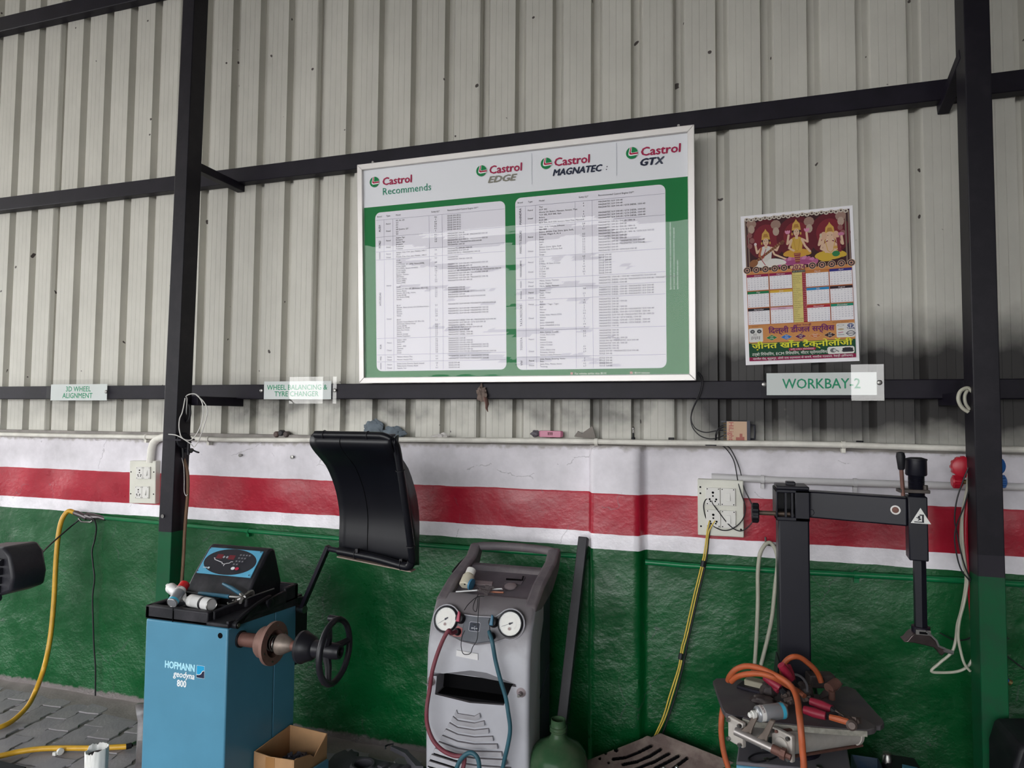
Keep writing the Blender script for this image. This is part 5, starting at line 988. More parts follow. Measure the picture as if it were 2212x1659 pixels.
# side fittings: gauge arm pivot, lever, knob
m = MB(); m.tube([(-1.893, -.885, .868), (-1.886, -.86, .885), (-1.886, -.80, .905), (-1.888, -.72, .922), (-1.890, -.66, .926)], [.010, .010, .009, .008, .006], 8, smooth=4); obj('distance_arm', m, M_BLACKPLASTIC, wb)
m = MB(); m.cyl((-1.902, -.884, .868), (-1.872, -.884, .868), .015, n=14); obj('arm_pivot', m, M_BLACKPLASTIC, wb); m = MB(); m.cyl((-1.873, -.884, .868), (-1.868, -.884, .868), .008, n=12); obj('pivot_bolt', m, M_STEEL, wb)
m = MB(); m.lathe((-1.90, -.681, .903), (1, 0, 0), [(0, .008), (.018, .008), (.020, .020), (.028, .021), (.030, .017), (.031, .006)], 18); obj('lever_knob', m, M_BLACKPLASTIC, wb)
m = MB(); m.prism([(-1.890, -.83, .868), (-1.890, -.79, .872), (-1.890, -.735, .903), (-1.890, -.75, .912), (-1.890, -.80, .895)], (.006, 0, 0)); obj('cover_plate', m, M_TRAY, wb, bevel=.002)
# shaft, flange, cone, spring, quick nut and hand wheel on one spindle
SA = Vector((-1.895, -.838, .796)); AX = (1, 0, 0)
def spin(name, prof, mt, n=32, cap=True):
    m = MB(); m.lathe((0, SA.y, SA.z), AX, prof, n, cap); return obj(name, m, mt, wb, bevel=0)
spin('shaft_seal', [(-1.897, .034), (-1.888, .034), (-1.888, .026)], M_RUBBER)
spin('spindle', [(-1.90, .028), (-1.795, .028), (-1.795, .019), (-1.60, .019), (-1.44, .014)], M_RUST)
spin('flange', [(-1.795, .030), (-1.793, .056), (-1.784, .062), (-1.745, .064), (-1.742, .086), (-1.728, .086), (-1.727, .054), (-1.76, .050), (-1.765, .026)], mat('flange_rust', '#7c5f56', .6, .3, var=.2, scale=30, bump=.2, bscale=200))
for k in range(6):
    a = 2*math.pi*k/6+.3; c = Vector((-1.7275, SA.y+.070*math.cos(a), SA.z+.070*math.sin(a))); m = MB(); m.cyl(c-Vector((.004, 0, 0)), c+Vector((.001, 0, 0)), .004, n=8); obj('flange_screw', m, M_STEEL, wb)
m = MB(); m.tube([(-1.755+.055*i/60, SA.y+.0285*math.cos(i*.42), SA.z+.0285*math.sin(i*.42)) for i in range(61)], .0036, 6); obj('spring', m, M_STEEL, wb)
spin('centring_cone', [(-1.708, .020), (-1.706, .041), (-1.690, .041), (-1.650, .022), (-1.645, .018)], mat('cone_rust', '#7a6e66', .5, .5, var=.25, scale=40))
m = MB(); m.lathe((0, SA.y, SA.z), AX, [(-1.650+.004*i, .0155+.0022*(i % 2)) for i in range(14)], 20); obj('spindle_thread', m, M_BLACKSTEEL, wb)
M_NUT = mat('nut_plastic', '#14141a', .4, var=.12, dust=.3, dustcol='#403c44', spec=.4)
spin('pressure_cup', [(-1.607, .050), (-1.604, .062), (-1.592, .064), (-1.585, .060), (-1.578, .056), (-1.548, .045), (-1.540, .034), (-1.515, .032), (-1.500, .036)], M_NUT)
HW = -1.452
m = MB(); R_ = .112
m.tube([(HW+(.004 if k in range(10, 26) else 0), SA.y+R_*math.cos(2*math.pi*k/36)*(1 if math.cos(2*math.pi*k/36) > -.35 else 1.0), SA.z+(R_+.008)*math.sin(2*math.pi*k/36)) for k in range(36)], .0125, 10, closed=True); obj('hand_wheel_rim', m, M_NUT, wb)
for a in (1.95, 4.35, .1):
    m = MB(); m.tube([(HW-.03, SA.y+.02*math.cos(a), SA.z+.02*math.sin(a)), (HW-.012, SA.y+.06*math.cos(a), SA.z+.06*math.sin(a)), (HW, SA.y+R_*math.cos(a), SA.z+R_*math.sin(a))], [.018, .014, .012], 8); obj('hand_wheel_spoke', m, M_NUT, wb)
spin('hand_wheel_hub', [(-1.51, .030), (-1.47, .032), (-1.435, .030), (-1.425, .026), (-1.425, .016), (-1.45, .014)], M_NUT, 20)
for a in (1.35, 4.6):
    c = Vector((HW, SA.y+R_*math.cos(a), SA.z+(R_+.008)*math.sin(a))); m = MB(); m.lathe(c+Vector((.008, 0, 0)), (-1, 0, 0), [(0, .012), (.05, .013), (.053, .010)], 12); obj('hand_grip', m, M_NUT, wb)
# wheel guard and its arm
M_GUARD = mat('guard_plastic', '#0c0d14', .36, var=.1, scale=5, dust=.15, dustcol='#2c2a32', spec=.4)
arcL = [(-.447, 1.100), (-.452, 1.16), (-.451, 1.253), (-.466, 1.324), (-.502, 1.405), (-.570, 1.497), (-.655, 1.560), (-.69, 1.590), (-.700, 1.612), (-.690, 1.635), (-.665, 1.645)]
arcL = [tuple(v) for v in spline([Vector((0, y, z)) for y, z in arcL], 3)]
GX0, GX1 = -1.680, -1.290
tw = lambda u: -.040*u                      # the guard hangs a little lower at its outer end
m = MB()
def gsk(u, v, off=0):
    i = v*(len(arcL)-1); k = min(int(i), len(arcL)-2); f = i-k
    y = arcL[k][1]*(1-f)+arcL[k+1][1]*f; z = arcL[k][2]*(1-f)+arcL[k+1][2]*f
    return Vector((GX0+(GX1-GX0)*u, y, z + tw(u)*max(0, (1.3-z)/.2 if z > 1.1 else 1)))
m.grid(gsk, 10, len(arcL)-1)
sk = obj('guard_shell', m, M_GUARD, wb, fix=True, sharp=60); so = sk.modifiers.new('wall', 'SOLIDIFY'); so.thickness = .006; so.offset = 0
chord = [gsk(1, j/24) for j in range(25)]
# outer end plate: bounded by the straight front edge and the curved back
fr_ = [Vector((GX1, -.462, 1.065)), Vector((GX1, -.672, 1.60))]
m = MB(); back_ = [Vector((GX1+.010, p.y+.004, p.z)) for p in chord]
front_ = [Vector((GX1+.006, -.50+(-.665+.50)*(j/24), 1.075+(1.60-1.075)*(j/24))) for j in range(25)]
vb = [m.b.verts.new(p) for p in back_]; vf = [m.b.verts.new(p) for p in front_]
for j in range(24): m.face([vb[j], vb[j+1], vf[j+1], vf[j]])
ep = obj('guard_end_plate', m, M_GUARD, wb, sharp=60); so = ep.modifiers.new('wall', 'SOLIDIFY'); so.thickness = .006; so.offset = 0
m = MB(); m.tube([V(p) for p in [(GX0+.02, -.690, 1.640), (GX0+.15, -.690, 1.640), (GX0+.30, -.690, 1.640), (GX1-.035, -.690, 1.636), (GX1, -.676, 1.610), (GX1+.008, -.655, 1.56), (GX1+.012, -.585, 1.34), (GX1+.012, -.520, 1.13), (GX1+.004, -.500, 1.078)]], .0165, 12, smooth=4); obj('guard_rim', m, M_GUARD, wb)
m = MB(); m.tube([(GX0+.012, -.475, 1.103), (GX0+.2, -.487, 1.088), (GX1-.06, -.495, 1.068), (GX1-.01, -.502, 1.066), (GX1+.006, -.508, 1.09)], .0185, 12, smooth=4); obj('guard_lower_rim', m, M_GUARD, wb)
m = MB(); m.tube([(-1.735, -.462, 1.107), (GX0+.03, -.474, 1.102)], .012, 12); obj('guard_axle', m, M_BLACKSTEEL, wb)
m = MB(); m.tube([gsk(.38, j/20)+Vector((0, -.004, 0)) for j in range(1, 20)], .0016, 5); obj('guard_seam', m, M_HOLE, wb)
def tie(a, b, r=.0185):
    x, y, z = axes(V(b)-V(a)); c = (V(a)+V(b))/2; m = MB(); m.tube([c+x*((r+.0015)*math.cos(t*.5236))+y*((r+.0015)*math.sin(t*.5236)) for t in range(12)], .0024, 5, closed=True); obj('cable_tie', m, M_RUBBER, wb)
for a, b, r in (((GX0+.10, -.480, 1.096), (GX0+.11, -.480, 1.096), .0185), ((GX1-.055, -.495, 1.068), (GX1-.045, -.495, 1.068), .0185), ((GX0+.06, -.690, 1.64), (GX0+.07, -.690, 1.64), .0165), ((GX0+.27, -.690, 1.640), (GX0+.28, -.690, 1.640), .0165), ((GX1+.009, -.637, 1.50), (GX1+.009, -.634, 1.49), .0165), ((GX1+.012, -.530, 1.165), (GX1+.012, -.528, 1.155), .0165)): tie(a, b, r)
m = MB()
for x in (GX0+.11, GX1-.06): m.cbox((x+.01, -.492, 1.115-.03*(x > -1.5)), (.014, .02, .02))
obj('tie_head', m, M_RUBBER, wb, bevel=.002)
m = MB(); m.beam((GX0+.015, -.470, 1.080), (GX1+.002, -.478, 1.043), .05, .006); obj('guard_lip', m, mat('lip_beige', '#8a7d72', .6, dust=.3), wb, bevel=.002)
PV = Vector((-1.875, -.45, .815))
m = MB(); m.beam(PV, (-1.730, -.462, 1.118), .030, .018, (1, 0, -.4)); obj('guard_arm', m, M_BLACKSTEEL, wb, bevel=.002)
m = MB(); m.cyl(PV-Vector((.05, -.01, 0)), PV+Vector((.022, -.004, 0)), .017, n=14); obj('guard_pivot', m, M_STEEL, wb)
m = MB(); m.prism([(BX1, -.47, .87), (BX1, -.40, .86), (BX1+.01, -.385, .80), (BX1+.01, -.385, .70), (BX1, -.46, .66)], (-.03, .0, 0)); m.box((BX1-.1, BYB, .55), (BX1-.01, BYB+.06, .87)); obj('pivot_housing', m, M_BLACKPLASTIC, wb, bevel=.004)

# things lying in the tray
M_CANW = mat('can_white', '#c9c8c8', .35, var=.05); M_CANG = mat('can_grey', '#8e8f93', .3, .4, var=.08)
def spray_can(name, a, b, r, label, body, band=None, cap=None, dark=None, grp='spray cans lying on the machines', brand=None):
    """a = valve end, b = base"""
    a, b = V(a), V(b); d = b-a; l = d.length; t = thing(name, (a+b)/2, label, 'spray can', grp)
    def seg(nm, pr, mt, n=24):
        m = MB(); m.lathe(a, d, pr, n); obj(nm, m, mt, t)
    k = l
    seg('can_body', [(k*.20, r*.62), (k*.235, r*.90), (k*.26, r), (k*.97, r), (k, r*.93)], body)
    seg('can_rim', [(k*.185, r*.55), (k*.20, r*.66), (k*.215, r*.62)], M_STEEL)
    if cap: seg('can_cap', [(-k*.06, r*.84), (-k*.05, r*.93), (k*.255, r*1.0), (k*.26, r*.9)], cap)
    else: seg('nozzle', [(0, r*.22), (k*.02, r*.34), (k*.09, r*.36), (k*.10, r*.5), (k*.19, r*.5)], M_WHITEPLASTIC, 16)
    if band: seg('base_band', [(k*.86, r*1.004), (k*.95, r*1.004), (k*.965, r*.99)], band)
    if dark: seg('dark_band', [(k*.68, r*1.004), (k*.76, r*1.004)], dark)
    seg('label_band', [(k*.28, r*1.003), (k*.40, r*1.003)], mat('can_label', '#d8d6d4', .45, var=.05))
    seg('base_rim', [(k*.965, r*.96), (k*1.0, r*.96), (k*1.01, r*.9), (k*.99, r*.8)], M_STEEL)
    if brand:
        x, y, z = axes(d); up = Vector((brand[1])).normalized(); up = (up - z*up.dot(z)).normalized(); side = z.cross(up)
        F = Frame(a+z*k*.34+up*(r*1.012), side, z) ; text(brand[0], F, -r*.55, -.004, .011, '#5a2430', t, 'can_lettering', bold=.02, h=.0002, width=r*1.1)
    return t
spray_can('spray_can', (-2.4338,-0.6864,0.935), (-2.2762,-0.7641,0.918), .0235, 'white spray can lying half under the red-capped can in the tray', M_CANW)
spray_can('spray_can', (-2.211,-0.8191,0.985), (-2.1837,-0.9119,0.935), .0225, 'grey spray can with a red cap propped on the tray rim', mat('can_grey', ''), mat('can_blue', '#3fa6c4', .35), mat('can_red_cap', '#c0141c', .4, var=.05), brand=('WÜRTH', (0, -.7, .7)))
spray_can('spray_can', (-2.1977,-0.8307,0.93), (-2.0201,-0.8692,0.932), .0265, 'white spray can with a black band lying in the front of the tray', M_CANW, None, None, mat('can_black', '#1c1c20', .4))
t = thing('weight_pliers', (-2.0124,-0.775,0.94), 'wheel weight pliers with two blue handles lying across the tray', 'pliers')
M_GRIP = mat('blue_grip', '#24566c', .45, var=.1)
m = MB(); m.tube([(-2.1684,-0.7783,0.945), (-2.0823,-0.7921,0.948), (-1.9951,-0.7928,0.948)], [.007, .009, .009], 10); obj('handle', m, M_GRIP, t)
m = MB(); m.tube([(-2.0992,-0.7125,0.975), (-2.0343,-0.7362,0.968), (-1.9707,-0.7537,0.952)], [.006, .009, .009], 10); obj('handle', m, M_GRIP, t)
m = MB(); m.tube([(-1.9951,-0.7928,0.948), (-1.9657,-0.7824,0.946), (-1.9485,-0.7687,0.946)], .007, 8); m.tube([(-1.9707,-0.7537,0.952), (-1.9399,-0.7734,0.946), (-1.9149,-0.8232,0.938)], [.008, .012, .006], 8); m.tube([(-1.9513,-0.7993,0.94), (-1.9313,-0.7783,0.948), (-1.931,-0.744,0.955), (-1.9266,-0.7346,0.955)], [.006, .012, .012, .013], 8); m.cyl((-1.9423,-0.7358,0.95), (-1.9248,-0.7341,0.957), .013, n=12); obj('jaws', m, M_STEEL, t)
m = MB(); m.tube([(-1.9812,-0.786,0.93), (-1.9588,-0.8016,0.938), (-1.963,-0.7881,0.938)], .006, 6); obj('hammer_nub', m, M_STEEL, t)
t = thing('valve_tool', (-1.9289,-0.746,0.94), 'thin steel rod tool with a hooked end lying over the tray', 'tool')
m = MB(); m.tube([(-1.9687,-0.8342,0.936), (-1.9575,-0.8444,0.934), (-1.9402,-0.832,0.938), (-1.9146,-0.7493,0.946), (-1.8877,-0.6397,0.954)], .0032, 8); obj('rod', m, M_STEEL, t)
m = MB(); m.tube([(-1.9266,-0.7606,0.94), (-1.9085,-0.712,0.945)], .0055, 8); obj('sleeve', m, M_BLACKSTEEL, t)

# ================================================================ cardboard box with weights
bz = .30; bx0, bx1, by0, by1 = -1.893+.004, -1.690, -.745, -.500
M_CARD = mat('cardboard', '#a9825c', .8, var=.12, scale=12, dust=.3, dustcol='#7c5f48'); M_CARDIN = mat('cardboard_inside', '#9a7450', .85, var=.1)
t = thing('cardboard_box', ((bx0+bx1)/2, (by0+by1)/2, 0), 'open cardboard box of wheel weights beside the balancer', 'box')
def wall(pts, ext, nm): m = MB(); m.prism(pts, ext); obj(nm, m, M_CARD, t, bevel=.0015)
wall([(bx0, by0, 0), (bx0, by1, 0), (bx0, by1, bz+.004), (bx0, by0, bz)], (.005, 0, 0), 'side_wall')
wall([(bx0+.005, by1-.005, 0), (bx1-.005, by1-.005, 0), (bx1-.005, by1-.005, bz-.004), (bx0+.005, by1-.005, bz+.006)], (0, .005, 0), 'side_wall')
wall([(bx0+.005, by0, 0), (bx1-.005, by0, 0), (bx1-.005, by0, bz-.006), (bx0+.08, by0, bz-.010), (bx0+.005, by0, bz)], (0, .005, 0), 'side_wall')
wall([(bx1-.005, by0, 0), (bx1-.005, by1, 0), (bx1-.005, by1, bz-.004), (bx1-.004, by1-.05, bz-.03), (bx1+.002, by1-.11, bz-.055), (bx1+.002, by1-.14, bz-.030), (bx1-.005, by0+.02, bz-.008), (bx1-.005, by0, bz-.006)], (.005, 0, 0), 'torn_wall')
m = MB(); m.box((bx0+.005, by0+.005, 0), (bx1-.005, by1-.005, .004)); obj('bottom', m, M_CARDIN, t)
m = MB(); m.box((bx0+.06, by0-.0012, .0), (bx0+.105, by0, bz-.012)); obj('tape_strip', m, mat('packing_tape', '#9c7146', .35), t)
m = MB(); rnd = random.Random(4)
def heap(x, y): return .16+.075*math.exp(-((x-bx1+.08)**2+(y-by1+.12)**2)/.008)
m.grid(lambda u, v: Vector((bx0+.007+u*(bx1-bx0-.014), by0+.007+v*(by1-by0-.014), heap(bx0+u*(bx1-bx0), by0+v*(by1-by0))-.01)), 10, 10)
for i in range(170):
    x, y = rnd.uniform(bx0+.02, bx1-.02), rnd.uniform(by0+.02, by1-.02); m.cbox((x, y, heap(x, y)+rnd.uniform(-.006, .012)), (.024, .010, .008), rnd.uniform(0, 3.1), rnd.uniform(-.6, .6), rnd.uniform(-.6, .6))
tag(obj('wheel_weights', m, mat('lead_weight', '#5c5b66', .5, .5, var=.3, scale=60), sharp=20), 'loose heap of grey lead wheel weights in the cardboard box', 'weights', kind='stuff')
# blue metal edge peeping out beside the box, black undertray and bracket behind it
ub = thing('plastic_undertray', (-1.6439,-0.1886,0.04), 'black moulded plastic undertray lying on the floor behind the box', 'car undertray')
M_UNDER = mat('undertray_plastic', '#3b3a40', .65, var=.15, scale=10, dust=.5, dustcol='#57535a', bump=.2, bscale=120)
pts = [(-1.7627,-0.397,0.1),(-1.7754,-0.3031,0.1),(-1.7508,-0.2483,0.1),(-1.7263,-0.2591,0.1),(-1.7235,-0.2298,0.1),(-1.6988,-0.2499,0.1),(-1.6709,-0.25,0.1),(-1.6612,-0.2836,0.1),(-1.5982,-0.2718,0.1),(-1.5522,-0.2836,0.1),(-1.4925,-0.2859,0.1),(-1.4212,-0.2842,0.1),(-1.3,-0.2657,0.1),(-1.218,-0.4206,0.1),(-1.6594,-0.566,0.1)]
m = MB(); m.rings([[V(p)-Vector((0, 0, .10)) for p in pts], [V(p) for p in pts]]); hole = (-1.5909,-0.3532,0.1)
cu = MB(); cu.lathe((hole[0], hole[1], -.2), (0, 0, 1), [(0, .040), (.4, .040)], 24)
bake(obj('tray_moulding', m, M_UNDER, ub, bevel=.006), [cu])
m = MB(); m.lathe((hole[0], hole[1], .096), (0, 0, 1), [(0, .040), (.012, .042), (.014, .052), (.004, .060)], 24, cap=False); obj('hole_lip', m, M_UNDER, ub)
for px in ((-1.4996,-0.327,0.104), (-1.4431,-0.3254,0.104), (-1.3908,-0.3167,0.104)):
    m = MB(); m.cbox((px[0], px[1], .102), (.03, .05, .012), -.3); obj('moulded_rib', m, M_UNDER, ub, bevel=.003)
bk = thing('folded_bracket', (-1.4428,-0.1409,0.06), 'bent black strip bracket lying against the undertray beside the service station', 'bracket')
m = MB(); q = [(-1.5236,-0.2142,0.13),(-1.5215,-0.1946,0.13),(-1.4335,-0.2124,0.13),(-1.4074,-0.2359,0.13),(-1.296,-0.3258,0.13),(-1.3299,-0.337,0.13),(-1.4304,-0.248,0.13),(-1.5194,-0.2128,0.13)]
m.rings([[V(p)-Vector((0, 0, .02+.05*(i in (4, 5)))) for i, p in enumerate(q)], [V(p) for p in q]]); obj('strip', m, mat('undertray_plastic', ''), bk, bevel=.002)
m = MB(); m.tube([(-1.5362,-0.2371,0.13),(-1.549,-0.2179,0.13),(-1.5427,-0.2016,0.13),(-1.5215,-0.185,0.13)], .004, 6); obj('strip_end', m, M_RUBBER, bk)
_a, _b = (-1.672,-0.6417,0.2159), (-1.672,-0.5328,0.2024); bp_ = MB(); bp_.prism([(-1.672, _a[1]-.1, 0), (-1.672, _b[1], 0), (-1.672, _b[1], _b[2]), (-1.672, _a[1], _a[2]), (-1.672, _a[1]-.1, _a[2]-.01)], (.012, 0, 0)); single('blue_panel', bp_, M_BLUE, 'blue sheet metal panel standing against the side of the cardboard box', 'panel', bevel=.002)
# black rag bag behind the balancer, cracked white pot
rb = (-2.7855,-0.4827,0)
m = MB(); pts = [(-2.8515,-0.42,0.2418), (-2.8437,-0.45,0.2457), (-2.7801,-0.5,0.2226), (-2.7491,-0.52,0.2018), (-2.6647,-0.6,0.1616), (-2.6103,-0.66,0.0727), (-2.5701,-0.7,0.0142)]
m.rings([[V(p) for p in pts], [V(p)+Vector((.14, .06, .0)) for p in pts]], cap=False)
sb = single('plastic_sheet', m, mat('torn_black_plastic', '#3a353a', .35, var=.3, scale=25, dust=.5, dustcol='#7a6f6a'), 'torn dirty plastic sheet hanging at the left flank of the balancer', 'sheet', sharp=30)
so = sb.modifiers.new('thick', 'SOLIDIFY'); so.thickness = .004
wp = (-2.7971,-0.7066,0); t = thing('plastic_pot', wp, 'broken ribbed white plastic pot on the pavers beside the balancer', 'pot')
m = MB(); c = V((-3.135, -.575, 0)); c = V((-2.7204,-0.7696,0)); rs = []; n = 40
for z, r in ((0, .040), (.005, .042), (.10, .044), (.20, .046)):
    rs.append([c+Vector(((r+.002*(k % 4 < 2))*math.cos(2*math.pi*k/n), (r+.002*(k % 4 < 2))*math.sin(2*math.pi*k/n), z + (.016*noise.noise((k*.7, 3, 0)) - .012*(k > 20 and k < 34) if z > .15 else 0))) for k in range(n)])
m.rings(rs, cap=False); pt = obj('pot_wall', m, mat('pot_white', '#d8d6d2', .4), t, fix=True); so = pt.modifiers.new('w', 'SOLIDIFY'); so.thickness = .004
m = MB(); m.lathe(c, (0, 0, 1), [(.165, .041), (.172, .036), (.170, .0)], 20); obj('pot_filling', m, mat('pot_dirt', '#3c3638', .9), t)

# ================================================================ refrigerant service station
AX0, AX1 = -1.130, -.700
M_SHELL = mat('station_shell', '#a6a6ad', .45, var=.08, scale=7, dust=.3, dustcol='#918d91', topdust=.85); M_TOP = mat('station_top', '#585257', .6, var=.25, scale=9, dust=.7, dustcol='#7d7575'); M_SIDE = mat('station_side', '#1e2732', .5, dust=.2, dustcol='#4a4a50')
ac = thing('service_station', ((AX0+AX1)/2, -.5, 0), 'dusty grey refrigerant service station with two dials and red and blue hoses', 'service machine')
prof = [(-.50, .0), (-.655, .0), (-.674, .25), (-.684, .57), (-.676, .79), (-.652, .88), (-.597, .962), (-.535, .990), (-.512, .962), (-.45, .972), (-.45, .88), (-.50, .80)]
m = MB(); m.rings([[(AX0, y, z) for y, z in prof], [(AX1, y, z) for y, z in prof]])
o = obj('front_shell', m, M_SHELL, ac, bevel=.032)
o.modifiers['bevel'].segments = 4; o.modifiers['bevel'].angle_limit = math.radians(50)
cu = MB(); cu.rings([[(-1.082, y, .690), (-.768, y, .690), (-.800, y, .612), (-.94, y, .603), (-1.088, y, .616)] for y in (-.75, -.52)])
cu2 = MB(); cu2.rings([[(-1.126, -.70, .705), (-.94, -.70, .748), (-.740, -.70, .700), (-.740, -.70, .687), (-1.126, -.70, .687)], [(-1.082, -.645, .690), (-.94, -.645, .692), (-.768, -.645, .690), (-.768, -.645, .687), (-1.082, -.645, .687)]])
bake(o, [cu, cu2])
m = MB(); m.box((-1.10, -.60, .595), (-.76, -.585, .705)); m.box((-1.082, -.668, .600), (-.79, -.585, .6165)); obj('slot_back', m, M_HOLE, ac)
m = MB(); prs = [(-.31, 0), (-.505, 0), (-.505, .80), (-.46, .88), (-.46, .96), (-.31, 1.0)]
m.rings([[(AX0+.012, y, z) for y, z in prs], [(AX1-.010, y, z) for y, z in prs]]); obj('rear_body', m, M_SIDE, ac, bevel=.006)
m = MB(); m.prism([(AX1-.010, -.36, .62), (AX1-.010, -.345, .66), (AX1-.010, -.50, .56), (AX1-.010, -.50, .53)], (.003, 0, 0)); obj('side_crease', m, M_SIDE, ac)
# upper cheeks, recess floor, cross bar, handle
ck = [(-.600, .945), (-.590, .968), (-.466, 1.024), (-.25, 1.080), (-.195, 1.122), (-.160, 1.122), (-.150, 1.09), (-.20, 1.02), (-.31, .96), (-.50, .93)]
for xa, xb in ((AX0-.002, AX0+.050), (AX1-.052, AX1+.002)):
    m = MB(); m.rings([[(xa, y, z) for y, z in ck], [(xb, y, z) for y, z in ck]]); obj('cheek', m, M_TOP, ac, bevel=.012)
m = MB(); fl_ = [(-.540, .9715), (-.31, 1.0295), (-.31, .99), (-.540, .945)]; m.rings([[(AX0+.045, y, z) for y, z in fl_], [(AX1-.048, y, z) for y, z in fl_]]); obj('recess_panel', m, mat('recess_plastic', '#48434a', .55, var=.2, dust=.5, dustcol='#6c6468'), ac, bevel=.004)
m = MB(); cb = [(-.315, .995), (-.318, 1.022), (-.30, 1.048), (-.26, 1.052), (-.245, 1.03), (-.25, .995)]; m.rings([[(AX0+.04, y, z) for y, z in cb], [(AX1-.04, y, z) for y, z in cb]]); obj('cross_bar', m, M_TOP, ac, bevel=.008)
m = MB(); m.tube([(AX0+.02, -.180, 1.100), (AX0+.06, -.180, 1.110), (-.915, -.182, 1.117), (AX1-.06, -.180, 1.110), (AX1-.02, -.180, 1.100)], .0195, 12, smooth=4); obj('handle', m, M_TOP, ac)
RF = Frame((-1.085, -.540, .9735), (1, 0, 0), (0, .23, .058))
def rq(pts, h0, h1): m = MB(); m.rings([[RF.p(a, b, h) for a, b in pts] for h in (h0, h1)]); return m
obj('badge_plate', rq([(0.0632,0.1334),(0.1434,0.1345),(0.1489,0.105),(0.0715,0.1027)], -.003, .0025), mat('badge', '#83777a', .5), ac, bevel=.001)
obj('printer_slot', rq([(0.1903,0.1753),(0.2613,0.1769),(0.2564,0.2082),(0.2631,0.2072),(0.271,0.165),(0.1945,0.162)], -.003, .0015), M_HOLE, ac)
obj('printer_lid', rq([(0.1939,0.1357),(0.2714,0.1346),(0.2715,0.2),(0.2552,0.2015),(0.2643,0.1626),(0.1909,0.1584)], -.003, .001), mat('recess_plastic', ''), ac)
c = RF.p(*(0.232,0.1052), .0); m = MB(); m.lathe(c, RF.n, [(0, .026), (.006, .026), (.010, .019), (.011, .0)], 20); obj('round_button', m, mat('badge', ''), ac)
# dial panel
GF = Frame((AX0, -.668, .80), (1, 0, 0), (0, .058, .16))
def G(a, b, h=.0): return GF.p(a, b, h+.0135)
out = []
for k in range(13): a = math.radians(-60-15*k-20); 
def arc(cx, cy, r, a0, a1, n): return [(cx+r*math.cos(math.radians(a0+(a1-a0)*i/n)), cy+r*math.sin(math.radians(a0+(a1-a0)*i/n))) for i in range(n+1)]
g1, g2, gr = (.072, .105), (.343, .113), .051
outl = arc(g1[0], g1[1], gr+.006, 285, 42, 14) + [(.128, .130), (.20, .128), (.275, .132)] + arc(g2[0], g2[1], gr+.006, 140, -105, 14) + [(.275, .035), (.21, .022), (.15, .028)]
m = MB(); m.rings([[G(a, b, -.012) for a, b in outl], [G(a, b, .0012) for a, b in outl]]); obj('dial_panel', m, mat('dial_panel_plastic', '#4c4a50', .45, dust=.5, dustcol='#7a7474'), ac)
m = MB(); m.tube([G(a, b, .002) for a, b in outl], .0032, 6, closed=True); obj('panel_trim', m, M_SHELL, ac)
m = MB(); q = [(.150, .128), (.255, .128), (.268, .04), (.215, .028), (.155, .030), (.145, .045)]; m.rings([[G(a, b, -.004) for a, b in q], [G(a, b, .004) for a, b in q]]); obj('centre_cover', m, mat('cover_navy', '#2b303c', .4, dust=.3, dustcol='#5c5a62'), ac, bevel=.002)
P = Print(Frame(G(0, 0, .0044), GF.u, GF.v), .0002)
P.rrect(.173, .070, .220, .106, .006, '#9a9aa2'); P.rrect(.175, .072, .218, .104, .005, '#2b303c')
P.line([(.187, .082), (.207, .082)], .0016, '#b0b0b6'); P.ell(.187, .082, .003, .003, '#b0b0b6', 8); P.poly([(.206, .085), (.211, .082), (.206, .079)], '#b0b0b6'); P.line([(.193, .082), (.199, .090)], .0014, '#b0b0b6'); P.line([(.195, .082), (.201, .075)], .0014, '#b0b0b6'); P.rect(.190, .094, .203, .098, '#14161c')
P.done('usb_print', ac)
def gauge(gc, ang, ring, nm):
    c = G(gc[0], gc[1]); g = MB(); g.lathe(c, GF.n, [(-.01, gr), (.010, gr), (.013, gr-.003), (.013, gr-.006), (.008, gr-.007)], 32, cap=False); go = obj(nm, g, ring, ac)
    P = Print(Frame(c+GF.n*.006, GF.u, GF.v), .0)
    P.ell(0, 0, gr-.005, gr-.005, '#b3aea3', 32)
    for k in range(25):
        a = math.radians(225-270*k/24); r0 = gr-.010-(.004 if k % 4 == 0 else 0); P.line([(r0*math.cos(a), r0*math.sin(a)), ((gr-.008)*math.cos(a), (gr-.008)*math.sin(a))], .0018, '#2c2c34')
    for k in range(17):
        a = math.radians(215-250*k/16); P.line([(.0255*math.cos(a), .0255*math.sin(a)), (.0285*math.cos(a), .0285*math.sin(a))], .0017, '#6c4448')
    a = math.radians(ang); P.line([(-.012*math.cos(a), -.012*math.sin(a)), (.036*math.cos(a), .036*math.sin(a))], .0016, '#3c3c44'); P.line([(-.012*math.cos(a), -.012*math.sin(a)), (0, 0)], .005, '#3c3c44'); P.ell(0, 0, .0045, .0045, '#3c3c44', 12); P.ell(0, -.019, .006, .006, '#9c8a88', 12)
    P.done('dial_face', go)
    m = MB(); m.lathe(c+GF.n*.0105, GF.n, [(0, gr-.006), (.0012, gr-.006)], 32); obj('dial_glass', m, clear('dial_glass', rough=0), go)
gauge(g1, 215, M_BLACKPLASTIC, 'pressure_dial'); gauge(g2, 203, M_BLACKPLASTIC, 'pressure_dial')
m = MB(); q = arc(g1[0], g1[1], gr+.004, -110, -20, 8)+[(.150, .075), (.145, .045), (.11, .043)]; m.rings([[G(a, b, -.004) for a, b in q], [G(a, b, .0022) for a, b in q]]); obj('red_panel', m, mat('station_red', '#9c4a4a', .45, dust=.4), ac)
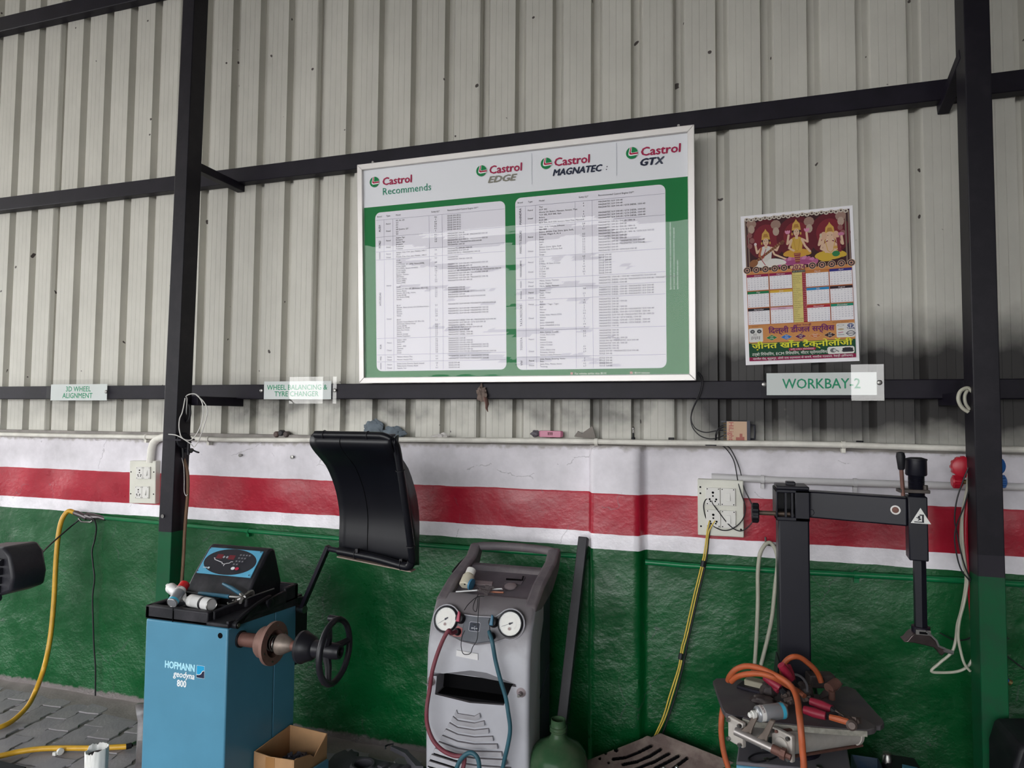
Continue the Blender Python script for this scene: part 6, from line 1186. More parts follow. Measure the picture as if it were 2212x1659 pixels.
for (a, b), mt, nm in (((.134, .113), mat('valve_red', '#a03a50', .45), 'red_valve_handle'), ((.274, .112), mat('valve_blue', '#33627c', .45), 'blue_valve_handle')):
    c = G(a, b); m = MB(); m.lathe(c, GF.n, [(-.004, .021), (.012, .020), (.026, .016), (.028, .012)], 18); o = obj('valve_boss', m, M_BLACKPLASTIC, ac)
    m = MB(); m.prism([G(a-.008, b-.014, .026), G(a+.008, b-.014, .026), G(a+.006, b+.022, .026), G(a-.003, b+.028, .026)], GF.n*.012); obj(nm, m, mt, ac, bevel=.003)
for a, b in ((.128, .062), (.273, .060)):
    m = MB(); m.lathe(G(a, b), GF.n, [(-.004, .015), (.012, .014), (.022, .010)], 16); obj('hose_port', m, M_BLACKPLASTIC, ac)
LF = Frame((AX0, -.683, .50), (1, 0, 0), (0, .008, .28))
m = MB(); m.rings([[(x, y, z) for x, y, z in ((-1.000, -.682+h, .776), (-.908, -.682+h, .770), (-.909, -.680+h, .794), (-.999, -.680+h, .798))] for h in (.010, 0)]); obj('paper_label', m, mat('station_label', '#c9c7c8', .5, var=.03), ac)
for x, z in ((-1.110, .664), (-.735, .668)):
    m = MB(); m.lathe((x+.004, -.66, z), (0, -1, 0), [(0, .020), (.020, .019), (.024, .013), (.025, .009), (.045, .008)], 16); obj('panel_bolt', m, mat('badge', ''), ac); m = MB(); m.cyl((x+.004, -.705, z), (x+.004, -.715, z), .006, n=8); obj('bolt_tip', m, M_STEEL, ac)
for k in range(11):
    zc, lw, rw = .560-.0268*k, min(.160, .045+.0150*k), min(.205, .053+.0180*k); xc = -.948
    q = [(xc-lw, zc+.012), (xc-.04, zc-.002), (xc+.03, zc-.002), (xc+rw, zc+.013), (xc+rw+.004, zc-.003), (xc+.034, zc-.0165), (xc-.044, zc-.0165), (xc-lw-.006, zc-.003)]
    if k >= 5: q = [(a, b) for a, b in q]
    yy = lambda z: -.684+.00018*abs(z-.57)*100*.5
    m = MB(); m.rings([[(a, yy(b)+.004, b) for a, b in q], [(a, yy(b)-(.006 if i < 4 else .013), b) for i, (a, b) in enumerate(q)]]); obj('louvre', m, M_SHELL, ac, bevel=.0015)
    if k >= 5:
        q2 = [(xc-lw-.004, zc-.004), (xc-lw+.10, zc-.018), (xc-lw+.10, zc-.028), (xc-lw-.008, zc-.014)]
        m = MB(); m.rings([[(a, yy(b)-.0012, b) for a, b in q2], [(a, yy(b)+.003, b) for a, b in q2]]); obj('vent_opening', m, M_HOLE, ac)
M_REDHOSE = mat('dusty_red_hose', '#6c2c38', .6, var=.15, scale=20, dust=.4, dustcol='#77585c'); M_BLUEHOSE = mat('dusty_blue_hose', '#22505e', .5, var=.15, scale=20, dust=.3, dustcol='#52666c')
p0 = G(.128, .062, .02)
m = MB(); m.tube([p0, p0+Vector((-.010, -.030, .002))] + [V(p) for p in [(-1.0152,-0.725,0.8867),(-1.0361,-0.73,0.8505),(-1.0607,-0.73,0.7891),(-1.0751,-0.74,0.7287),(-1.0858,-0.74,0.6566),(-1.0965,-0.74,0.5845),(-1.0935,-0.74,0.5231),(-1.0691,-0.74,0.4687),(-1.0297,-0.74,0.4363),(-0.9814,-0.74,0.4229),(-0.9433,-0.74,0.4255),(-0.9373,-0.74,0.4074),(-0.9499,-0.74,0.3538)]], .0082, 10, smooth=5); obj('red_hose', m, M_REDHOSE, ac)
p0 = G(.265, .075, .02)
m = MB(); m.tube([p0] + [V(p) for p in [(-0.8367,-0.72,0.8634),(-0.8229,-0.72,0.7953),(-0.8037,-0.72,0.7283),(-0.7808,-0.72,0.6623),(-0.7692,-0.72,0.6038),(-0.7614,-0.72,0.5451),(-0.77,-0.72,0.4841),(-0.7824,-0.72,0.431),(-0.7929,-0.72,0.3782)]], .0082, 10, smooth=5); obj('blue_hose', m, M_BLUEHOSE, ac)
m = MB(); m.tube([V(p) for p in [(-0.9667,-0.76,0.3662),(-0.9539,-0.76,0.4059),(-0.9336,-0.76,0.4365),(-0.9076,-0.76,0.4542),(-0.8851,-0.76,0.4492),(-0.8719,-0.76,0.4275),(-0.8677,-0.76,0.3825)]], .0085, 10, smooth=5); obj('blue_hose_loop', m, M_BLUEHOSE, ac)
# oddments on its top
tb = RF.p(.035, .115, .0)
t = thing('oil_bottle', tb, 'small cream bottle with a blue label lying in the top of the service station', 'bottle')
bc = Vector((-1.0406,-0.47,1.0128)); bt = Vector((-1.0375,-0.44,1.0398))
m = MB(); m.lathe(bc-(bt-bc).normalized()*.022, bt-bc, [(0, .022), (.004, .027), (.045, .027), (.055, .022), (.058, .019), (.082, .020), (.086, .016)], 18); obj('bottle_body', m, mat('cream_plastic', '#c9c2ae', .45, dust=.3), t)
m = MB(); m.lathe(bc-(bt-bc).normalized()*.022, bt-bc, [(.060, .0212), (.084, .0212), (.087, .018)], 18); obj('bottle_cap', m, M_WHITEPLASTIC, t)
m = MB(); q = (-1.0037,-0.5,1.0131); m.lathe((q[0]-.008, q[1], q[2]), (.95, -.2, -.2), [(0, .024), (.008, .025), (.010, .012)], 18); obj('blue_cap', m, mat('cap_blue', '#3c7494', .45), t)
t = thing('charging_wand', (-0.9648,-0.52,0.9943), 'thin steel wand bound with wire across the top of the service station', 'tool')
m = MB(); m.tube([(-1.0548,-0.555,0.9904), (-0.9557,-0.545,1.0031), (-0.8599,-0.535,1.0144), (-0.8579,-0.535,1.0108)], .0040, 8); obj('wand_rod', m, mat('bright_steel', '#b8b8b8', .3, .9), t)
m = MB(); m.tube([(-0.9233,-0.55,1.0014), (-0.8469,-0.55,1.0042)], .0042, 8); obj('copper_rod', m, mat('copper', '#8a5a48', .45, .6), t)
m = MB()
for k in range(7):
    rnd = random.Random(k); a = V((-0.9198,-0.56,1.0098)); pp = [a+Vector((rnd.uniform(-.04, .04), rnd.uniform(-.012, .004), rnd.uniform(-.015, .018))) for _ in range(5)]; m.tube(pp, .0014, 5, smooth=4)
m.cbox((-0.9196,-0.555,1.0086), (.014, .014, .04), .3, .2, .1); obj('wire_tangle', m, mat('tangle', '#4c4446', .6), t)
cable('wire', [(-0.9187,-0.585,0.9918),(-0.9453,-0.6,0.9896),(-0.9697,-0.63,0.9674),(-0.9757,-0.66,0.9512)], .0016, M_WIRE, 'short fine wire drooping over the front of the service station')
cable('wire', [(-0.9486,-0.575,0.9941),(-0.9476,-0.62,0.976),(-0.9383,-0.66,0.9601),(-0.9209,-0.675,0.955),(-0.9226,-0.655,0.9693),(-0.943,-0.59,0.9909)], .0016, M_WIRE, 'fine wire loop hanging above the dial panel of the service station')
cable('wire', [(-0.9333,-0.6,0.9943),(-0.9186,-0.65,0.9683),(-0.9071,-0.69,0.9176),(-0.9029,-0.7,0.8766),(-0.9047,-0.71,0.853),(-0.9197,-0.71,0.8284),(-0.9272,-0.71,0.8064),(-0.9425,-0.71,0.7976),(-0.9599,-0.71,0.8009),(-0.968,-0.71,0.8284),(-0.9646,-0.71,0.8643),(-0.9571,-0.7,0.8852)], .0016, M_WIRE, 'long fine wire looping over the paper label of the service station')
cable('cord', [(-1.1775,-0.3,1.0062),(-1.1671,-0.27,1.028),(-1.1552,-0.225,1.0474),(-1.1299,-0.2,1.0561),(-1.0898,-0.22,1.0554),(-1.0861,-0.26,1.0425),(-1.1026,-0.3,1.0329),(-1.0723,-0.4,1.0181),(-1.0373,-0.5,1.0103)], .0042, M_WIRE, 'black cord draped over the left cheek of the service station handle', n=8)

# ================================================================ leaning bar, water jug
m = MB(); a, b = Vector((-0.6148,-0.045,1.1559)), Vector((-0.6556,-0.3,0.4059)); d = (b-a); b = a + d*(a.z-.001)/(-d.z)*1.0
m.beam(a, b, .044, .044, (0, -1, .3)); bar = single('steel_bar', m, mat('bar_paint', '#14111a', .45, var=.2, dust=.4, dustcol='#3a363e'), 'black square steel bar leaning on the wall behind the water jug', 'bar', bevel=.003)
jc = Vector((-0.6031,-0.6,0.4718)); jc.z = 0
M_JUG = mat('jug_plastic', '#37583c', .22, var=.15, scale=10, dust=.55, dustcol='#636a55', trans=.3, ior=1.2)
zt = 0.5541
jug = thing('water_jug', jc, 'large dusty green water jug with an open neck at the foot of the leaning bar', 'jug')
m = MB(); m.lathe(jc, (0, 0, 1), [(0, .10), (.015, .112), (zt-.22, .114), (zt-.155, .113), (zt-.125, .106), (zt-.102, .088), (zt-.085, .058), (zt-.075, .038), (zt-.064, .031), (zt-.055, .028), (zt-.05, .027), (zt-.045, .031), (zt-.035, .032), (zt-.030, .029), (zt, .0285), (zt, .025), (zt-.05, .024), (zt-.07, .027), (zt-.085, .050), (zt-.105, .082), (zt-.13, .10), (zt-.16, .107), (.02, .106), (.01, .09)], 40); obj('jug_shell', m, M_JUG, jug)
m = MB()
for dz in (.012, .0): m.lathe((jc.x, jc.y, zt-.046+dz), (0, 0, 1), [(0, .029), (.002, .0335), (.006, .0335), (.008, .029)], 32, cap=False)
obj('neck_ring', m, M_JUG, jug)

# ================================================================ rusty skid plate
A_, B_, C_ = Vector((-0.5809,-0.192,0.2)), Vector((-0.2791,-0.075,0.3167)), Vector((0.048,-0.085,0.239))
ex = (C_-B_); ey = (A_-B_)
sp = thing('skid_plate', (A_.x+.2, -.25, 0), 'rusty ribbed steel skid plate leaning on the foot of the wall', 'car skid plate')
M_SKID = mat('skid_rust', '#64544f', .7, .1, var=.3, scale=14, dust=.65, dustcol='#96897f', bump=.4, bscale=90)
SU = ex.normalized(); SV = (ey-SU*ey.dot(SU)).normalized()
SLOTS = [[(-0.1461,0.1671),(-0.1004,0.1438),(-0.0498,0.1012),(-0.0057,0.0572)], [(-0.1004,0.1724),(-0.049,0.1412),(0.0009,0.0971),(0.0356,0.0569)], [(-0.0418,0.1668),(0.0251,0.1107),(0.0733,0.0597)], [(0.0319,0.1364),(0.0807,0.0893),(0.1144,0.0535)], [(0.1056,0.1079),(0.1497,0.0494)]]
HOLES = [(-0.1452,0.1281)+(.009,), (-0.1843,0.1567)+(.006,), (-0.2016,0.1866)+(.005,), (-0.1608,0.1881)+(.005,)]
def skp(u, v):
    # u along the wall edge, v out over the floor
    p = B_ + ex*u + ey*v
    bend = .03*max(0, .18-v)/.18
    nrm = ex.cross(ey).normalized(); nrm = nrm if nrm.z > 0 else -nrm
    p += nrm*(bend + .012*math.sin(u*3.1)*math.sin(v*1.6))
    d = 0; w_ = p-B_; a_, b_ = w_.dot(SU), w_.dot(SV)
    for ln in SLOTS:
        for (x0, y0), (x1, y1) in zip(ln, ln[1:]):
            dx, dy = x1-x0, y1-y0; t_ = max(0, min(1, ((a_-x0)*dx+(b_-y0)*dy)/(dx*dx+dy*dy+1e-9)))
            if math.hypot(a_-x0-dx*t_, b_-y0-dy*t_) < .0062: d = 1
    for x0, y0, r_ in HOLES:
        if math.hypot(a_-x0, b_-y0) < r_: d = 1
    return p - nrm*(.016*d), d
m = MB(); nu, nv = 150, 190; vv = {}
for i in range(nu+1):
    for j in range(nv+1):
        u, v = i/nu, j/nv*1.9; p, d = skp(u, v)
        if p.z < -.05: continue
        p.z = max(p.z, .004); vv[i, j] = (m.b.verts.new(p), d)
for i in range(nu):
    for j in range(nv):
        k = [(i, j), (i+1, j), (i+1, j+1), (i, j+1)]
        if all(q in vv for q in k):
            u, v = i/nu, j/nv*1.9
            if u < .05 and v < .12 or (u+v*.2 > 1.03 and v < .3): continue
            m.mi = 1 if sum(vv[q][1] for q in k) >= 3 else 0
            m.face([vv[q][0] for q in k])
o = obj('pressed_plate', m, [M_SKID, M_HOLE], sp, sharp=30, fix=True); so = o.modifiers.new('t', 'SOLIDIFY'); so.thickness = .004; so.offset = -1
for q in ((-0.4517,-0.11,0.2317), (-0.4944,-0.13,0.2223), (-0.518,-0.15,0.2039), (-0.4775,-0.17,0.1999)):
    pass
def onplate(px_, py_): pass

# ================================================================ tyre changer
M_TC = mat('tyre_changer_black', '#11111b', .4, var=.08, scale=6, dust=.12, dustcol='#2a2a36', spec=.35); M_ALU = mat('cast_aluminium', '#bcb6b0', .5, .25, var=.12, scale=20, dust=.45, dustcol='#94867c'); M_PLATE = mat('turntable_plate', '#4a464c', .55, .1, var=.15, scale=12, dust=.5, dustcol='#625c59')
tc_ = thing('tyre_changer', (.26, -.6, 0), 'tyre changer with a black post, swing arm and grey turntable on a blue base', 'tyre changer')
cx0, cx1 = 0.2069, 0.3138; cyf, cyb = -.50, -.385; czt = 1.3569
m = MB(); m.rings([[(cx0, cyf, .35), (cx1, cyf, .35), (cx1, cyb, .35), (cx0, cyb, .35)], [(cx0, cyf, czt+.02), (cx1, cyf, czt+.02), (cx1, cyb, czt+.02), (cx0, cyb, czt+.02)]]); obj('post', m, M_TC, tc_, bevel=.006)
for s_ in (-1, 1):
    m = MB(); x = cx0-.001 if s_ < 0 else cx1+.001; m.prism([(x, cyf-.004, .83), (x+s_*.016, cyf-.01, .72), (x+s_*.016, cyb, .70), (x, cyb, .83)], (s_*.004, 0, 0)); obj('gusset', m, M_TC, tc_)
# head clamp: a C-shaped plate box, open to the left
hx0, hx1 = 0.1976, 0.3118; hz0, hz1 = 1.3510, 1.4645
for lo, hi in (((hx0, -.53, hz1-.012), (hx1, -.375, hz1)), ((hx0, -.53, hz0), (hx1, -.375, hz0+.014)), ((hx0+.065, -.53, hz0), (hx1, -.375, hz1)), ((hx0, -.375, hz0), (hx1, -.365, hz1)), ((hx0, -.53, hz0), (hx0+.007, -.375, hz1))):
    m = MB(); m.box(lo, hi); obj('clamp_plate', m, M_TC, tc_, bevel=.003)
m = MB(); m.box((hx0+.004, -.525, hz1), (hx1, -.38, hz1+.012)); m.cbox(((hx0+hx1)/2, -.45, hz1+.017), (.032, .05, .014)); obj('clamp_cap', m, M_TC, tc_, bevel=.003)
for x in (hx0+.030, hx0+.052):
    m = MB(); m.box((x, -.528, hz0+.01), (x+.007, -.50, hz1-.01)); obj('clamp_rib', m, M_TC, tc_)
kc = Vector((0.1279,-0.5,1.3722))
m = MB(); m.cyl((kc.x, kc.y, kc.z), (hx0+.05, kc.y, kc.z), .0085, n=12); obj('clamp_screw', m, mat('screw_brown', '#5c4e44', .5, .4), tc_)
m = MB(); rs = []
for x, s2 in ((-.014, .85), (-.010, 1), (.008, 1), (.012, .85)): rs.append([kc+Vector((x, s2*(.034+.004*math.cos(7*2*math.pi*k/56))*math.cos(2*math.pi*k/56), s2*(.034+.004*math.cos(7*2*math.pi*k/56))*math.sin(2*math.pi*k/56))) for k in range(56)])
m.rings(rs); obj('lobed_knob', m, M_BLACKPLASTIC, tc_)
# swing arm
a0, a1 = Vector((0.3134,-0.475,1.4089)), Vector((0.6167,-0.575,1.4135)); at0, at1 = 1.4569, 1.4620; ab0, ab1 = 1.3615, 1.3666
d2 = (a1-a0); d2.z = 0; nrm = Vector((d2.y, -d2.x, 0)).normalized()*.035
zt_, zb_ = (at0+at1)/2, (ab0+ab1)/2
sx0 = a0 - d2*.12
m = MB(); m.rings([[Vector((p.x, p.y, z))+s2*nrm for s2, z in ((1, zb_), (1, zt_), (-1, zt_), (-1, zb_))] for p in (sx0, a1)]); obj('swing_arm', m, M_TC, tc_, bevel=.005)
AF = Frame(Vector((a0.x, a0.y, zb_))+nrm*1.005, d2, (0, 0, 1)); al = d2.length
m = MB(); c = AF.p(al*.892, (zt_-zb_)*.55, 0); m.lathe(c, AF.n, [(-.002, .0155), (.002, .0155), (.002, .0105)], 20, cap=False); obj('bolt_ring', m, M_STEEL, tc_); m = MB(); m.lathe(c, AF.n, [(-.002, .0105), (.004, .010), (.005, .006)], 16); obj('arm_bolt', m, M_RUST, tc_)
m = MB(); q = [(-.02, .010), (.022, .010), (.028, .018), (.024, .030), (-.018, .030)]; m.rings([[AF.p(a, b, h) for a, b in q] for h in (-.002, .003)]); obj('stop_plate', m, M_TC, tc_, bevel=.001)
# head block at the arm end, turned with the arm
hc = Vector((0.6383,-0.585,1.3581)); hw_ = (0.6606-0.6041); hb, ht = 1.2534, 1.4675
ang = math.atan2(d2.y, d2.x)*.35
MH = Matrix.Translation((hc.x, hc.y, 0)) @ Matrix.Rotation(ang, 4, 'Z')
m = MB(); m.box((-hw_/2, -.04, hb), (hw_/2, .045, ht), MH); obj('arm_head', m, M_TC, tc_, bevel=.004)
HF = Frame(MH @ Vector((-hw_/2, -.0405, hb)), MH.to_3x3() @ Vector((1, 0, 0)), (0, 0, 1))
P = Print(HF, .0004); q0 = .125
def T_(a, b): return (.006+a*.0585, q0+b*.052)
P.poly([T_(0, 0), T_(1, 0), T_(.5, 1)], '#d6d6d4')
P.rect(*T_(.18, .06), *T_(.66, .12), '#2a2a30'); P.rect(*T_(.56, .06), *T_(.66, .55), '#2a2a30'); P.rect(*T_(.44, .50), *T_(.66, .58), '#2a2a30'); P.line([T_(.28, .38), T_(.52, .28), T_(.36, .2)], .0026, '#2a2a30'); P.ell(*T_(.42, .42), .004, .004, '#2a2a30', 10); P.line([T_(.42, .42), T_(.42, .25)], .0026, '#2a2a30')
P.done('warning_label', tc_)
sc_ = Vector((hc.x+.006, hc.y, 0))
m = MB(); m.lathe((sc_.x, sc_.y, 1.0190), (0, 0, 1), [(0, .0205), (hb-1.0190+.03, .0205)], 6); obj('hex_shaft', m, M_TC, tc_, bevel=.001, sharp=20)
zc0, zc1, zc2 = ht, 1.5386, 1.5936
m = MB(); nn = 18; m.lathe((sc_.x-.004, sc_.y, zc0-.01), (0, 0, 1), [(i*(zc1-zc0+.02)/36, .0255-.0022*(i % 2)) for i in range(37)], 24); obj('return_spring', m, M_TC, tc_, sharp=20)
m = MB(); rs = []
for z, r in ((zc1-.004, .030), (zc1, .0325), (zc2-.008, .0325), (zc2-.007, .034), (zc2-.002, .034)): rs.append([Vector((sc_.x-.004+(r-.001*(k % 2))*math.cos(2*math.pi*k/48), sc_.y+(r-.001*(k % 2))*math.sin(2*math.pi*k/48), z)) for k in range(48)])
rs.append([Vector((sc_.x-.004+.018*math.cos(2*math.pi*k/48), sc_.y+.018*math.sin(2*math.pi*k/48), zc2+.003)) for k in range(48)])
m.rings(rs); obj('top_cap', m, M_TC, tc_, sharp=50)
zp = 1.4772
m = MB(); m.box((sc_.x-.062, sc_.y-.030, zp), (sc_.x+.030, sc_.y+.020, zp+.012)); m.cyl((sc_.x+.018, sc_.y-.02, zp+.01), (sc_.x+.018, sc_.y-.02, zp+.028), .008, n=8); obj('lock_plate', m, mat('lock_brown', '#2c2626', .5, .3, dust=.3), tc_, bevel=.002)
h0, h1 = Vector((0.594,-0.61,1.4668)), Vector((0.5901,-0.61,1.5542)); h2 = Vector((0.5884,-0.61,1.6153))
m = MB(); m.cyl(h0, h1, .0065, n=10); obj('lock_lever', m, M_RUST, tc_); m = MB(); m.lathe(h1, h2-h1, [(0, .0085), (.004, .0105), ((h2-h1).length*.75, .0145), ((h2-h1).length*.95, .012), ((h2-h1).length, .006)], 16); obj('lever_grip', m, M_BLACKPLASTIC, tc_)
# mount head
yh = sc_.y
m = MB(); zz = 1.0005; m.cyl((sc_.x, yh, zz), (sc_.x, yh, 1.0297), .028, n=20); obj('mount_collar', m, M_BLACKSTEEL, tc_, bevel=.001)
m = MB(); m.box((sc_.x-.022, yh-.0295, zz+.006), (sc_.x+.022, yh-.024, zz+.024)); obj('collar_label', m, M_STEEL, tc_); m = MB(); m.box((sc_.x-.012, yh-.0302, zz+.011), (sc_.x+.012, yh-.029, zz+.019)); obj('label_window', m, M_HOLE, tc_)
q = [(0.5856,-0.59,0.9797),(0.5968,-0.59,0.9856),(0.6068,-0.59,1.0005),(0.6166,-0.59,1.0107),(0.6618,-0.59,1.0108),(0.6711,-0.59,1.0011),(0.6871,-0.59,0.986),(0.6935,-0.59,0.97),(0.7108,-0.59,0.9643),(0.736,-0.59,0.955),(0.7332,-0.59,0.9487),(0.7106,-0.59,0.9522),(0.697,-0.59,0.9461),(0.6864,-0.59,0.9555),(0.6839,-0.59,0.9644),(0.6705,-0.59,0.972),(0.6475,-0.59,0.9756),(0.616,-0.59,0.9799)]
m = MB(); m.rings([[(p[0], yh-.030*(1-.55*(i in (8, 9, 10, 11))), p[2]) for i, p in enumerate(q)], [(p[0], yh+.030*(1-.55*(i in (8, 9, 10, 11))), p[2]) for i, p in enumerate(q)]]); obj('mount_head', m, mat('worn_steel', '#5a5050', .3, .85, var=.25, scale=30), tc_, bevel=.003)
m = MB(); q2 = [(0.6529,-0.625,1.0235),(0.6634,-0.625,1.0141),(0.6791,-0.625,0.9977),(0.6854,-0.625,0.9804),(0.7025,-0.625,0.9748)]; m.tube(q2, .0035, 6); m.tube([(0.7052,-0.61,0.9657),(0.7303,-0.61,0.9595)], .007, 6); obj('polished_edge', m, mat('bright_steel', ''), tc_)
# base cabinet
m = MB(); m.rings([[(.030, -.835, .0), (.415, -.80, .0), (.44, -.46, .0), (.055, -.49, .0)], [(.046, -.815, .588), (.395, -.770, .588), (.420, -.505, .588), (.070, -.535, .588)]]); obj('base_cabinet', m, M_BLUE, tc_, bevel=.006)
m = MB(); m.rings([[(.045, -.816, .588), (.396, -.771, .588), (.421, -.504, .588), (.069, -.534, .588)], [(.047, -.814, .600), (.394, -.769, .600), (.419, -.506, .600), (.071, -.536, .600)]]); obj('base_top', m, mat('dusty_top', '#5d5a62', .7, var=.2, scale=10, dust=.5, dustcol='#6e6866'), tc_, bevel=.004)
m = MB(); m.box((.15, -.50, .0), (.36, -.36, .62)); obj('post_plinth', m, M_BLACKSTEEL, tc_, bevel=.004)
for p in ((0.14,-0.7781,0.602), (0.3179,-0.6557,0.602), (0.3009,-0.7733,0.602)):
    m = MB(); m.lathe((p[0], p[1], .598), (0, 0, 1), [(0, .010), (.008, .010), (.010, .007)], 6); obj('cabinet_bolt', m, M_STEEL, tc_)
m = MB(); m.lathe((.232, -.655, .598), (0, 0, 1), [(0, .09), (.01, .085), (.02, .06), (.13, .055)], 24); obj('turntable_hub', m, M_BLACKSTEEL, tc_)
TZ = .750
def tplate(poly, z, th, nm, mt):
    m = MB(); m.rings([[Vector((p[0], p[1], z-th)) for p in poly], [Vector((p[0], p[1], z)) for p in poly]]); return obj(nm, m, mt, tc_, bevel=.002)
tplate([(-0.0287,-0.5459,0.75),(-0.0173,-0.5146,0.75),(0.0375,-0.4916,0.75),(0.1343,-0.5137,0.75),(0.2226,-0.587,0.75),(0.2116,-0.7081,0.75),(0.119,-0.7972,0.75),(0.0435,-0.8224,0.75),(0.0132,-0.811,0.75),(0.0031,-0.7777,0.75)], .750, .016, 'jaw_plate', M_PLATE)
tplate([(0.3296,-0.5716,0.75),(0.4103,-0.452,0.75),(0.4402,-0.4376,0.75),(0.4637,-0.46,0.75),(0.5022,-0.7079,0.75),(0.4998,-0.7258,0.75),(0.4839,-0.7512,0.75),(0.44,-0.7591,0.75),(0.3136,-0.6926,0.75)], .750, .016, 'jaw_plate', M_PLATE)
tplate([(0.0658,-0.8445,0.758),(0.1232,-0.7196,0.758),(0.2246,-0.5653,0.758),(0.3297,-0.5716,0.758),(0.4673,-0.7752,0.758),(0.4582,-0.7946,0.758),(0.4333,-0.8158,0.758),(0.2808,-0.8405,0.758),(0.0948,-0.8589,0.758)], .758, .018, 'slide_plate', M_PLATE)
m = MB(); e = [(0.0656,-0.8498,0.758),(0.0946,-0.8634,0.758),(0.2802,-0.845,0.758),(0.4325,-0.8199,0.758)]
for i in range(3): m.beam(Vector((e[i][0], e[i][1], .748)), Vector((e[i+1][0], e[i+1][1], .748)), .004, .017)
obj('worn_edge', m, mat('chipped_edge', '#8a877e', .6, .2, var=.4, scale=60), tc_)
# pneumatic cylinders
def cyl_flange(c, w_, h_, th, yaw):
    m = MB(); m.cbox(c, (w_, th, h_), yaw); o = obj('cylinder_flange', m, M_ALU, tc_, bevel=.004)
    R3 = Matrix.Rotation(yaw, 3, 'Z')
    for sx2 in (-1, 1):
        for sz2 in (-1, 1):
            p = Vector(c)+R3 @ Vector((sx2*w_*.38, -th*.5, 0))+Vector((0, 0, sz2*h_*.38)); m = MB(); m.cyl(p, p+R3 @ Vector((0, -.010, 0)), .0065, n=6); obj('flange_bolt', m, M_STEEL, o.parent)
    return o
f2 = Vector((0.1832,-0.9,0.7164)); f1 = Vector((0.0481,-0.86,0.7168)); e2 = Vector((0.4243,-0.66,0.6778))
yaw2 = math.atan2((e2-f2).y, (e2-f2).x)-math.pi/2
cyl_flange(f2, .076, .080, .018, yaw2); cyl_flange(f1, .062, .078, .018, yaw2)
ax2 = (e2-f2).normalized()
m = MB(); m.cyl(f2+ax2*.005, e2, .032, n=28); obj('cylinder_barrel', m, M_ALU, tc_); m = MB(); m.cyl(e2-ax2*.012, e2, .036, n=20); obj('barrel_end', m, M_ALU, tc_)
m = MB(); m.cyl(f1+ax2*.005, f1+(e2-f2)*.85, .028, n=24); obj('cylinder_barrel', m, M_ALU, tc_)
for s_ in (-1, 1):
    o2 = Vector((s_*.022, 0, -.036 if s_ > 0 else .034)); m = MB(); m.cyl(f2+o2, e2+o2, .0048, n=8); obj('tie_rod', m, M_RUST, tc_)
r0, r1 = Vector((0.0417,-0.9,0.735)), Vector((0.1478,-0.945,0.7179))
m = MB(); m.cyl(r0, r1, .0125, n=16); obj('link_rod', m, mat('link_grey', '#a09a98', .4, .6, dust=.4), tc_)
m = MB(); m.cyl(r1, r1+(r1-r0).normalized()*.028, .014, n=12); m.lathe(r1+(r1-r0).normalized()*.026, (r1-r0), [(0, .017), (.014, .017), (.016, .009), (.030, .009)], 6); obj('rod_nut', m, M_RUST, tc_)
m = MB(); m.lathe(f2+Vector((.0, -.006, -.002)), (-ax2), [(0, .026), (.012, .024), (.014, .015)], 24); obj('rod_boss', m, M_ALU, tc_)
for k in (.28, .70):
    p = r0.lerp(r1, k); m = MB(); q = [(0, 0, -.020), (.016, 0, -.012), (.020, 0, .02), (.045, .03, .060), (.028, .03, .062), (.004, 0, .03), (-.014, 0, .012)]; m.prism([p+Vector(v) for v in q], (.004, .012, 0)); obj('link_bracket', m, mat('bracket_dust', '#6e625a', .6, .3, dust=.4), tc_, bevel=.003)
# jaws and clamps standing on the table
M_JAW = mat('jaw_grime', '#3a3334', .6, .4, var=.3, scale=30, dust=.6, dustcol='#5e544e')
def blob(c, sx2, sy2, sz2, seed, nm='clamp_jaw', mt=None): obj(nm, crumple(c, sx2, sy2, sz2, seed, n=10, rough=.3), mt or M_JAW, tc_, sharp=30)
m = MB(); p = [(0.0863,-0.5558,0.768), (0.1497,-0.5783,0.768)]; m.beam(p[0], p[1], .045, .026); obj('clamp_cover', m, mat('clamp_pale', '#8f8a78', .6, dust=.4), tc_, bevel=.004)
m = MB(); p = [(0.0652,-0.5618,0.756), (0.1663,-0.6047,0.756)]; m.beam(p[0], p[1], .06, .012); obj('clamp_slide', m, M_BLACKSTEEL, tc_, bevel=.003)
blob((0.1564,-0.6668,0.785), .026, .024, .030, 2); blob((0.1357,-0.7097,0.768), .04, .02, .016, 5)
m = MB(); m.prism([V((0.3135,-0.6405,0.775)), V((0.3708,-0.5972,0.8)), V((0.3832,-0.6297,0.8)), V((0.3265,-0.6509,0.77))], (.02, .02, .018)); m.cbox((0.3404,-0.5166,0.79), (.09, .05, .045), .25); obj('clamp_jaw', m, M_JAW, tc_, bevel=.006)
m = MB(); m.cyl((0.3511,-0.6334,0.805), (0.3823,-0.5999,0.815), .018, n=12); m.cyl((0.3605,-0.6373,0.8), (0.3609,-0.6316,0.77), .011, n=10); obj('jaw_pin', m, M_RUST, tc_)
blob((0.2734,-0.6486,0.79), .03, .03, .03, 9)

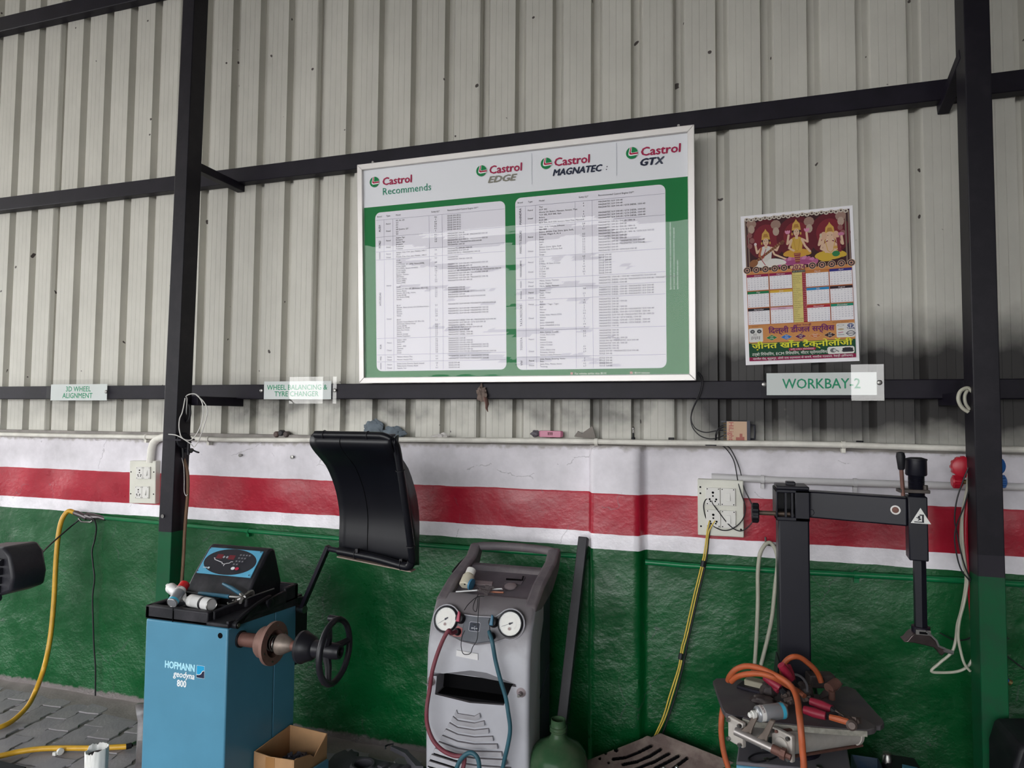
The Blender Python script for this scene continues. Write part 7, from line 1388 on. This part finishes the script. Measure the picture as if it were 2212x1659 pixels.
# things lying on the turntable
spray_can('spray_can', (0.0825,-0.8918,0.786), (0.1925,-0.8332,0.792), .0245, 'grey and white spray can with a blue base band lying on the turntable', mat('can_grey', ''), mat('can_blue', ''), None, brand=('WÜRTH', (0, -.6, .8)))
M_ORANGE = mat('orange_cable', '#a8512c', .55, var=.15, scale=20, dust=.4, dustcol='#80523f'); M_REDG = mat('red_grip', '#8c1832', .45, var=.15, scale=20, dust=.35, dustcol='#6c3a40'); M_CLAMP = mat('clamp_steel', '#5a4e4a', .5, .5, var=.3, scale=40)
cable('jumper_cable', [(0.0242,-0.66,0.8005),(0.0303,-0.68,0.8246),(0.05,-0.7,0.8563),(0.0828,-0.72,0.8782),(0.1233,-0.74,0.8838),(0.1626,-0.76,0.8775),(0.1994,-0.78,0.8668),(0.2211,-0.8,0.8534),(0.2286,-0.86,0.843),(0.2276,-0.93,0.8222),(0.229,-0.96,0.7807),(0.2317,-0.965,0.7293),(0.2341,-0.97,0.6581)] + [(0.2352, -.975, .30), (0.2301, -.98, .012)], .0098, M_ORANGE, 'orange jumper cable arching over the turntable and hanging past its front', 'cable', n=10)
cable('jumper_cable', [(0.0348,-0.68,0.8061),(0.0527,-0.71,0.8351),(0.0863,-0.74,0.8594),(0.1294,-0.76,0.8719),(0.1675,-0.77,0.8682),(0.2097,-0.74,0.8382),(0.2448,-0.7,0.8092)], .0095, M_ORANGE, 'second orange jumper cable lying in a low arc over the turntable plates', 'cable', n=10)
cable('jumper_cable', [(0.1086,-0.56,0.8037),(0.1315,-0.58,0.8267),(0.1676,-0.62,0.8323),(0.202,-0.66,0.8227),(0.2387,-0.66,0.8055),(0.2676,-0.7,0.7939)], .0085, mat('brown_cable', '#7a4430', .5, var=.12), 'brown jumper cable running behind the orange arcs to the clamps', 'cable', n=8)
cable('jumper_cable', [(0.207,-0.6,0.8139),(0.2073,-0.6,0.8428),(0.2197,-0.6,0.8699),(0.2411,-0.6,0.8868),(0.2662,-0.59,0.8847),(0.2926,-0.58,0.8651),(0.3161,-0.57,0.8419),(0.3305,-0.56,0.8176),(0.3377,-0.56,0.7961)], .0095, M_ORANGE, 'orange cable loop standing up in front of the black post', 'cable', n=10)
cable('jumper_cable', [(0.0063,-0.7,0.7218),(0.0015,-0.72,0.695),(-0.0004,-0.72,0.648),(0.0039,-0.72,0.6021),(0.0112,-0.72,0.5645),(0.0229,-0.72,0.5247),(0.0315,-0.72,0.4676)] + [(0.0315, -.73, .20), (0.0195, -.76, .012)], .0098, M_ORANGE, 'orange cable hanging down beside the left edge of the turntable', 'cable', n=10)
def clamp_tool(label, ga, gb, gc, gd, jaws):
    t = thing('jumper_clamp', V(jaws[0]), label, 'clamp', 'jumper cable clamps on the turntable')
    for a, b in ((ga, gb), (gc, gd)):
        a, b = V(a), V(b); m = MB(); m.tube([a, a.lerp(b, .5), b], [.013, .0155, .0125], 10); obj('red_handle', m, M_REDG, t)
        m = MB(); m.tube([b, V(jaws[0]).lerp(b, .3), V(jaws[0])], [.0105, .012, .010], 8); obj('black_shank', m, M_RUBBER, t)
    m = MB()
    for p in jaws: m.cbox(p, (.030, .016, .020), random.uniform(-1, 1), random.uniform(-.5, .5), random.uniform(-.5, .5)); m.cyl(V(p)-Vector((.0, .012, 0)), V(p)+Vector((0, .014, 0)), .008, n=8)
    obj('jaws', m, M_CLAMP, t, bevel=.002); return t
clamp_tool('red-handled clamp standing upright in front of the black post', (0.1924,-0.7323,0.9), (0.2248,-0.7178,0.85), (0.2164,-0.6713,0.88), (0.2296,-0.6975,0.84), [(0.2482,-0.6669,0.8), (0.272,-0.6602,0.785), (0.2758,-0.6776,0.78)])
clamp_tool('red-handled clamp half hidden under the orange arcs', (0.145,-0.665,0.83), (0.193,-0.6954,0.81), (0.1581,-0.6455,0.815), (0.19,-0.6945,0.8), [(0.2075,-0.6946,0.79), (0.2165,-0.7368,0.785), (0.198,-0.7678,0.78)])
t = clamp_tool('red-handled clamp lying open at the front right of the turntable', (0.256,-0.7896,0.785), (0.3162,-0.8184,0.785), (0.2843,-0.7267,0.79), (0.3407,-0.77,0.79), [(0.3566,-0.7981,0.785), (0.3861,-0.8269,0.78), (0.4044,-0.8123,0.782)])
m = MB(); m.tube([(0.3264,-0.8218,0.785), (0.3512,-0.8327,0.786), (0.377,-0.8346,0.782)], [.009, .0105, .010], 8); obj('cable_core', m, M_ORANGE, t)
m = MB(); m.lathe(V((0.3856,-0.8374,0.776)), (-.1, -1, .25), [(0, .016), (.010, .016), (.014, .010), (.018, .010)], 14); obj('jaw_bolt', m, M_CLAMP, t)
cable('rubber_strap', [(0.2307,-0.64,0.8377),(0.2505,-0.65,0.8437),(0.2683,-0.66,0.8371),(0.2775,-0.68,0.8241),(0.2764,-0.7,0.8102)], .0045, mat('grey_rubber', '#4c4a4e', .55), 'grey rubber strap curving behind the clamps on the turntable', 'strap')
cable('hose', [(0.1581,-0.7226,0.604),(0.113,-0.7472,0.604),(0.0867,-0.7844,0.604),(0.09,-0.808,0.604),(0.1173,-0.802,0.604),(0.1547,-0.7712,0.604),(0.1784,-0.7414,0.604)], .0030, M_WIRE, 'thin black air line looped on the dusty top of the tyre changer base', 'air line')
# trays and boxes along the foot of the wall at the right
bx_ = [(0.4714,-0.3,0.4457), (0.5723,-0.3,0.4444)]
t = thing('parts_tray', (bx_[0][0]+.07, -.32, 0), 'blue steel parts tray full of bolts right of the tyre changer', 'tray')
zt2 = bx_[0][2]
m = MB(); x0, x1 = bx_[0][0], bx_[1][0]-.006
for lo, hi in (((x0, -.30, 0), (x1, -.295, zt2)), ((x0, -.55, 0), (x1, -.545, zt2-.02)), ((x0, -.55, 0), (x0+.005, -.295, zt2)), ((x1-.005, -.55, 0), (x1, -.295, zt2)), ((x0, -.55, 0), (x1, -.295, .01))): m.box(lo, hi)
obj('tray_walls', m, mat('tray_blue_dark', '#243c54', .5, dust=.3), t, bevel=.002)
rnd = random.Random(3)
for i, (x, y, c) in enumerate(((.25, -.37, '#5a4e52'), (.62, -.36, '#6c5c5c'), (.45, -.42, '#8a7468'), (.2, -.46, '#4a444a'), (.75, -.44, '#6a6064'), (.5, -.50, '#584c4c'))):
    m = MB(); p = Vector((x0+(x1-x0)*x, y, .0)); m.lathe(p+Vector((0, 0, zt2-.12)), (rnd.uniform(-.5, .5), -.3, 1), [(0, .012), (.06, .012), (.062, .021), (.085, .022), (.088, .017)], 12)
    o = single('bolt', m, mat('bolt_%d' % i, c, .5, .5, var=.2, dust=.3), None, 'bolt', 'rusty bolts in the parts tray'); o['label'] = ('dark domed bolt in the back left corner of the blue parts tray', 'brownish bolt in the back of the parts tray, second from its left end', 'pale tan bolt head in the middle of the blue parts tray', 'dark bolt against the left end of the blue parts tray', 'grey bolt against the right end of the blue parts tray', 'brown bolt nearest the front of the blue parts tray')[i]
t = thing('black_canister', (0.5993,-0.34,0.4512), 'black canister with a steel cap beside the parts tray', 'canister')
c0 = Vector((0.6026,-0.36,0.4581)); cap_ = Vector((0.5829,-0.34,0.472))
m = MB(); m.box((bx_[1][0]+.002, -.46, 0), (bx_[1][0]+.115, -.30, c0.z+.012)); obj('canister_body', m, M_BLACKPLASTIC, t, bevel=.008)
m = MB(); m.lathe((cap_.x, cap_.y-.02, c0.z+.005), (0, 0, 1), [(0, .018), (.022, .018), (.026, .015), (.034, .015), (.036, .012)], 18); obj('canister_cap', m, M_STEEL, t)
m = MB(); m.cbox((bx_[1][0]+.075, -.40, c0.z+.014), (.05, .03, .006), -.2); obj('blue_clip', m, M_BLUE, t, bevel=.002)
dk = Vector((0.9203,-0.55,0.6193))
m = MB(); m.prism([(0.9119,-0.55,0.59), (0.9301,-0.55,0.6533), (0.9444,-0.55,0.6643), (1.0527,-0.55,0.6809), (1.0527, -.55, 0), (0.9042, -.55, 0)], (0, .22, 0)); single('equipment_case', m, M_BLACKPLASTIC, 'dark plastic case cut off by the picture corner by the right column', 'case', bevel=.012)

for k_, p_ in enumerate(((-0.2333,-0.2,0.2362), (-0.1814,-0.2,0.2465))):
    m = MB(); m.lathe((p_[0], p_[1], p_[2]-.012), (0, -.5, 1), [(0, .008), (.012, .009), (.018, .006), (.020, .002)], 14); single('wheel_nut', m, mat('chrome', '#c8c8cc', .12, 1, var=0), ('chrome dome nut lying on the rusty skid plate, nearer the jug', 'chrome dome nut lying on the rusty skid plate, nearer the tyre changer')[k_], 'nut', 'chrome nuts on the skid plate')
flush_text()
